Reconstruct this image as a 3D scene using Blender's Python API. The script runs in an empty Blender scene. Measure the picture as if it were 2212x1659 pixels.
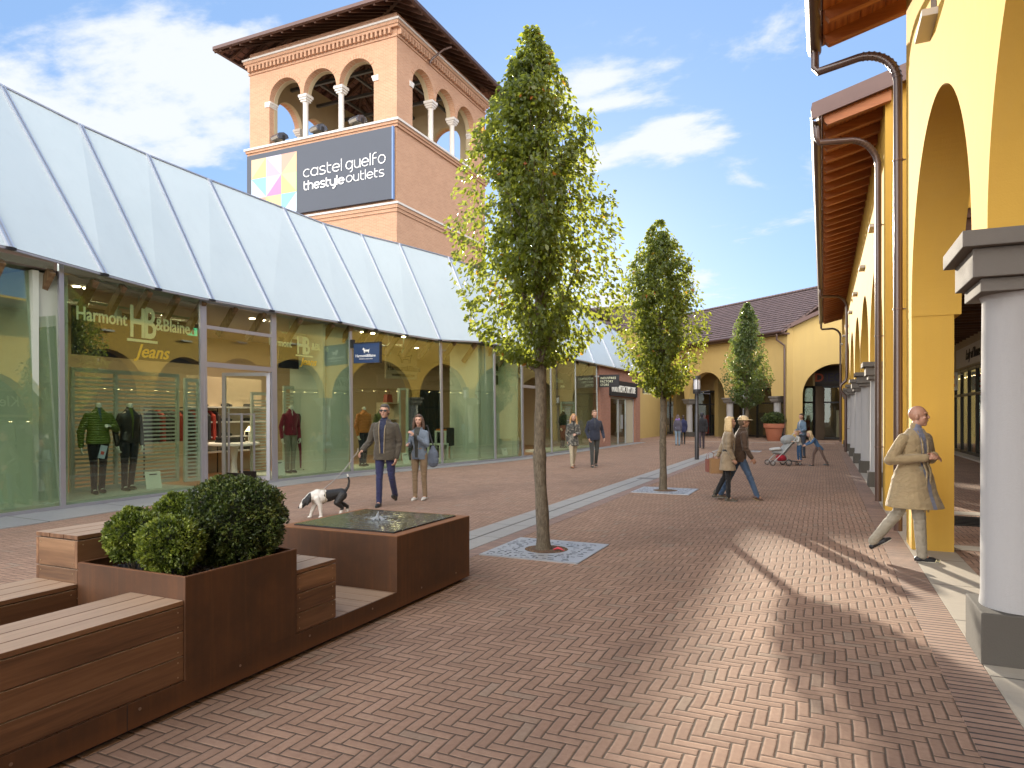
import bpy, bmesh, math, random
import numpy as np
from mathutils import Vector, Matrix, noise as mnoise
R = math.radians
SC = bpy.context.scene
COL = SC.collection
# ---------------------------------------------------------------- camera
# World Y runs along the arcade on the right, X to the right, camera stands at the origin, 1.6 m up.
CAM_A = R(24.5); CS, SN = math.cos(CAM_A), math.sin(CAM_A); F = 1475.0
cam = bpy.data.cameras.new('camera'); cam.lens = 24.0; cam.sensor_width = 36.0
cam.shift_y = 0.03006; cam.clip_end = 2000; cam.clip_start = 0.05
camo = bpy.data.objects.new('camera', cam); COL.objects.link(camo)
camo.location = (0, 0, 1.6); camo.rotation_euler = (R(90), 0, CAM_A); SC.camera = camo
# ---------------------------------------------------------------- world and sun
SUN_EL = R(13.0); SUN_AZ = R(19.8)      # azimuth measured from +Y towards -X
sd = Vector((-math.sin(SUN_AZ) * math.cos(SUN_EL), math.cos(SUN_AZ) * math.cos(SUN_EL), math.sin(SUN_EL)))
W = bpy.data.worlds.new('World'); SC.world = W; W.use_nodes = True
def world():
    nt = W.node_tree; N = nt.nodes; L = nt.links
    N.clear()
    out = N.new('ShaderNodeOutputWorld'); bg = N.new('ShaderNodeBackground')
    sky = N.new('ShaderNodeTexSky'); sky.sky_type = 'NISHITA'; sky.sun_disc = False
    sky.sun_elevation = SUN_EL; sky.sun_rotation = -SUN_AZ
    sky.air_density = 1.0; sky.dust_density = 0.25; sky.ozone_density = 2.5; sky.altitude = 100
    tc = N.new('ShaderNodeTexCoord'); sep = N.new('ShaderNodeSeparateXYZ')
    L.new(tc.outputs['Generated'], sep.inputs[0])
    def m(op, a, b=None, c=None, clamp=False):
        n = N.new('ShaderNodeMath'); n.operation = op; n.use_clamp = clamp
        for i, v in enumerate((a, b, c)):
            if v is None: continue
            if isinstance(v, (int, float)): n.inputs[i].default_value = v
            else: L.new(v, n.inputs[i])
        return n.outputs[0]
    z = m('MAXIMUM', sep.outputs[2], 0.0); zz = m('ADD', z, 0.16)
    px = m('DIVIDE', sep.outputs[0], zz); py = m('DIVIDE', sep.outputs[1], zz)
    cmb = N.new('ShaderNodeCombineXYZ'); L.new(px, cmb.inputs[0]); L.new(py, cmb.inputs[1])
    cmb.inputs[2].default_value = CLOUD_SEED
    mp = N.new('ShaderNodeMapping'); mp.inputs['Rotation'].default_value = (0, 0, R(-25)); mp.inputs['Scale'].default_value = (0.95, 1.35, 1)
    L.new(cmb.outputs[0], mp.inputs[0])
    n1 = N.new('ShaderNodeTexNoise'); n1.inputs['Scale'].default_value = 1.35; n1.inputs['Detail'].default_value = 9; n1.inputs['Roughness'].default_value = 0.58
    n1.inputs['Distortion'].default_value = 0.35
    L.new(mp.outputs[0], n1.inputs[0])
    n2 = N.new('ShaderNodeTexNoise'); n2.inputs['Scale'].default_value = 0.45; n2.inputs['Detail'].default_value = 2
    L.new(mp.outputs[0], n2.inputs[0])
    n3 = N.new('ShaderNodeTexNoise'); n3.inputs['Scale'].default_value = 3.6; n3.inputs['Detail'].default_value = 7; n3.inputs['Roughness'].default_value = 0.6
    L.new(mp.outputs[0], n3.inputs[0])
    # more cloud towards the west (left), little towards the east
    side = m('MULTIPLY', m('SUBTRACT', m('MULTIPLY', sep.outputs[0], -CS), m('MULTIPLY', sep.outputs[1], SN)), 0.085)
    dens = m('ADD', m('ADD', n1.outputs[0], m('MULTIPLY', m('SUBTRACT', n2.outputs[0], 0.5), 0.7)), side)
    back = m('SUBTRACT', 0.0, m('ADD', m('ADD', m('MULTIPLY', sep.outputs[0], sd.x), m('MULTIPLY', sep.outputs[1], sd.y)), m('MULTIPLY', sep.outputs[2], sd.z)))
    dens = m('ADD', dens, m('MULTIPLY', m('SUBTRACT', n3.outputs[0], 0.5), 0.38))
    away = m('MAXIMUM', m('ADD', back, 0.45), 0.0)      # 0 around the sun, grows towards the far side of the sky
    dens = m('ADD', dens, m('MULTIPLY', away, 0.22))  # extra cloud cover added out of frame, part of the sky fill
    rp = N.new('ShaderNodeValToRGB'); rp.color_ramp.elements[0].position = 0.535; rp.color_ramp.elements[1].position = 0.66
    rp.color_ramp.interpolation = 'EASE'
    L.new(dens, rp.inputs[0])
    fac = m('MULTIPLY', rp.outputs[0], 0.93)
    mix = N.new('ShaderNodeMix'); mix.data_type = 'RGBA'
    L.new(fac, mix.inputs['Factor'])
    tint = N.new('ShaderNodeMix'); tint.data_type = 'RGBA'; tint.blend_type = 'MULTIPLY'; tint.inputs['Factor'].default_value = 1
    L.new(sky.outputs[0], tint.inputs['A']); tint.inputs['B'].default_value = (1.0, 1.04, 1.25, 1)
    # thin bright veil that keeps the sun side from turning orange
    veil = N.new('ShaderNodeMix'); veil.data_type = 'RGBA'; veil.inputs['Factor'].default_value = 0.68
    L.new(tint.outputs['Result'], veil.inputs['A']); veil.inputs['B'].default_value = (1.85, 3.0, 4.85, 1)
    L.new(veil.outputs['Result'], mix.inputs['A']); 
    cl = N.new('ShaderNodeMix'); cl.data_type = 'RGBA'; cl.inputs['A'].default_value = (5.0, 5.2, 5.45, 1); cl.inputs['B'].default_value = (30.0, 29.0, 28.0, 1)  # unseen clouds overhead and behind the camera, brightened as added fill for paving
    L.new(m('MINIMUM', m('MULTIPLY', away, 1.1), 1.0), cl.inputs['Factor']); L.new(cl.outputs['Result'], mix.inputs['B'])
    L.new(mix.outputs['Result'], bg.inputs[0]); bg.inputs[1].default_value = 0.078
    L.new(bg.outputs[0], out.inputs[0])
CLOUD_SEED = 9.4
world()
sl = bpy.data.lights.new('sun', 'SUN'); sl.energy = 5.0; sl.angle = R(0.6); sl.color = (1.0, 0.89, 0.72)
so = bpy.data.objects.new('sun', sl); COL.objects.link(so)
so.rotation_euler = (-sd).to_track_quat('-Z', 'Y').to_euler(); so.location = (0, 0, 30)
SC.view_settings.view_transform = 'Standard'; SC.view_settings.look = 'None'
SC.view_settings.exposure = 1.33; SC.view_settings.gamma = 1.0
SC.cycles.max_bounces = 10; SC.cycles.transparent_max_bounces = 24; SC.cycles.diffuse_bounces = 4; SC.cycles.glossy_bounces = 4
SC.cycles.caustics_reflective = False; SC.cycles.caustics_refractive = False
SC.cycles.sample_clamp_indirect = 6.0
# ---------------------------------------------------------------- helpers
def gp(px, py, z=0.0):
    """survey point: where the line of sight to this spot of the photo meets height z"""
    D = F * (1.6 - z) / (py - 896.0); lat = (px - 1106.0) / F * D
    return Vector((-SN * D + CS * lat, CS * D + SN * lat, z))
def tag(o, label=None, cat=None, group=None, kind=None):
    if label: o['label'] = label
    if cat: o['category'] = cat
    if group: o['group'] = group
    if kind: o['kind'] = kind
    return o
def empty(name, loc=(0, 0, 0), rz=0.0, label=None, cat=None, group=None):
    o = bpy.data.objects.new(name, None); COL.objects.link(o)
    o.empty_display_size = 0.2; o.location = loc; o.rotation_euler = (0, 0, rz)
    return tag(o, label, cat, group)
def mat_world(o):
    M = Matrix.LocRotScale(o.location, o.rotation_euler, o.scale)
    return mat_world(o.parent) @ o.matrix_parent_inverse @ M if o.parent else M
def parent_keep(o, p):
    """parent o (built in world coordinates) to p without moving it"""
    o.parent = p; o.matrix_parent_inverse = mat_world(p).inverted()
    return o
def copy_tree(o, parent=None):
    c = o.copy(); COL.objects.link(c)
    if parent: c.parent = parent; c.matrix_parent_inverse = o.matrix_parent_inverse.copy()
    for ch in list(o.children): copy_tree(ch, c)
    return c
class MB:
    def __init__(s): s.v = []; s.f = []; s.t = []; s.mi = []; s.uv = None
    def face(s, idx, t=0.0, m=0): s.f.append(tuple(idx)); s.t.append(t); s.mi.append(m)
    def add(s, vs, fs, t=0.0, m=0):
        b = len(s.v); s.v.extend([tuple(v) for v in vs])
        for f in fs: s.face([b + i for i in f], t, m)
    def box(s, x0, x1, y0, y1, z0, z1, t=0.0, m=0):
        s.add([(x0,y0,z0),(x1,y0,z0),(x1,y1,z0),(x0,y1,z0),(x0,y0,z1),(x1,y0,z1),(x1,y1,z1),(x0,y1,z1)],
              [(0,3,2,1),(4,5,6,7),(0,1,5,4),(1,2,6,5),(2,3,7,6),(3,0,4,7)], t, m)
    def obox(s, c, ax, ay, az, hx, hy, hz, t=0.0, m=0):
        c = Vector(c); ax = Vector(ax).normalized(); ay = Vector(ay).normalized(); az = Vector(az).normalized()
        vs = []
        for k in (-1, 1):
            for (i, j) in ((-1,-1),(1,-1),(1,1),(-1,1)):
                vs.append(c + ax*hx*i + ay*hy*j + az*hz*k)
        s.add(vs, [(0,3,2,1),(4,5,6,7),(0,1,5,4),(1,2,6,5),(2,3,7,6),(3,0,4,7)], t, m)
    def bar(s, a, b, w, h, up=(0,0,1), t=0.0, m=0):
        a = Vector(a); b = Vector(b); d = (b-a); L = d.length
        if L < 1e-6: return
        d.normalize(); up = Vector(up)
        sx = d.cross(up)
        if sx.length < 1e-4: sx = d.cross(Vector((1,0,0)))
        sx.normalize(); u = sx.cross(d).normalized()
        s.obox((a+b)/2, d, sx, u, L/2, w/2, h/2, t, m)
    def prism(s, poly, z0, z1, t=0.0, m=0):
        n = len(poly)
        s.add([(p[0],p[1],z0) for p in poly] + [(p[0],p[1],z1) for p in poly],
              [tuple(range(n))[::-1], tuple(range(n, 2*n))] + [(i,(i+1)%n,n+(i+1)%n,n+i) for i in range(n)], t, m)
    def extr(s, poly, o, u, v, w, L, t=0.0, m=0):
        """polygon in (u,v) plane at o, extruded along w by L"""
        o = Vector(o); u = Vector(u); v = Vector(v); w = Vector(w); n = len(poly)
        a = [o + u*p[0] + v*p[1] for p in poly]; b = [p + w*L for p in a]
        s.add(a+b, [tuple(range(n))[::-1], tuple(range(n,2*n))] + [(i,(i+1)%n,n+(i+1)%n,n+i) for i in range(n)], t, m)
    def tube(s, pts, rad, n=8, t=0.0, m=0, caps=True, flat=None):
        pts = [Vector(p) for p in pts]; k = len(pts)
        if not hasattr(rad, '__len__'): rad = [rad]*k
        rings = []; prev = None
        for i, p in enumerate(pts):
            d = (pts[min(i+1,k-1)] - pts[max(i-1,0)])
            d = d.normalized() if d.length > 1e-9 else Vector((0,0,1))
            if prev is None:
                a = d.cross(Vector((0,0,1)))
                if a.length < 0.1: a = d.cross(Vector((0,1,0)))
                a.normalize()
            else:
                a = prev - d*prev.dot(d)
                if a.length < 1e-5: a = d.orthogonal()
                a.normalize()
            prev = a; bb = d.cross(a)
            r = rad[i]; b0 = len(s.v)
            for j in range(n):
                q = 2*math.pi*j/n
                s.v.append(tuple(p + a*math.cos(q)*r + bb*math.sin(q)*r))
            rings.append(b0)
        for i in range(k-1):
            for j in range(n):
                s.face((rings[i]+j, rings[i]+(j+1)%n, rings[i+1]+(j+1)%n, rings[i+1]+j), t, m)
        if caps:
            s.face([rings[0]+j for j in range(n)][::-1], t, m); s.face([rings[-1]+j for j in range(n)], t, m)
    def lathe(s, prof, n=24, c=(0,0,0), t=0.0, m=0):
        b = []
        for (r, z) in prof:
            b.append(len(s.v))
            for j in range(n):
                q = 2*math.pi*j/n; s.v.append((c[0]+r*math.cos(q), c[1]+r*math.sin(q), c[2]+z))
        for i in range(len(prof)-1):
            for j in range(n):
                s.face((b[i]+j, b[i]+(j+1)%n, b[i+1]+(j+1)%n, b[i+1]+j), t, m)
        s.face([b[0]+j for j in range(n)][::-1], t, m); s.face([b[-1]+j for j in range(n)], t, m)
    def ball(s, c, rx, ry=None, rz=None, n=14, k=9, t=0.0, m=0):
        ry = ry or rx; rz = rz or rx; b = []
        top = len(s.v); s.v.append((c[0], c[1], c[2]+rz))
        for i in range(1, k):
            th = math.pi*i/k; b.append(len(s.v))
            for j in range(n):
                q = 2*math.pi*j/n
                s.v.append((c[0]+rx*math.sin(th)*math.cos(q), c[1]+ry*math.sin(th)*math.sin(q), c[2]+rz*math.cos(th)))
        bot = len(s.v); s.v.append((c[0], c[1], c[2]-rz))
        for j in range(n):
            s.face((top, b[0]+j, b[0]+(j+1)%n), t, m)
            s.face((bot, b[-1]+(j+1)%n, b[-1]+j), t, m)
        for i in range(len(b)-1):
            for j in range(n): s.face((b[i]+j, b[i+1]+j, b[i+1]+(j+1)%n, b[i]+(j+1)%n), t, m)
    def build(s, name, mat, parent=None, smooth=False, ang=35, bevel=0.0, label=None, cat=None, group=None, kind=None, local=False):
        me = bpy.data.meshes.new(name); me.from_pydata(s.v, [], s.f)
        mats = mat if isinstance(mat, (list, tuple)) else [mat]
        for q in mats: me.materials.append(q)
        if len(mats) > 1: me.polygons.foreach_set('material_index', s.mi)
        if any(s.t):
            at = me.attributes.new('tone', 'FLOAT', 'FACE'); at.data.foreach_set('value', s.t)
        if smooth:
            me.polygons.foreach_set('use_smooth', [True]*len(me.polygons)); me.set_sharp_from_angle(angle=R(ang))
        me.update()
        o = bpy.data.objects.new(name, me); COL.objects.link(o)
        if bevel:
            b = o.modifiers.new('bevel', 'BEVEL'); b.width = bevel; b.segments = 2; b.limit_method = 'ANGLE'; b.angle_limit = R(40)
        if parent:
            if local: o.parent = parent
            else: parent_keep(o, parent)
        return tag(o, label, cat, group, kind)
# ---------------------------------------------------------------- materials
class NT:
    def __init__(s, name):
        s.m = bpy.data.materials.new(name); s.m.use_nodes = True; s.nt = s.m.node_tree; s.N = s.nt.nodes; s.L = s.nt.links
        s.p = s.N['Principled BSDF']; s.out = s.N['Material Output']
    def n(s, t, **k):
        x = s.N.new(t)
        for a, b in k.items(): setattr(x, a, b)
        return x
    def put(s, inp, v):
        if isinstance(v, bpy.types.NodeSocket): s.L.new(v, inp)
        else: inp.default_value = v
    def math(s, op, a, b=None, c=None, clamp=False):
        x = s.n('ShaderNodeMath', operation=op, use_clamp=clamp)
        for i, v in enumerate((a, b, c)):
            if v is not None: s.put(x.inputs[i], v)
        return x.outputs[0]
    def coord(s, kind='Object', scale=(1,1,1), rot=(0,0,0), loc=(0,0,0)):
        tc = s.n('ShaderNodeTexCoord'); mp = s.n('ShaderNodeMapping')
        mp.inputs['Scale'].default_value = scale; mp.inputs['Rotation'].default_value = rot; mp.inputs['Location'].default_value = loc
        s.L.new(tc.outputs[kind], mp.inputs[0]); return mp.outputs[0]
    def noise(s, vec, scale=5, detail=4, rough=0.5, dist=0.0):
        x = s.n('ShaderNodeTexNoise'); s.put(x.inputs['Vector'], vec); x.inputs['Scale'].default_value = scale
        x.inputs['Detail'].default_value = detail; x.inputs['Roughness'].default_value = rough; x.inputs['Distortion'].default_value = dist
        return x.outputs[0]
    def ramp(s, fac, stops, interp='LINEAR'):
        x = s.n('ShaderNodeValToRGB'); cr = x.color_ramp; cr.interpolation = interp
        while len(cr.elements) > 1: cr.elements.remove(cr.elements[-1])
        cr.elements[0].position = stops[0][0]; cr.elements[0].color = stops[0][1]
        for p, c in stops[1:]:
            e = cr.elements.new(p); e.color = c
        s.L.new(fac, x.inputs[0]); return x.outputs[0]
    def mix(s, f, a, b, blend='MIX'):
        x = s.n('ShaderNodeMix', data_type='RGBA', blend_type=blend)
        s.put(x.inputs['Factor'], f); s.put(x.inputs['A'], a); s.put(x.inputs['B'], b); return x.outputs['Result']
    def bump(s, h, strength=0.3, dist=0.01, normal=None):
        x = s.n('ShaderNodeBump'); s.put(x.inputs['Height'], h); x.inputs['Strength'].default_value = strength; x.inputs['Distance'].default_value = dist
        if normal is not None: s.L.new(normal, x.inputs['Normal'])
        s.L.new(x.outputs[0], s.p.inputs['Normal']); return x.outputs[0]
    def tone(s):
        x = s.n('ShaderNodeAttribute', attribute_name='tone'); return x.outputs['Fac']
def c4(c): return (c[0], c[1], c[2], 1.0)
MC = {}
def plain(name, col, rough=0.5, metal=0.0, var=0.08, nscale=6.0, bump=0.0, bscale=60.0, spec=0.5, coat=0.0):
    if name in MC: return MC[name]
    s = NT(name); v = s.coord()
    if var:
        nz = s.noise(v, nscale, 4, 0.6)
        s.put(s.p.inputs['Base Color'], s.mix(nz, c4([x*(1-var) for x in col]), c4([min(1, x*(1+var)) for x in col])))
    else: s.p.inputs['Base Color'].default_value = c4(col)
    s.p.inputs['Roughness'].default_value = rough; s.p.inputs['Metallic'].default_value = metal
    s.p.inputs['Specular IOR Level'].default_value = spec; s.p.inputs['Coat Weight'].default_value = coat
    if bump: s.bump(s.noise(v, bscale, 3, 0.6), bump, 0.01)
    MC[name] = s.m; return s.m
def emis(name, col, st):
    if name in MC: return MC[name]
    s = NT(name); s.p.inputs['Base Color'].default_value = c4(col); s.p.inputs['Emission Color'].default_value = c4(col)
    s.p.inputs['Emission Strength'].default_value = st; MC[name] = s.m; return s.m
def plaster(name, col, dark=0.82):
    if name in MC: return MC[name]
    s = NT(name); v = s.coord()
    big = s.noise(v, 0.6, 5, 0.6); st = s.noise(s.coord(scale=(3, 3, 0.25)), 1.2, 5, 0.65); fine = s.noise(v, 45, 4, 0.7)
    c = s.mix(big, c4([x*dark for x in col]), c4(col))
    c = s.mix(s.math('MULTIPLY', s.ramp(st, [(0.45,(0,0,0,1)),(0.72,(1,1,1,1))]), 0.36), c, c4([x*0.76+0.02 for x in col]))
    blot = s.ramp(s.noise(v, 2.6, 6, 0.7, 0.7), [(0.55,(0,0,0,1)),(0.7,(1,1,1,1))]); c = s.mix(s.math('MULTIPLY', blot, 0.22), c, c4([x*0.8+0.04 for x in col]))
    s.put(s.p.inputs['Base Color'], s.mix(s.math('MULTIPLY', fine, 0.22), c, c4([x*0.75 for x in col])))
    s.p.inputs['Roughness'].default_value = 0.9; s.p.inputs['Specular IOR Level'].default_value = 0.25
    s.bump(s.math('ADD', s.noise(v, 90, 4, 0.7), s.math('MULTIPLY', big, 0.6)), 0.35, 0.006)
    MC[name] = s.m; return s.m
def brick_mat(name, c1, c2, mortar, bw=0.25, bh=0.065):
    s = NT(name); tc = s.n('ShaderNodeTexCoord'); sp = s.n('ShaderNodeSeparateXYZ'); s.L.new(tc.outputs['Object'], sp.inputs[0])
    cb = s.n('ShaderNodeCombineXYZ'); s.L.new(s.math('ADD', sp.outputs[0], sp.outputs[1]), cb.inputs[0]); s.L.new(sp.outputs[2], cb.inputs[1])
    b = s.n('ShaderNodeTexBrick'); s.L.new(cb.outputs[0], b.inputs[0]); b.inputs['Scale'].default_value = 1
    b.inputs['Brick Width'].default_value = bw; b.inputs['Row Height'].default_value = bh; b.inputs['Mortar Size'].default_value = 0.007
    b.inputs['Mortar Smooth'].default_value = 0.3; b.inputs['Bias'].default_value = 0.0
    b.inputs['Color1'].default_value = c4(c1); b.inputs['Color2'].default_value = c4(c2); b.inputs['Mortar'].default_value = c4(mortar)
    nz = s.noise(tc.outputs['Object'], 1.3, 6, 0.65); n2 = s.noise(tc.outputs['Object'], 30, 3, 0.6)
    c = s.mix(s.math('MULTIPLY', nz, 0.55), b.outputs[0], c4([x*0.62 for x in c1])); c = s.mix(s.math('MULTIPLY', n2, 0.25), c, c4(mortar))
    s.put(s.p.inputs['Base Color'], c); s.p.inputs['Roughness'].default_value = 0.92
    s.bump(s.math('SUBTRACT', s.math('MULTIPLY', n2, 0.3), b.outputs[1]), 0.5, 0.008)
    MC[name] = s.m; return s.m
def herring():
    s = NT('brick_paving'); Wd = 0.0667
    tc = s.n('ShaderNodeTexCoord'); sp = s.n('ShaderNodeSeparateXYZ'); s.L.new(tc.outputs['Object'], sp.inputs[0])
    M = s.math
    wob = s.noise(tc.outputs['Object'], 1.1, 3, 0.5)
    wx = M('ADD', M('DIVIDE', sp.outputs[0], Wd), M('MULTIPLY', M('SUBTRACT', wob, 0.5), 0.9))
    wy = M('ADD', M('DIVIDE', sp.outputs[1], Wd), M('MULTIPLY', M('SUBTRACT', s.noise(tc.outputs['Object'], 0.9, 3, 0.5), 0.5), 0.9))
    i = M('FLOOR', wx); j = M('FLOOR', wy); fx = M('SUBTRACT', wx, i); fy = M('SUBTRACT', wy, j)
    k = M('FLOORED_MODULO', M('SUBTRACT', i, j), 6.0)
    hor = M('LESS_THAN', M('ADD', k, 0.5), 3.0)
    # horizontal brick
    hx = M('ADD', fx, k); hd = M('MINIMUM', M('MINIMUM', hx, M('SUBTRACT', 3.0, hx)), M('MINIMUM', fy, M('SUBTRACT', 1.0, fy)))
    q = M('SUBTRACT', 5.0, k); vy = M('ADD', fy, q)
    vd = M('MINIMUM', M('MINIMUM', vy, M('SUBTRACT', 3.0, vy)), M('MINIMUM', fx, M('SUBTRACT', 1.0, fx)))
    d = M('ADD', M('MULTIPLY', hor, hd), M('MULTIPLY', M('SUBTRACT', 1.0, hor), vd))
    ci = M('ADD', M('MULTIPLY', hor, M('SUBTRACT', i, k)), M('MULTIPLY', M('SUBTRACT', 1.0, hor), i))
    cj = M('ADD', M('MULTIPLY', hor, j), M('MULTIPLY', M('SUBTRACT', 1.0, hor), M('SUBTRACT', j, q)))
    cb = s.n('ShaderNodeCombineXYZ'); s.L.new(ci, cb.inputs[0]); s.L.new(cj, cb.inputs[1]); s.L.new(hor, cb.inputs[2])
    wn = s.n('ShaderNodeTexWhiteNoise', noise_dimensions='3D'); s.L.new(cb.outputs[0], wn.inputs[0])
    v = tc.outputs['Object']
    gr = s.noise(v, 260, 3, 0.75); med = s.noise(v, 26, 5, 0.65); big = s.noise(v, 0.8, 5, 0.6)
    base = s.ramp(wn.outputs[0], [(0.0, (0.305,0.202,0.142,1)), (0.35, (0.345,0.228,0.160,1)), (0.7, (0.385,0.255,0.178,1)), (0.93, (0.415,0.28,0.2,1)), (0.96, (0.32,0.245,0.178,1)), (1.0, (0.335,0.262,0.195,1))])
    base = s.mix(M('MULTIPLY', gr, 0.5), base, (0.30,0.185,0.14,1))
    base = s.mix(M('MULTIPLY', s.ramp(med, [(0.35,(0,0,0,1)),(0.75,(1,1,1,1))]), 0.4), base, (0.16,0.085,0.062,1))
    base = s.mix(M('MULTIPLY', s.ramp(s.noise(v, 420, 2, 0.5), [(0.63,(0,0,0,1)),(0.70,(1,1,1,1))]), 0.22), base, (0.5,0.4,0.32,1))
    base = s.mix(M('MULTIPLY', s.ramp(big, [(0.45,(0,0,0,1)),(0.8,(1,1,1,1))]), 0.35), base, (0.21,0.14,0.11,1))
    dirt = s.ramp(s.noise(v, 0.45, 7, 0.7, 0.8), [(0.44,(0,0,0,1)),(0.68,(1,1,1,1))]); base = s.mix(M('MULTIPLY', dirt, 0.30), base, (0.15,0.105,0.08,1))
    scuff = s.ramp(s.noise(v, 2.3, 6, 0.75, 1.0), [(0.58,(0,0,0,1)),(0.72,(1,1,1,1))]); base = s.mix(M('MULTIPLY', scuff, 0.18), base, (0.43,0.35,0.28,1))
    vo = s.n('ShaderNodeTexVoronoi'); s.L.new(v, vo.inputs[0]); vo.inputs['Scale'].default_value = 1.7
    spot = s.ramp(vo.outputs['Distance'], [(0.0,(1,1,1,1)),(0.022,(1,1,1,1)),(0.035,(0,0,0,1))]); base = s.mix(M('MULTIPLY', spot, 0.5), base, (0.10,0.08,0.065,1))
    jw = M('ADD', 0.0, M('MULTIPLY', med, 0.08))
    joint = s.ramp(M('SUBTRACT', d, jw), [(0.0,(1,1,1,1)),(0.05,(0,0,0,1))])
    col = s.mix(joint, base, (0.10,0.075,0.058,1))
    s.put(s.p.inputs['Base Color'], col)
    h = s.ramp(d, [(0.0,(0,0,0,1)),(0.05,(0.05,0.05,0.05,1)),(0.14,(0.85,0.85,0.85,1)),(0.22,(1,1,1,1))])
    lift = M('MULTIPLY', wn.outputs[0], 0.30)
    hh = M('ADD', M('ADD', h, lift), M('ADD', M('MULTIPLY', gr, 0.16), M('MULTIPLY', med, 0.18)))
    s.bump(hh, 1.0, 0.0045)
    s.p.inputs['Roughness'].default_value = 0.92; s.p.inputs['Specular IOR Level'].default_value = 0.12
    MC['paving'] = s.m; return s.m
def soldier(name='soldier_course', axis=1):
    s = NT(name); tc = s.n('ShaderNodeTexCoord'); sp = s.n('ShaderNodeSeparateXYZ'); s.L.new(tc.outputs['Object'], sp.inputs[0]); M = s.math
    w = M('DIVIDE', sp.outputs[axis], 0.068); i = M('FLOOR', w); f = M('SUBTRACT', w, i); d = M('MINIMUM', f, M('SUBTRACT', 1.0, f))
    wn = s.n('ShaderNodeTexWhiteNoise', noise_dimensions='1D'); s.L.new(i, wn.inputs['W']); v = tc.outputs['Object']
    gr = s.noise(v, 260, 3, 0.75); med = s.noise(v, 20, 4, 0.6)
    base = s.ramp(wn.outputs[0], [(0.0,(0.25,0.16,0.115,1)),(0.5,(0.32,0.205,0.145,1)),(1.0,(0.38,0.245,0.175,1))])
    base = s.mix(M('MULTIPLY', gr, 0.5), base, (0.3,0.19,0.14,1)); base = s.mix(M('MULTIPLY', med, 0.4), base, (0.17,0.09,0.065,1))
    col = s.mix(s.ramp(M('SUBTRACT', d, M('MULTIPLY', med, 0.1)), [(0.04,(1,1,1,1)),(0.09,(0,0,0,1))]), base, (0.04,0.03,0.025,1))
    s.put(s.p.inputs['Base Color'], col); s.p.inputs['Roughness'].default_value = 0.62
    h = s.ramp(d, [(0.03,(0,0,0,1)),(0.16,(1,1,1,1))])
    s.bump(M('ADD', M('ADD', h, M('MULTIPLY', wn.outputs[0], 0.3)), M('MULTIPLY', gr, 0.15)), 1.0, 0.006); return s.m
def stone(name, col, slab=0.0, axis=1):
    s = NT(name); tc = s.n('ShaderNodeTexCoord'); v = tc.outputs['Object']
    b = s.noise(v, 2.2, 6, 0.65); f = s.noise(v, 70, 4, 0.7)
    c = s.mix(b, c4([x*0.78 for x in col]), c4([min(1,x*1.1) for x in col])); c = s.mix(s.math('MULTIPLY', f, 0.3), c, c4([x*0.7 for x in col]))
    ve = s.ramp(s.noise(s.coord(scale=(1,3,1), rot=(0,0,0.5)), 3.0, 6, 0.7, 0.6), [(0.47,(0,0,0,1)),(0.5,(1,1,1,1)),(0.53,(0,0,0,1))])
    c = s.mix(s.math('MULTIPLY', ve, 0.25), c, c4([x*0.6 for x in col]))
    h = s.math('MULTIPLY', f, 0.3)
    if slab:
        sp = s.n('ShaderNodeSeparateXYZ'); s.L.new(v, sp.inputs[0]); w = s.math('DIVIDE', sp.outputs[axis], slab); i = s.math('FLOOR', w)
        g = s.math('SUBTRACT', w, i); d = s.math('MINIMUM', g, s.math('SUBTRACT', 1.0, g))
        j = s.ramp(d, [(0.0,(1,1,1,1)),(0.005,(1,1,1,1)),(0.009,(0,0,0,1))]); c = s.mix(j, c, (0.05,0.045,0.04,1))
        wn = s.n('ShaderNodeTexWhiteNoise', noise_dimensions='1D'); s.L.new(i, wn.inputs['W'])
        c = s.mix(s.math('MULTIPLY', wn.outputs[0], 0.25), c, c4([x*0.75 for x in col]))
        h = s.math('SUBTRACT', h, j)
    s.put(s.p.inputs['Base Color'], c); s.p.inputs['Roughness'].default_value = 0.6; s.bump(h, 0.4, 0.004); MC[name] = s.m; return s.m
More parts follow.
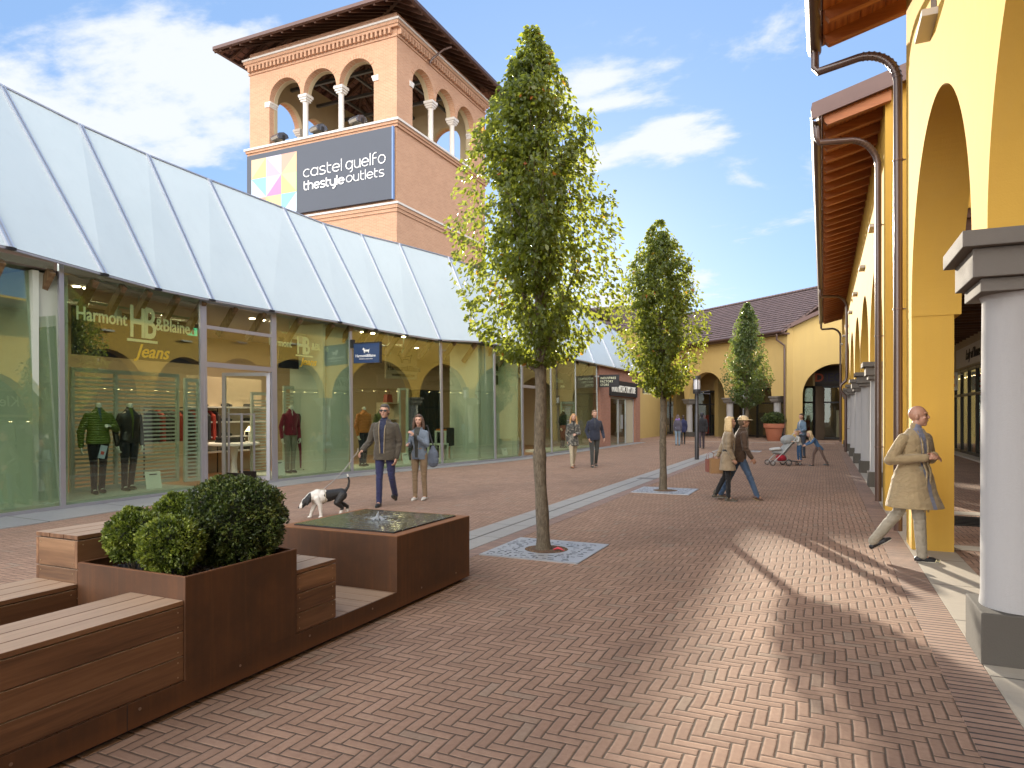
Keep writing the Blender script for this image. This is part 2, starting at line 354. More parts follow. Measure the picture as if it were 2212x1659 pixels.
def wood(name, cols, along='Y', rough=0.55, gscale=1.0, weather=None):
    s = NT(name); tc = s.n('ShaderNodeTexCoord'); t = s.tone()
    sc = {'X': (0.9, 14, 14), 'Y': (14, 0.9, 14), 'Z': (14, 14, 0.9)}[along]
    off = s.n('ShaderNodeVectorMath', operation='SCALE'); cb = s.n('ShaderNodeCombineXYZ')
    for q in range(3): s.L.new(t, cb.inputs[q])
    s.L.new(cb.outputs[0], off.inputs[0]); off.inputs['Scale'].default_value = 37.0
    ad = s.n('ShaderNodeVectorMath', operation='ADD'); s.L.new(tc.outputs['Object'], ad.inputs[0]); s.L.new(off.outputs[0], ad.inputs[1])
    mp = s.n('ShaderNodeMapping'); mp.inputs['Scale'].default_value = [q*gscale for q in sc]; s.L.new(ad.outputs[0], mp.inputs[0])
    g1 = s.noise(mp.outputs[0], 1.0, 5, 0.6, 1.3); g2 = s.noise(mp.outputs[0], 6.0, 4, 0.6, 0.3)
    wv = s.n('ShaderNodeTexWave', wave_type='BANDS', bands_direction={'X':'Y','Y':'X','Z':'X'}[along]); s.L.new(mp.outputs[0], wv.inputs[0]); wv.inputs['Scale'].default_value = 0.35
    wv.inputs['Distortion'].default_value = 9; wv.inputs['Detail'].default_value = 3; wv.inputs['Detail Scale'].default_value = 0.7
    g = s.math('ADD', s.math('MULTIPLY', g1, 0.55), s.math('ADD', s.math('MULTIPLY', g2, 0.25), s.math('MULTIPLY', wv.outputs[1], 0.22)))
    c = s.ramp(g, [(0.30, c4(cols[0])), (0.52, c4(cols[1])), (0.75, c4(cols[2]))])
    tv = s.math('FRACT', s.math('MULTIPLY', t, 7.31))
    c = s.mix(s.math('MULTIPLY', tv, 0.62), c, c4([x*0.62 for x in cols[1]]))
    if weather:
        wz = s.n('ShaderNodeSeparateXYZ'); ge = s.n('ShaderNodeNewGeometry'); s.L.new(ge.outputs['Normal'], wz.inputs[0])
        up = s.math('GREATER_THAN', wz.outputs[2], 0.7)
        c = s.mix(s.math('MULTIPLY', up, s.math('ADD', 0.5, s.math('MULTIPLY', g1, 0.5))), c, c4(weather))
    s.put(s.p.inputs['Base Color'], c); s.p.inputs['Roughness'].default_value = rough
    s.bump(g, 0.25, 0.003); MC[name] = s.m; return s.m
def corten():
    s = NT('rusted_steel'); v = s.coord()
    a = s.noise(v, 3.0, 7, 0.65); st = s.noise(s.coord(scale=(22,22,0.7)), 1.0, 5, 0.6); f = s.noise(v, 120, 4, 0.7)
    c = s.ramp(a, [(0.3,(0.043,0.019,0.009,1)),(0.55,(0.085,0.034,0.013,1)),(0.8,(0.140,0.055,0.020,1))])
    c = s.mix(s.math('MULTIPLY', s.ramp(st, [(0.38,(0,0,0,1)),(0.62,(1,1,1,1))]), 0.6), c, (0.048,0.023,0.012,1)); run = s.ramp(s.noise(s.coord(scale=(9,9,0.35)), 1.0, 6, 0.7), [(0.56,(0,0,0,1)),(0.70,(1,1,1,1))]); c = s.mix(s.math('MULTIPLY', run, 0.35), c, (0.19,0.078,0.027,1)); c = s.mix(s.math('MULTIPLY', f, 0.3), c, (0.13,0.058,0.022,1))
    sp = s.n('ShaderNodeSeparateXYZ'); tc = s.n('ShaderNodeTexCoord'); s.L.new(tc.outputs['Object'], sp.inputs[0])
    lo = s.ramp(s.math('ADD', sp.outputs[2], s.math('MULTIPLY', a, 0.05)), [(0.03,(1,1,1,1)),(0.13,(0,0,0,1))])
    c = s.mix(s.math('MULTIPLY', lo, 0.55), c, (0.20,0.075,0.026,1))
    s.put(s.p.inputs['Base Color'], c); s.p.inputs['Roughness'].default_value = 0.62; s.p.inputs['Metallic'].default_value = 0.15
    s.bump(s.math('ADD', s.math('MULTIPLY', a, 0.5), s.math('MULTIPLY', f, 0.5)), 0.2, 0.003); MC['corten'] = s.m; return s.m
def glass(name, tint, refl=0.25, rough=0.0):
    if name in MC: return MC[name]
    s = NT(name); s.N.remove(s.p)
    tr = s.n('ShaderNodeBsdfTransparent'); tr.inputs[0].default_value = c4(tint)
    gl = s.n('ShaderNodeBsdfGlossy'); gl.inputs[0].default_value = (0.92,1.0,0.94,1); gl.inputs['Roughness'].default_value = rough
    ge = s.n('ShaderNodeNewGeometry'); dt = s.n('ShaderNodeVectorMath', operation='DOT_PRODUCT'); s.L.new(ge.outputs['Normal'], dt.inputs[0]); s.L.new(ge.outputs['Incoming'], dt.inputs[1])
    q = s.math('SUBTRACT', 1.0, s.math('ABSOLUTE', dt.outputs['Value'])); q5 = s.math('POWER', q, 5.0)
    fac = s.math('MINIMUM', s.math('ADD', s.math('MULTIPLY', q5, 0.96), refl), 1.0)
    mx = s.n('ShaderNodeMixShader'); s.L.new(fac, mx.inputs[0]); s.L.new(tr.outputs[0], mx.inputs[1]); s.L.new(gl.outputs[0], mx.inputs[2])
    s.L.new(mx.outputs[0], s.out.inputs[0]); MC[name] = s.m; return s.m
def leafm(name, cols, trans=0.45, tcol=(0.35,0.42,0.05)):
    s = NT(name); t = s.tone(); tf = s.math('FRACT', s.math('MULTIPLY', t, 1.0))
    c = s.ramp(tf, [(p, c4(q)) for p, q in cols])
    s.put(s.p.inputs['Base Color'], c); s.p.inputs['Roughness'].default_value = 0.38; s.p.inputs['Specular IOR Level'].default_value = 0.5
    tl = s.n('ShaderNodeBsdfTranslucent'); s.put(tl.inputs[0], s.mix(0.35, c4(tcol), s.mix(1.0, c, (3.2,3.0,1.6,1), 'MULTIPLY')))
    mx = s.n('ShaderNodeMixShader'); mx.inputs[0].default_value = trans; s.L.new(s.p.outputs[0], mx.inputs[1]); s.L.new(tl.outputs[0], mx.inputs[2])
    s.L.new(mx.outputs[0], s.out.inputs[0]); MC[name] = s.m; return s.m
def tiles(name='roof_tiles', col=(0.17,0.085,0.065)):
    # local x along the eave, local y up the slope
    s = NT(name); tc = s.n('ShaderNodeTexCoord'); v = tc.outputs['Object']
    b = s.n('ShaderNodeTexBrick'); s.L.new(v, b.inputs[0]); b.inputs['Scale'].default_value = 1; b.inputs['Brick Width'].default_value = 0.3; b.inputs['Row Height'].default_value = 0.36
    b.inputs['Mortar Size'].default_value = 0.035; b.inputs['Mortar Smooth'].default_value = 0.8; b.offset = 0.5
    b.inputs['Color1'].default_value = c4(col); b.inputs['Color2'].default_value = c4([x*1.45 for x in col]); b.inputs['Mortar'].default_value = c4([x*0.35 for x in col])
    n = s.noise(v, 1.5, 5, 0.6); c = s.mix(s.math('MULTIPLY', n, 0.4), b.outputs[0], c4([x*0.8 for x in (0.2,0.13,0.12)]))
    s.put(s.p.inputs['Base Color'], c); s.p.inputs['Roughness'].default_value = 0.75
    s.bump(s.math('SUBTRACT', 1.0, b.outputs[1]), 1.0, 0.04); MC[name] = s.m; return s.m
def cloth(name, col, rough=0.85, fold=0.5, pattern=None, sheen=0.2):
    if name in MC: return MC[name]
    s = NT(name); v = s.coord(); a = s.noise(v, 9, 4, 0.55, 0.8); w = s.noise(v, 300, 2, 0.5)
    c = s.mix(a, c4([x*0.72 for x in col]), c4([min(1,x*1.25) for x in col]))
    if pattern: c = s.mix(s.math('GREATER_THAN', s.noise(v, 16, 3, 0.6), 0.53), c, c4(pattern))
    s.put(s.p.inputs['Base Color'], c); s.p.inputs['Roughness'].default_value = rough; s.p.inputs['Specular IOR Level'].default_value = 0.25
    s.p.inputs['Sheen Weight'].default_value = sheen
    f1 = s.noise(s.coord(scale=(1,1,1.8)), 7, 4, 0.55, 1.2)
    s.bump(s.math('ADD', f1, s.math('MULTIPLY', w, 0.04)), fold, 0.05); MC[name] = s.m; return s.m
M_YEL = plaster('yellow_plaster', (0.65, 0.395, 0.075))
M_YEL2 = plaster('pale_yellow_plaster', (0.52, 0.375, 0.145))
M_CREAM = plaster('cream_plaster', (0.46, 0.38, 0.25))
M_PAVE = herring(); M_SOLD = soldier(); M_SOLDX = soldier('soldier_course_across', 0)
M_STONE = stone('pale_limestone', (0.42, 0.37, 0.30), 1.25); M_KERB = stone('grey_kerb_stone', (0.26, 0.26, 0.26), 1.6)
M_DRAIN = stone('drain_slab', (0.33, 0.31, 0.28), 1.0)
M_BRICK = brick_mat('tower_brick', (0.43, 0.205, 0.108), (0.52, 0.275, 0.155), (0.55, 0.42, 0.31))
M_BRICK2 = brick_mat('shop_brick', (0.33, 0.135, 0.08), (0.40, 0.18, 0.11), (0.28, 0.2, 0.16), 0.22, 0.07)
M_GREYST = plaster('grey_capital_paint', (0.175, 0.158, 0.14))
M_BASEST = plaster('dark_base_paint', (0.105, 0.095, 0.082)); M_COLW = plaster('white_column_paint', (0.37, 0.36, 0.355), 0.9)
M_WHITEST = plain('white_stone', (0.56, 0.53, 0.49), 0.8, 0, 0.1, 3, 0.1, 120)
M_TILE = tiles(); M_TILE2 = tiles('roof_tiles_dark', (0.125, 0.085, 0.08))
M_BROWNMET = plain('brown_metal', (0.095, 0.055, 0.048), 0.42, 0.35, 0.15, 4)
M_BROWNPIPE = plain('brown_pipe_paint', (0.085, 0.05, 0.040), 0.30, 0.1, 0.12, 4, coat=0.35)
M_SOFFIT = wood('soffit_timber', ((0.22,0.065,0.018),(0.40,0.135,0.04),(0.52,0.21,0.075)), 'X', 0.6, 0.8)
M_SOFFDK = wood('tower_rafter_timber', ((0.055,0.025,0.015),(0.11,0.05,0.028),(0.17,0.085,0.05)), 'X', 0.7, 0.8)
M_IPE = wood('hardwood_planks', ((0.060,0.026,0.012),(0.165,0.078,0.036),(0.30,0.160,0.080)), 'Y', 0.5, 1.0, (0.43,0.305,0.21))
M_IPEX = wood('hardwood_planks_across', ((0.060,0.028,0.014),(0.165,0.085,0.040),(0.29,0.165,0.085)), 'X', 0.5, 1.0, (0.40,0.29,0.205))
M_CORTEN = corten()
M_GLASS = glass('shop_glass', (0.81, 0.87, 0.79), 0.095); M_GLASSC = glass('clear_glass', (0.9, 0.93, 0.9), 0.03)
M_ALU = plain('anodised_aluminium', (0.42, 0.42, 0.46), 0.35, 0.7, 0.04); M_SEAM = plain('polished_seam_metal', (0.55, 0.57, 0.62), 0.3, 0.7, 0.03)
M_DARKMET = plain('dark_frame_metal', (0.018, 0.017, 0.018), 0.4, 0.3, 0.1); M_LAMPMET = plain('charcoal_post_metal', (0.045, 0.045, 0.050), 0.4, 0.4, 0.1)
M_BLACK = plain('matt_black', (0.012, 0.012, 0.014), 0.6, 0, 0.1); M_WHITE = plain('white_paint', (0.75, 0.75, 0.74), 0.6, 0, 0.04)
# ================================================================ GROUND
def sheet(name, x0, x1, y0, y1, z, mat, **k):
    m = MB(); m.add([(x0,y0,z),(x1,y0,z),(x1,y1,z),(x0,y1,z)], [(0,1,2,3)]); return m.build(name, mat, **k)
sheet('ground', -300, 300, -60, 500, 0, M_PAVE, kind='structure')
def strip(name, x0, x1, y0, y1, z0, z1, mat):
    m = MB(); m.box(x0, x1, y0, y1, z0, z1); return m.build(name, mat, kind='structure')
strip('brick_border', 0.67, 0.925, -8, 45, -0.02, 0.004, M_SOLD)
strip('stone_band', 0.93, 1.40, -8, 41.2, -0.02, 0.008, M_STONE)
strip('drain_channel_stone', -4.40, -4.112, 6.4, 40, -0.02, 0.006, M_DRAIN)
bpy.data.objects['drain_channel_stone'].name = 'drain_stone_west'
strip('drain_channel_stone', -4.088, -3.80, 6.4, 40, -0.02, 0.006, M_DRAIN)
strip('drain_slot', -4.112, -4.088, 6.4, 40, -0.05, 0.0015, M_BLACK)
strip('border_bricks_by_drain', -3.795, -3.585, 6.4, 40, -0.02, 0.0035, M_SOLD)
strip('arcade_cross_band', 1.40, 5.1, 9.55, 9.85, -0.02, 0.006, M_STONE)
strip('arcade_far_cross_band', 1.40, 5.1, 12.9, 13.3, -0.02, 0.006, M_STONE)
# inner shop-front threshold of the arcade
strip('threshold_stone', 4.75, 5.15, -8, 41, -0.02, 0.06, M_STONE)
# facade line of the glass shop
FAC = [(-11.25,-3),(-11.3,0),(-11.5,6.25),(-11.75,9),(-11.8,12),(-11.6,15.2),(-10.85,18.3),(-10.22,20.8),(-9.98,25.7),(-9.88,32),(-9.72,39.3)]
def fx(y):
    for (a, b), (c, d) in zip(FAC, FAC[1:]):
        if b <= y <= d: 
            t = (y-b)/(d-b); return a+(c-a)*t
    return FAC[0][0] if y < FAC[0][1] else FAC[-1][0]
def fsm(y): return sum(fx(y+q) for q in (-1.5,-0.75,0,0.75,1.5))/5.0
def ray_fac(px):
    """point of the facade line seen at photo column px"""
    r = (px-1106.0)/F; dx = -SN + CS*r; dy = CS + SN*r; lo, hi = 3.0, 90.0
    for _ in range(50):
        D = (lo+hi)/2
        if dx*D > fsm(dy*D): lo = D
        else: hi = D
    return dy*lo
m = MB(); ys = [(-3+i*0.7) for i in range(61)]; 
for a, b in zip(ys, ys[1:]):
    wa = 1.05-0.6*min(1,max(0,(a-6)/14)); wb = 1.05-0.6*min(1,max(0,(b-6)/14))
    A0, A1, B0, B1 = fsm(a)-0.15, fsm(a)+wa, fsm(b)-0.15, fsm(b)+wb
    m.add([(A0,a,0.03),(A1,a,0.012),(B1,b,0.012),(B0,b,0.03),(A1,a,-0.02),(B1,b,-0.02)], [(0,1,2,3),(1,4,5,2)])
m.build('shop_kerb', M_KERB, kind='structure')
# pale slab apron in front of the brick shop and the far arcade
strip('far_paving_band', -9.2, 0.6, 41.6, 41.9, -0.02, 0.005, M_DRAIN)
# ================================================================ ARCADE BUILDINGS (right)
def arch_wall(m, o, u, w, th, zt, spans, t=0.0):
    """spans: ('s', a, b, zb) solid or ('a', a, b, spring) arch; o origin, u along, w across (unit), th thickness"""
    o = Vector(o); u = Vector(u).normalized(); w = Vector(w).normalized(); Z = Vector((0,0,1))
    for sp in spans:
        k, a, b, z = sp
        if k == 's': m.extr([(a,z),(b,z),(b,zt),(a,zt)], o, u, Z, w, th, t)
        else:
            c = (a+b)/2; r = (b-a)/2; n = 28 if zt > 10 or k == 'q' else 72
            pts = [(c-r*math.cos(math.pi*i/n), z+r*math.sin(math.pi*i/n)) for i in range(n+1)]
            for p, q in zip(pts, pts[1:]):
                P = [o+u*p[0]+Z*p[1], o+u*q[0]+Z*q[1], o+u*q[0]+Z*zt, o+u*p[0]+Z*zt]; Q = [x+w*th for x in P]
                m.add(P+Q, [(0,1,2,3),(4,7,6,5),(0,4,5,1),(3,2,6,7)], t)
def column(cx, cy, parent, big=False, rot=0.0, zc=2.76):
    """round column with square base and stepped capital"""
    def put(mm, name, mat, smooth=False, bevel=0.0, par=None):
        o = mm.build(name, mat, par, smooth=smooth, bevel=bevel, local=True); return o
    e = MB(); e.lathe([(0.235, 0.335), (0.235, 0.36), (0.228, 0.40), (0.225, 1.4), (0.218, 2.35), (0.222, zc-0.40), (0.235, zc-0.375)], 32)
    sh = e.build('column', M_COLW, None, smooth=True, ang=50)
    sh.location = (cx, cy, 0); sh.rotation_euler = (0, 0, rot); par = parent; sh.parent = parent
    sh.matrix_parent_inverse = mat_world(parent).inverted()
    b = MB(); b.box(-0.27, 0.27, -0.27, 0.27, 0.0, 0.335); put(b, 'column_base', M_BASEST, bevel=0.008, par=sh)
    c = MB(); c.box(-0.275, 0.275, -0.275, 0.275, zc-0.375, zc-0.29); c.box(-0.325, 0.325, -0.325, 0.325, zc-0.288, zc-0.105); c.box(-0.39, 0.39, -0.39, 0.39, zc-0.103, zc)
    put(c, 'capital', M_GREYST, bevel=0.006, par=sh)
    return sh
def roof_plane(name, o, u, v, L, S, mat, parent, th=0.12):
    """tiled roof slab, local x along u (eave), local y along v (up the slope)"""
    u = Vector(u).normalized(); v = Vector(v).normalized(); n = u.cross(v)
    m = MB(); rows = int(S/0.36)
    m.box(0, L, 0, S, -th, 0)
    for i in range(rows):       # each course of tiles overlaps the one below
        m.add([(0,i*0.36,0.045),(L,i*0.36,0.045),(L,i*0.36+0.36,0.006),(0,i*0.36+0.36,0.006),(0,i*0.36,0.001),(L,i*0.36,0.001)], [(0,1,2,3),(4,5,1,0)])
    ob = m.build(name, mat, None)
    M = Matrix((u, v, n)).transposed().to_4x4(); M.translation = Vector(o)
    ob.matrix_world = M; ob.location = M.translation; ob.rotation_euler = M.to_euler()
    if parent: ob.parent = parent; ob.matrix_parent_inverse = mat_world(parent).inverted()
    return ob
WX = 0.95
def pipe_path(p0, p1, zt, r=0.35):
    """S-bend from gutter outlet p0 to the wall pipe above p1, then down"""
    p0 = Vector(p0); q = Vector((p1[0], p1[1], zt)); pts = []
    pts.append(p0); pts.append(p0+Vector((0,0,-0.20)))
    a = p0+Vector((0.01,0,-0.27))
    h = Vector((q.x-a.x, q.y-a.y, 0)); Lh = h.length; h.normalize(); R_ = 0.46
    s0 = a + h*0.03 + Vector((0,0,0.0)); top = a + h*(Lh-R_) + Vector((0,0,0.03))
    pts += [s0, top]
    n = 12
    for i in range(1, n+1):
        t = math.pi/2*i/n
        pts.append(top + h*R_*math.sin(t) - Vector((0,0,1))*R_*(1-math.cos(t)))
    return pts
def downpipe(parent, x, y, gx, gy, gz, zbot=0.12, sbend=False, name='downpipe', rings=True):
    m = MB(); pts = pipe_path((gx,gy,gz), (x,y), gz-0.5)
    last = pts[-1]
    if sbend:
        pts += [Vector((last.x,last.y,3.1)), Vector((last.x-0.04,last.y,2.95)), Vector((last.x-0.20,last.y,2.8)), Vector((last.x-0.23,last.y,2.65)), Vector((last.x-0.19,last.y,2.5)), Vector((last.x-0.06,last.y,2.38)), Vector((last.x-0.04,last.y,2.2)), Vector((last.x-0.04,last.y,zbot))]
    else: pts += [Vector((last.x,last.y,zbot))]
    m.tube(pts, 0.052, 16)
    o = m.build(name, M_BROWNPIPE, parent, smooth=True, ang=50)
    jm = MC.get('pipe_joint_metal') or plain('pipe_joint_metal', (0.13,0.085,0.07), 0.35, 0.4, 0.1)
    for i in range(4, 15):
        p = pts[i]; d = (pts[min(i+1,len(pts)-1)]-pts[i-1]).normalized()
        s = MB(); s.tube([p-d*0.007, p+d*0.007], 0.058, 16); s.build('pipe_seam', jm, o, smooth=True, ang=50)
    zc = last.z-1.0
    while zc > 0.6:
        s = MB(); s.tube([(last.x,last.y,zc-0.012),(last.x,last.y,zc+0.012)], 0.060, 16)
        s.box(last.x, WX+0.01, last.y-0.008, last.y+0.008, zc-0.008, zc+0.008); zc -= 1.9
        s.build('pipe_clamp', jm, o, smooth=True, ang=50)
    return o
def eave(parent, y0, y1, ridge_x=8.0, zE=6.62, slope=0.28, over0=0.0):
    gx = -0.10
    m = MB()     # sheathing boards over the rafters, each board runs along the eave
    n = 7; X0 = gx+0.10; X1 = 1.02
    for i in range(n):
        a = X0+(X1-X0)*i/n; b = X0+(X1-X0)*(i+1)/n-0.006
        za = zE+(a-gx)*slope; zb = zE+(b-gx)*slope
        m.add([(a,y0,za),(b,y0,zb),(b,y1,zb),(a,y1,za),(a,y0,za+0.03),(b,y0,zb+0.03),(b,y1,zb+0.03),(a,y1,za+0.03)], [(0,3,2,1),(4,5,6,7),(0,1,5,4),(1,2,6,5),(2,3,7,6),(3,0,4,7)], 0.05+0.13*i)
    m.build('eave_boarding', wood('soffit_boards', ((0.20,0.055,0.016),(0.36,0.115,0.034),(0.46,0.18,0.06)), 'Y', 0.6, 0.8) if 'soffit_boards' not in MC else MC['soffit_boards'], parent)
    y = y0+0.06; i = 0; rnd = random.Random(int(y0*7))
    while y < y1-0.05:
        m = MB()
        a, b = X0+0.02, X1; za, zb = zE+(a-gx)*slope, zE+(b-gx)*slope; hw = 0.055
        poly = [(a, za-0.07), (a+0.05, za-0.13), (b, zb-0.17), (b, zb), (a, za)]
        m.extr([(p[0], p[1]-0.001) for p in poly], (0, y-hw, 0), (1,0,0), (0,0,1), (0,1,0), 2*hw, 0.03+rnd.random()*0.9); y += 0.62; i += 1
        m.build('rafter', M_SOFFIT, parent)
    # gutter, half round with a rolled lip
    m = MB(); pts = []
    for i in range(11):
        a = math.pi*(1+i/10.0); pts.append((gx-0.005+0.085*math.cos(a), zE+0.02+0.085*math.sin(a)))
    inner = [(gx-0.005+0.077*math.cos(math.pi*(2-i/10.0)), zE+0.02+0.077*math.sin(math.pi*(2-i/10.0))) for i in range(11)]
    prof = [(pts[0][0]-0.012, pts[0][1]+0.012)]+pts+inner
    m.extr(prof, (0,y0-0.12,0), (1,0,0), (0,0,1), (0,1,0), y1-y0+0.24)
    m.build('gutter', M_BROWNMET, parent, smooth=True, ang=40)
    # roof over it
    Lx = ridge_x-gx
    roof_plane('roof', (gx, y1, zE+0.20), (0,-1,0), (1,0,slope), y1-y0, math.hypot(Lx, Lx*slope), M_TILE, parent)
    # verge fascia at the near end
    for (ya, yb) in ((y0-0.10, y0-0.02), (y1+0.02, y1+0.06)):
        m = MB(); m.extr([(gx-0.07,zE+0.00),(ridge_x,zE+(ridge_x-gx)*slope),(ridge_x,zE+0.30+(ridge_x-gx)*slope),(gx-0.07,zE+0.27),(gx-0.09,zE+0.16)], (0,ya,0), (1,0,0), (0,0,1), (0,1,0), yb-ya)
        m.build('verge_fascia', M_BROWNMET, parent)
def niche(parent, y, z=5.30, w=0.36):
    m = MB(); m.box(WX-0.13, WX+0.02, y-w/2-0.08, y+w/2+0.08, z-0.055, z+0.01); o = m.build('window_sill', M_WHITEST, parent, bevel=0.004)
    m = MB(); m.box(WX-0.004, WX+0.03, y-w/2, y+w/2, z+0.01, z+0.62); m.build('window_pane', plain('dark_window', (0.05,0.035,0.02), 0.25, 0, 0.1), parent)
    return o
# ---- near arcade building
B1 = empty('arcade_building', (WX, 0, 0), 0, 'nearest yellow arcade building at the right edge with one tall arch', 'building')
m = MB(); spans = []
sp0 = [('s', -8, -6.7, 0)]
for k in range(3):
    a = 5.7-4.05*(k+1)
    sp0 += [('a', a, a+3.55, 2.76), ('s', a+3.55, a+4.05, 2.76)]
sp0 += [('s', -6.7, -6.45, 2.76), ('a', 5.7, 9.3, 2.76), ('s', 9.3, 9.85, 2.762)]
arch_wall(m, (WX,0,0), (0,1,0), (1,0,0), 0.50, 7.3, sp0)
m.box(WX+0.002, WX+0.43, 9.31, 9.84, 0, 2.762)
m.build('wall', M_YEL, B1, label='sunlit yellow plaster wall with round arches')
for y in (5.48, 1.43, -2.62): column(WX+0.24, y, B1)
niche(B1, 7.5); niche(B1, 3.4)
eave(B1, -8, 10.25)
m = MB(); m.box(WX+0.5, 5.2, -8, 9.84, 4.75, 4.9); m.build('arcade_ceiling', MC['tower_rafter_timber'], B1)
m = MB(); m.extr([(WX+0.5,4.9),(8,4.9),(8,9.0),(WX+0.5,7.2)], (0,9.35,0), (1,0,0), (0,0,1), (0,1,0), 0.4); m.build('gable_wall', M_YEL, B1)
# the gutter of this building drains through a tall pipe
dp = downpipe(B1, 0.87, 9.98, -0.10, 10.22, 6.55)
# ---- second arcade building
B2 = empty('arcade_building', (WX, 12.9, 0), 0, 'long yellow arcade building on the right with many columns and orange rafters', 'building')
m = MB(); sp = [('s', 12.9, 13.4, 0)]
for k in range(7):
    a = 13.4+4.05*k
    sp += [('a', a, a+3.6, 2.76)]
    if k < 6: sp += [('s', a+3.6, a+4.05, 2.76)]
sp += [('s', 13.4+4.05*6+3.6, 41.6, 0)]
arch_wall(m, (WX-0.01,0,0), (0,1,0), (1,0,0), 0.46, 7.25, sp)
m.build('wall', M_YEL, B2, label='yellow plaster wall with a row of round arches')
for k in range(6): column(WX+0.23, 17.22+4.05*k, B2)
for k in range(7): niche(B2, 15.2+4.05*k)
eave(B2, 12.75, 41.2)
m = MB(); m.extr([(WX,4.9),(8,4.9),(8,9.0),(WX,7.0)], (0,12.905,0), (1,0,0), (0,0,1), (0,1,0), 0.4); m.build('gable_wall', M_YEL, B2)
m = MB(); y = 13.0
while y < 41: m.box(WX+0.45, 5.15, y, y+0.12, 4.55, 4.75, 0.01+random.Random(int(y*10)).random()); y += 0.75
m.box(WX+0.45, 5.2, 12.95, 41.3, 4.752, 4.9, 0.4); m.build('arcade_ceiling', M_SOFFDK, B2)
downpipe(B2, 0.86, 13.25, -0.10, 12.85, 6.55); downpipe(B2, 0.86, 30.3, -0.10, 29.6, 6.55, sbend=True); downpipe(B2, 0.86, 41.3, -0.10, 41.1, 6.55)
# ---- shop fronts under the arcade
def shopfront(parent, u0, u1, place, zt=3.45, n=8, glassm=None, seed=1, fascia=M_CREAM, ztop=4.76):
    """place(u, d, z) -> world point; d = depth behind the front"""
    def bx(m, a, b, d0, d1, z0, z1, t=0.0):
        P = [place(a,d0,z0),place(b,d0,z0),place(b,d1,z0),place(a,d1,z0),place(a,d0,z1),place(b,d0,z1),place(b,d1,z1),place(a,d1,z1)]
        m.add(P, [(0,3,2,1),(4,5,6,7),(0,1,5,4),(1,2,6,5),(2,3,7,6),(3,0,4,7)], t)
    r = random.Random(seed); m = MB(); g = MB(); step = (u1-u0)/n
    for i in range(n+1): bx(m, u0+i*step-0.05, u0+i*step+0.05, 0, 0.12, 0.0, zt)
    bx(m, u0+0.05, u1-0.05, 0.01, 0.11, zt-0.12, zt-0.001); bx(m, u0+0.05, u1-0.05, 0.01, 0.11, 2.35, 2.45); bx(m, u0+0.05, u1-0.05, 0.01, 0.11, 0.062, 0.16)
    m.build('shopfront_frame', M_DARKMET, parent)
    for i in range(n): bx(g, u0+i*step+0.05, u0+(i+1)*step-0.05, 0.055, 0.065, 0.16, zt-0.12)
    g.build('shopfront_glass', glassm or M_GLASSC, parent)
    f = MB(); bx(f, u0, u1, -0.05, 0.15, zt+0.001, ztop); f.build('fascia', fascia, parent)
    b = MB(); bx(b, u0, u1, 2.2, 2.3, 0.0, zt); bx(b, u0, u1, 0.15, 2.2, -0.02, 0.03); bx(b, u0, u1, 0.15, 2.2, zt-0.06, zt-0.002)
    for q in (u0-0.06, u1-0.04): bx(b, q, q+0.1, 0.15, 2.2, 0.03, zt-0.06)
    b.build('shop_interior', plain('shop_interior_brown', (0.12,0.085,0.055), 0.8, 0, 0.3, 2.0), parent)
    k = MB()
    for i in range(n*3):
        u = u0+0.3+r.random()*(u1-u0-0.6); d = 0.5+r.random()*1.3; h = 0.6+r.random()*1.6; w = 0.12+r.random()*0.3
        bx(k, u-w, u+w, d, d+0.25, 0.03, h, 0.05+r.random()*0.9)
    s = MC.get('shop_goods')
    if not s:
        q = NT('shop_goods'); c = q.ramp(q.math('FRACT', q.math('MULTIPLY', q.tone(), 9.7)), [(0,(0.02,0.02,0.03,1)),(0.3,(0.12,0.06,0.03,1)),(0.5,(0.03,0.05,0.08,1)),(0.7,(0.35,0.28,0.18,1)),(0.85,(0.3,0.03,0.02,1)),(1,(0.5,0.45,0.4,1))], 'CONSTANT')
        q.put(q.p.inputs['Base Color'], c); MC['shop_goods'] = q.m; s = q.m
    k.build('goods_on_display', s, parent)
    e = MB()
    for i in range(n*2): 
        u = u0+0.3+(i+0.5)*(u1-u0-0.6)/(n*2); bx(e, u-0.04, u+0.04, 1.0, 1.08, zt-0.075, zt-0.065)
    e.build('downlights', emis('warm_lamp', (1.0,0.72,0.36), 14), parent)
shopfront(B2, 13.2, 41, lambda u,d,z: (5.15+d, u, z), n=18, seed=3)
shopfront(B1, -7.5, 9.8, lambda u,d,z: (5.15+d, u, z), n=11, seed=5)
m = MB(); m.box(5.1, 5.3, 9.85, 13.15, 0, 4.9); m.build('arcade_back_wall', M_YEL2, B2)
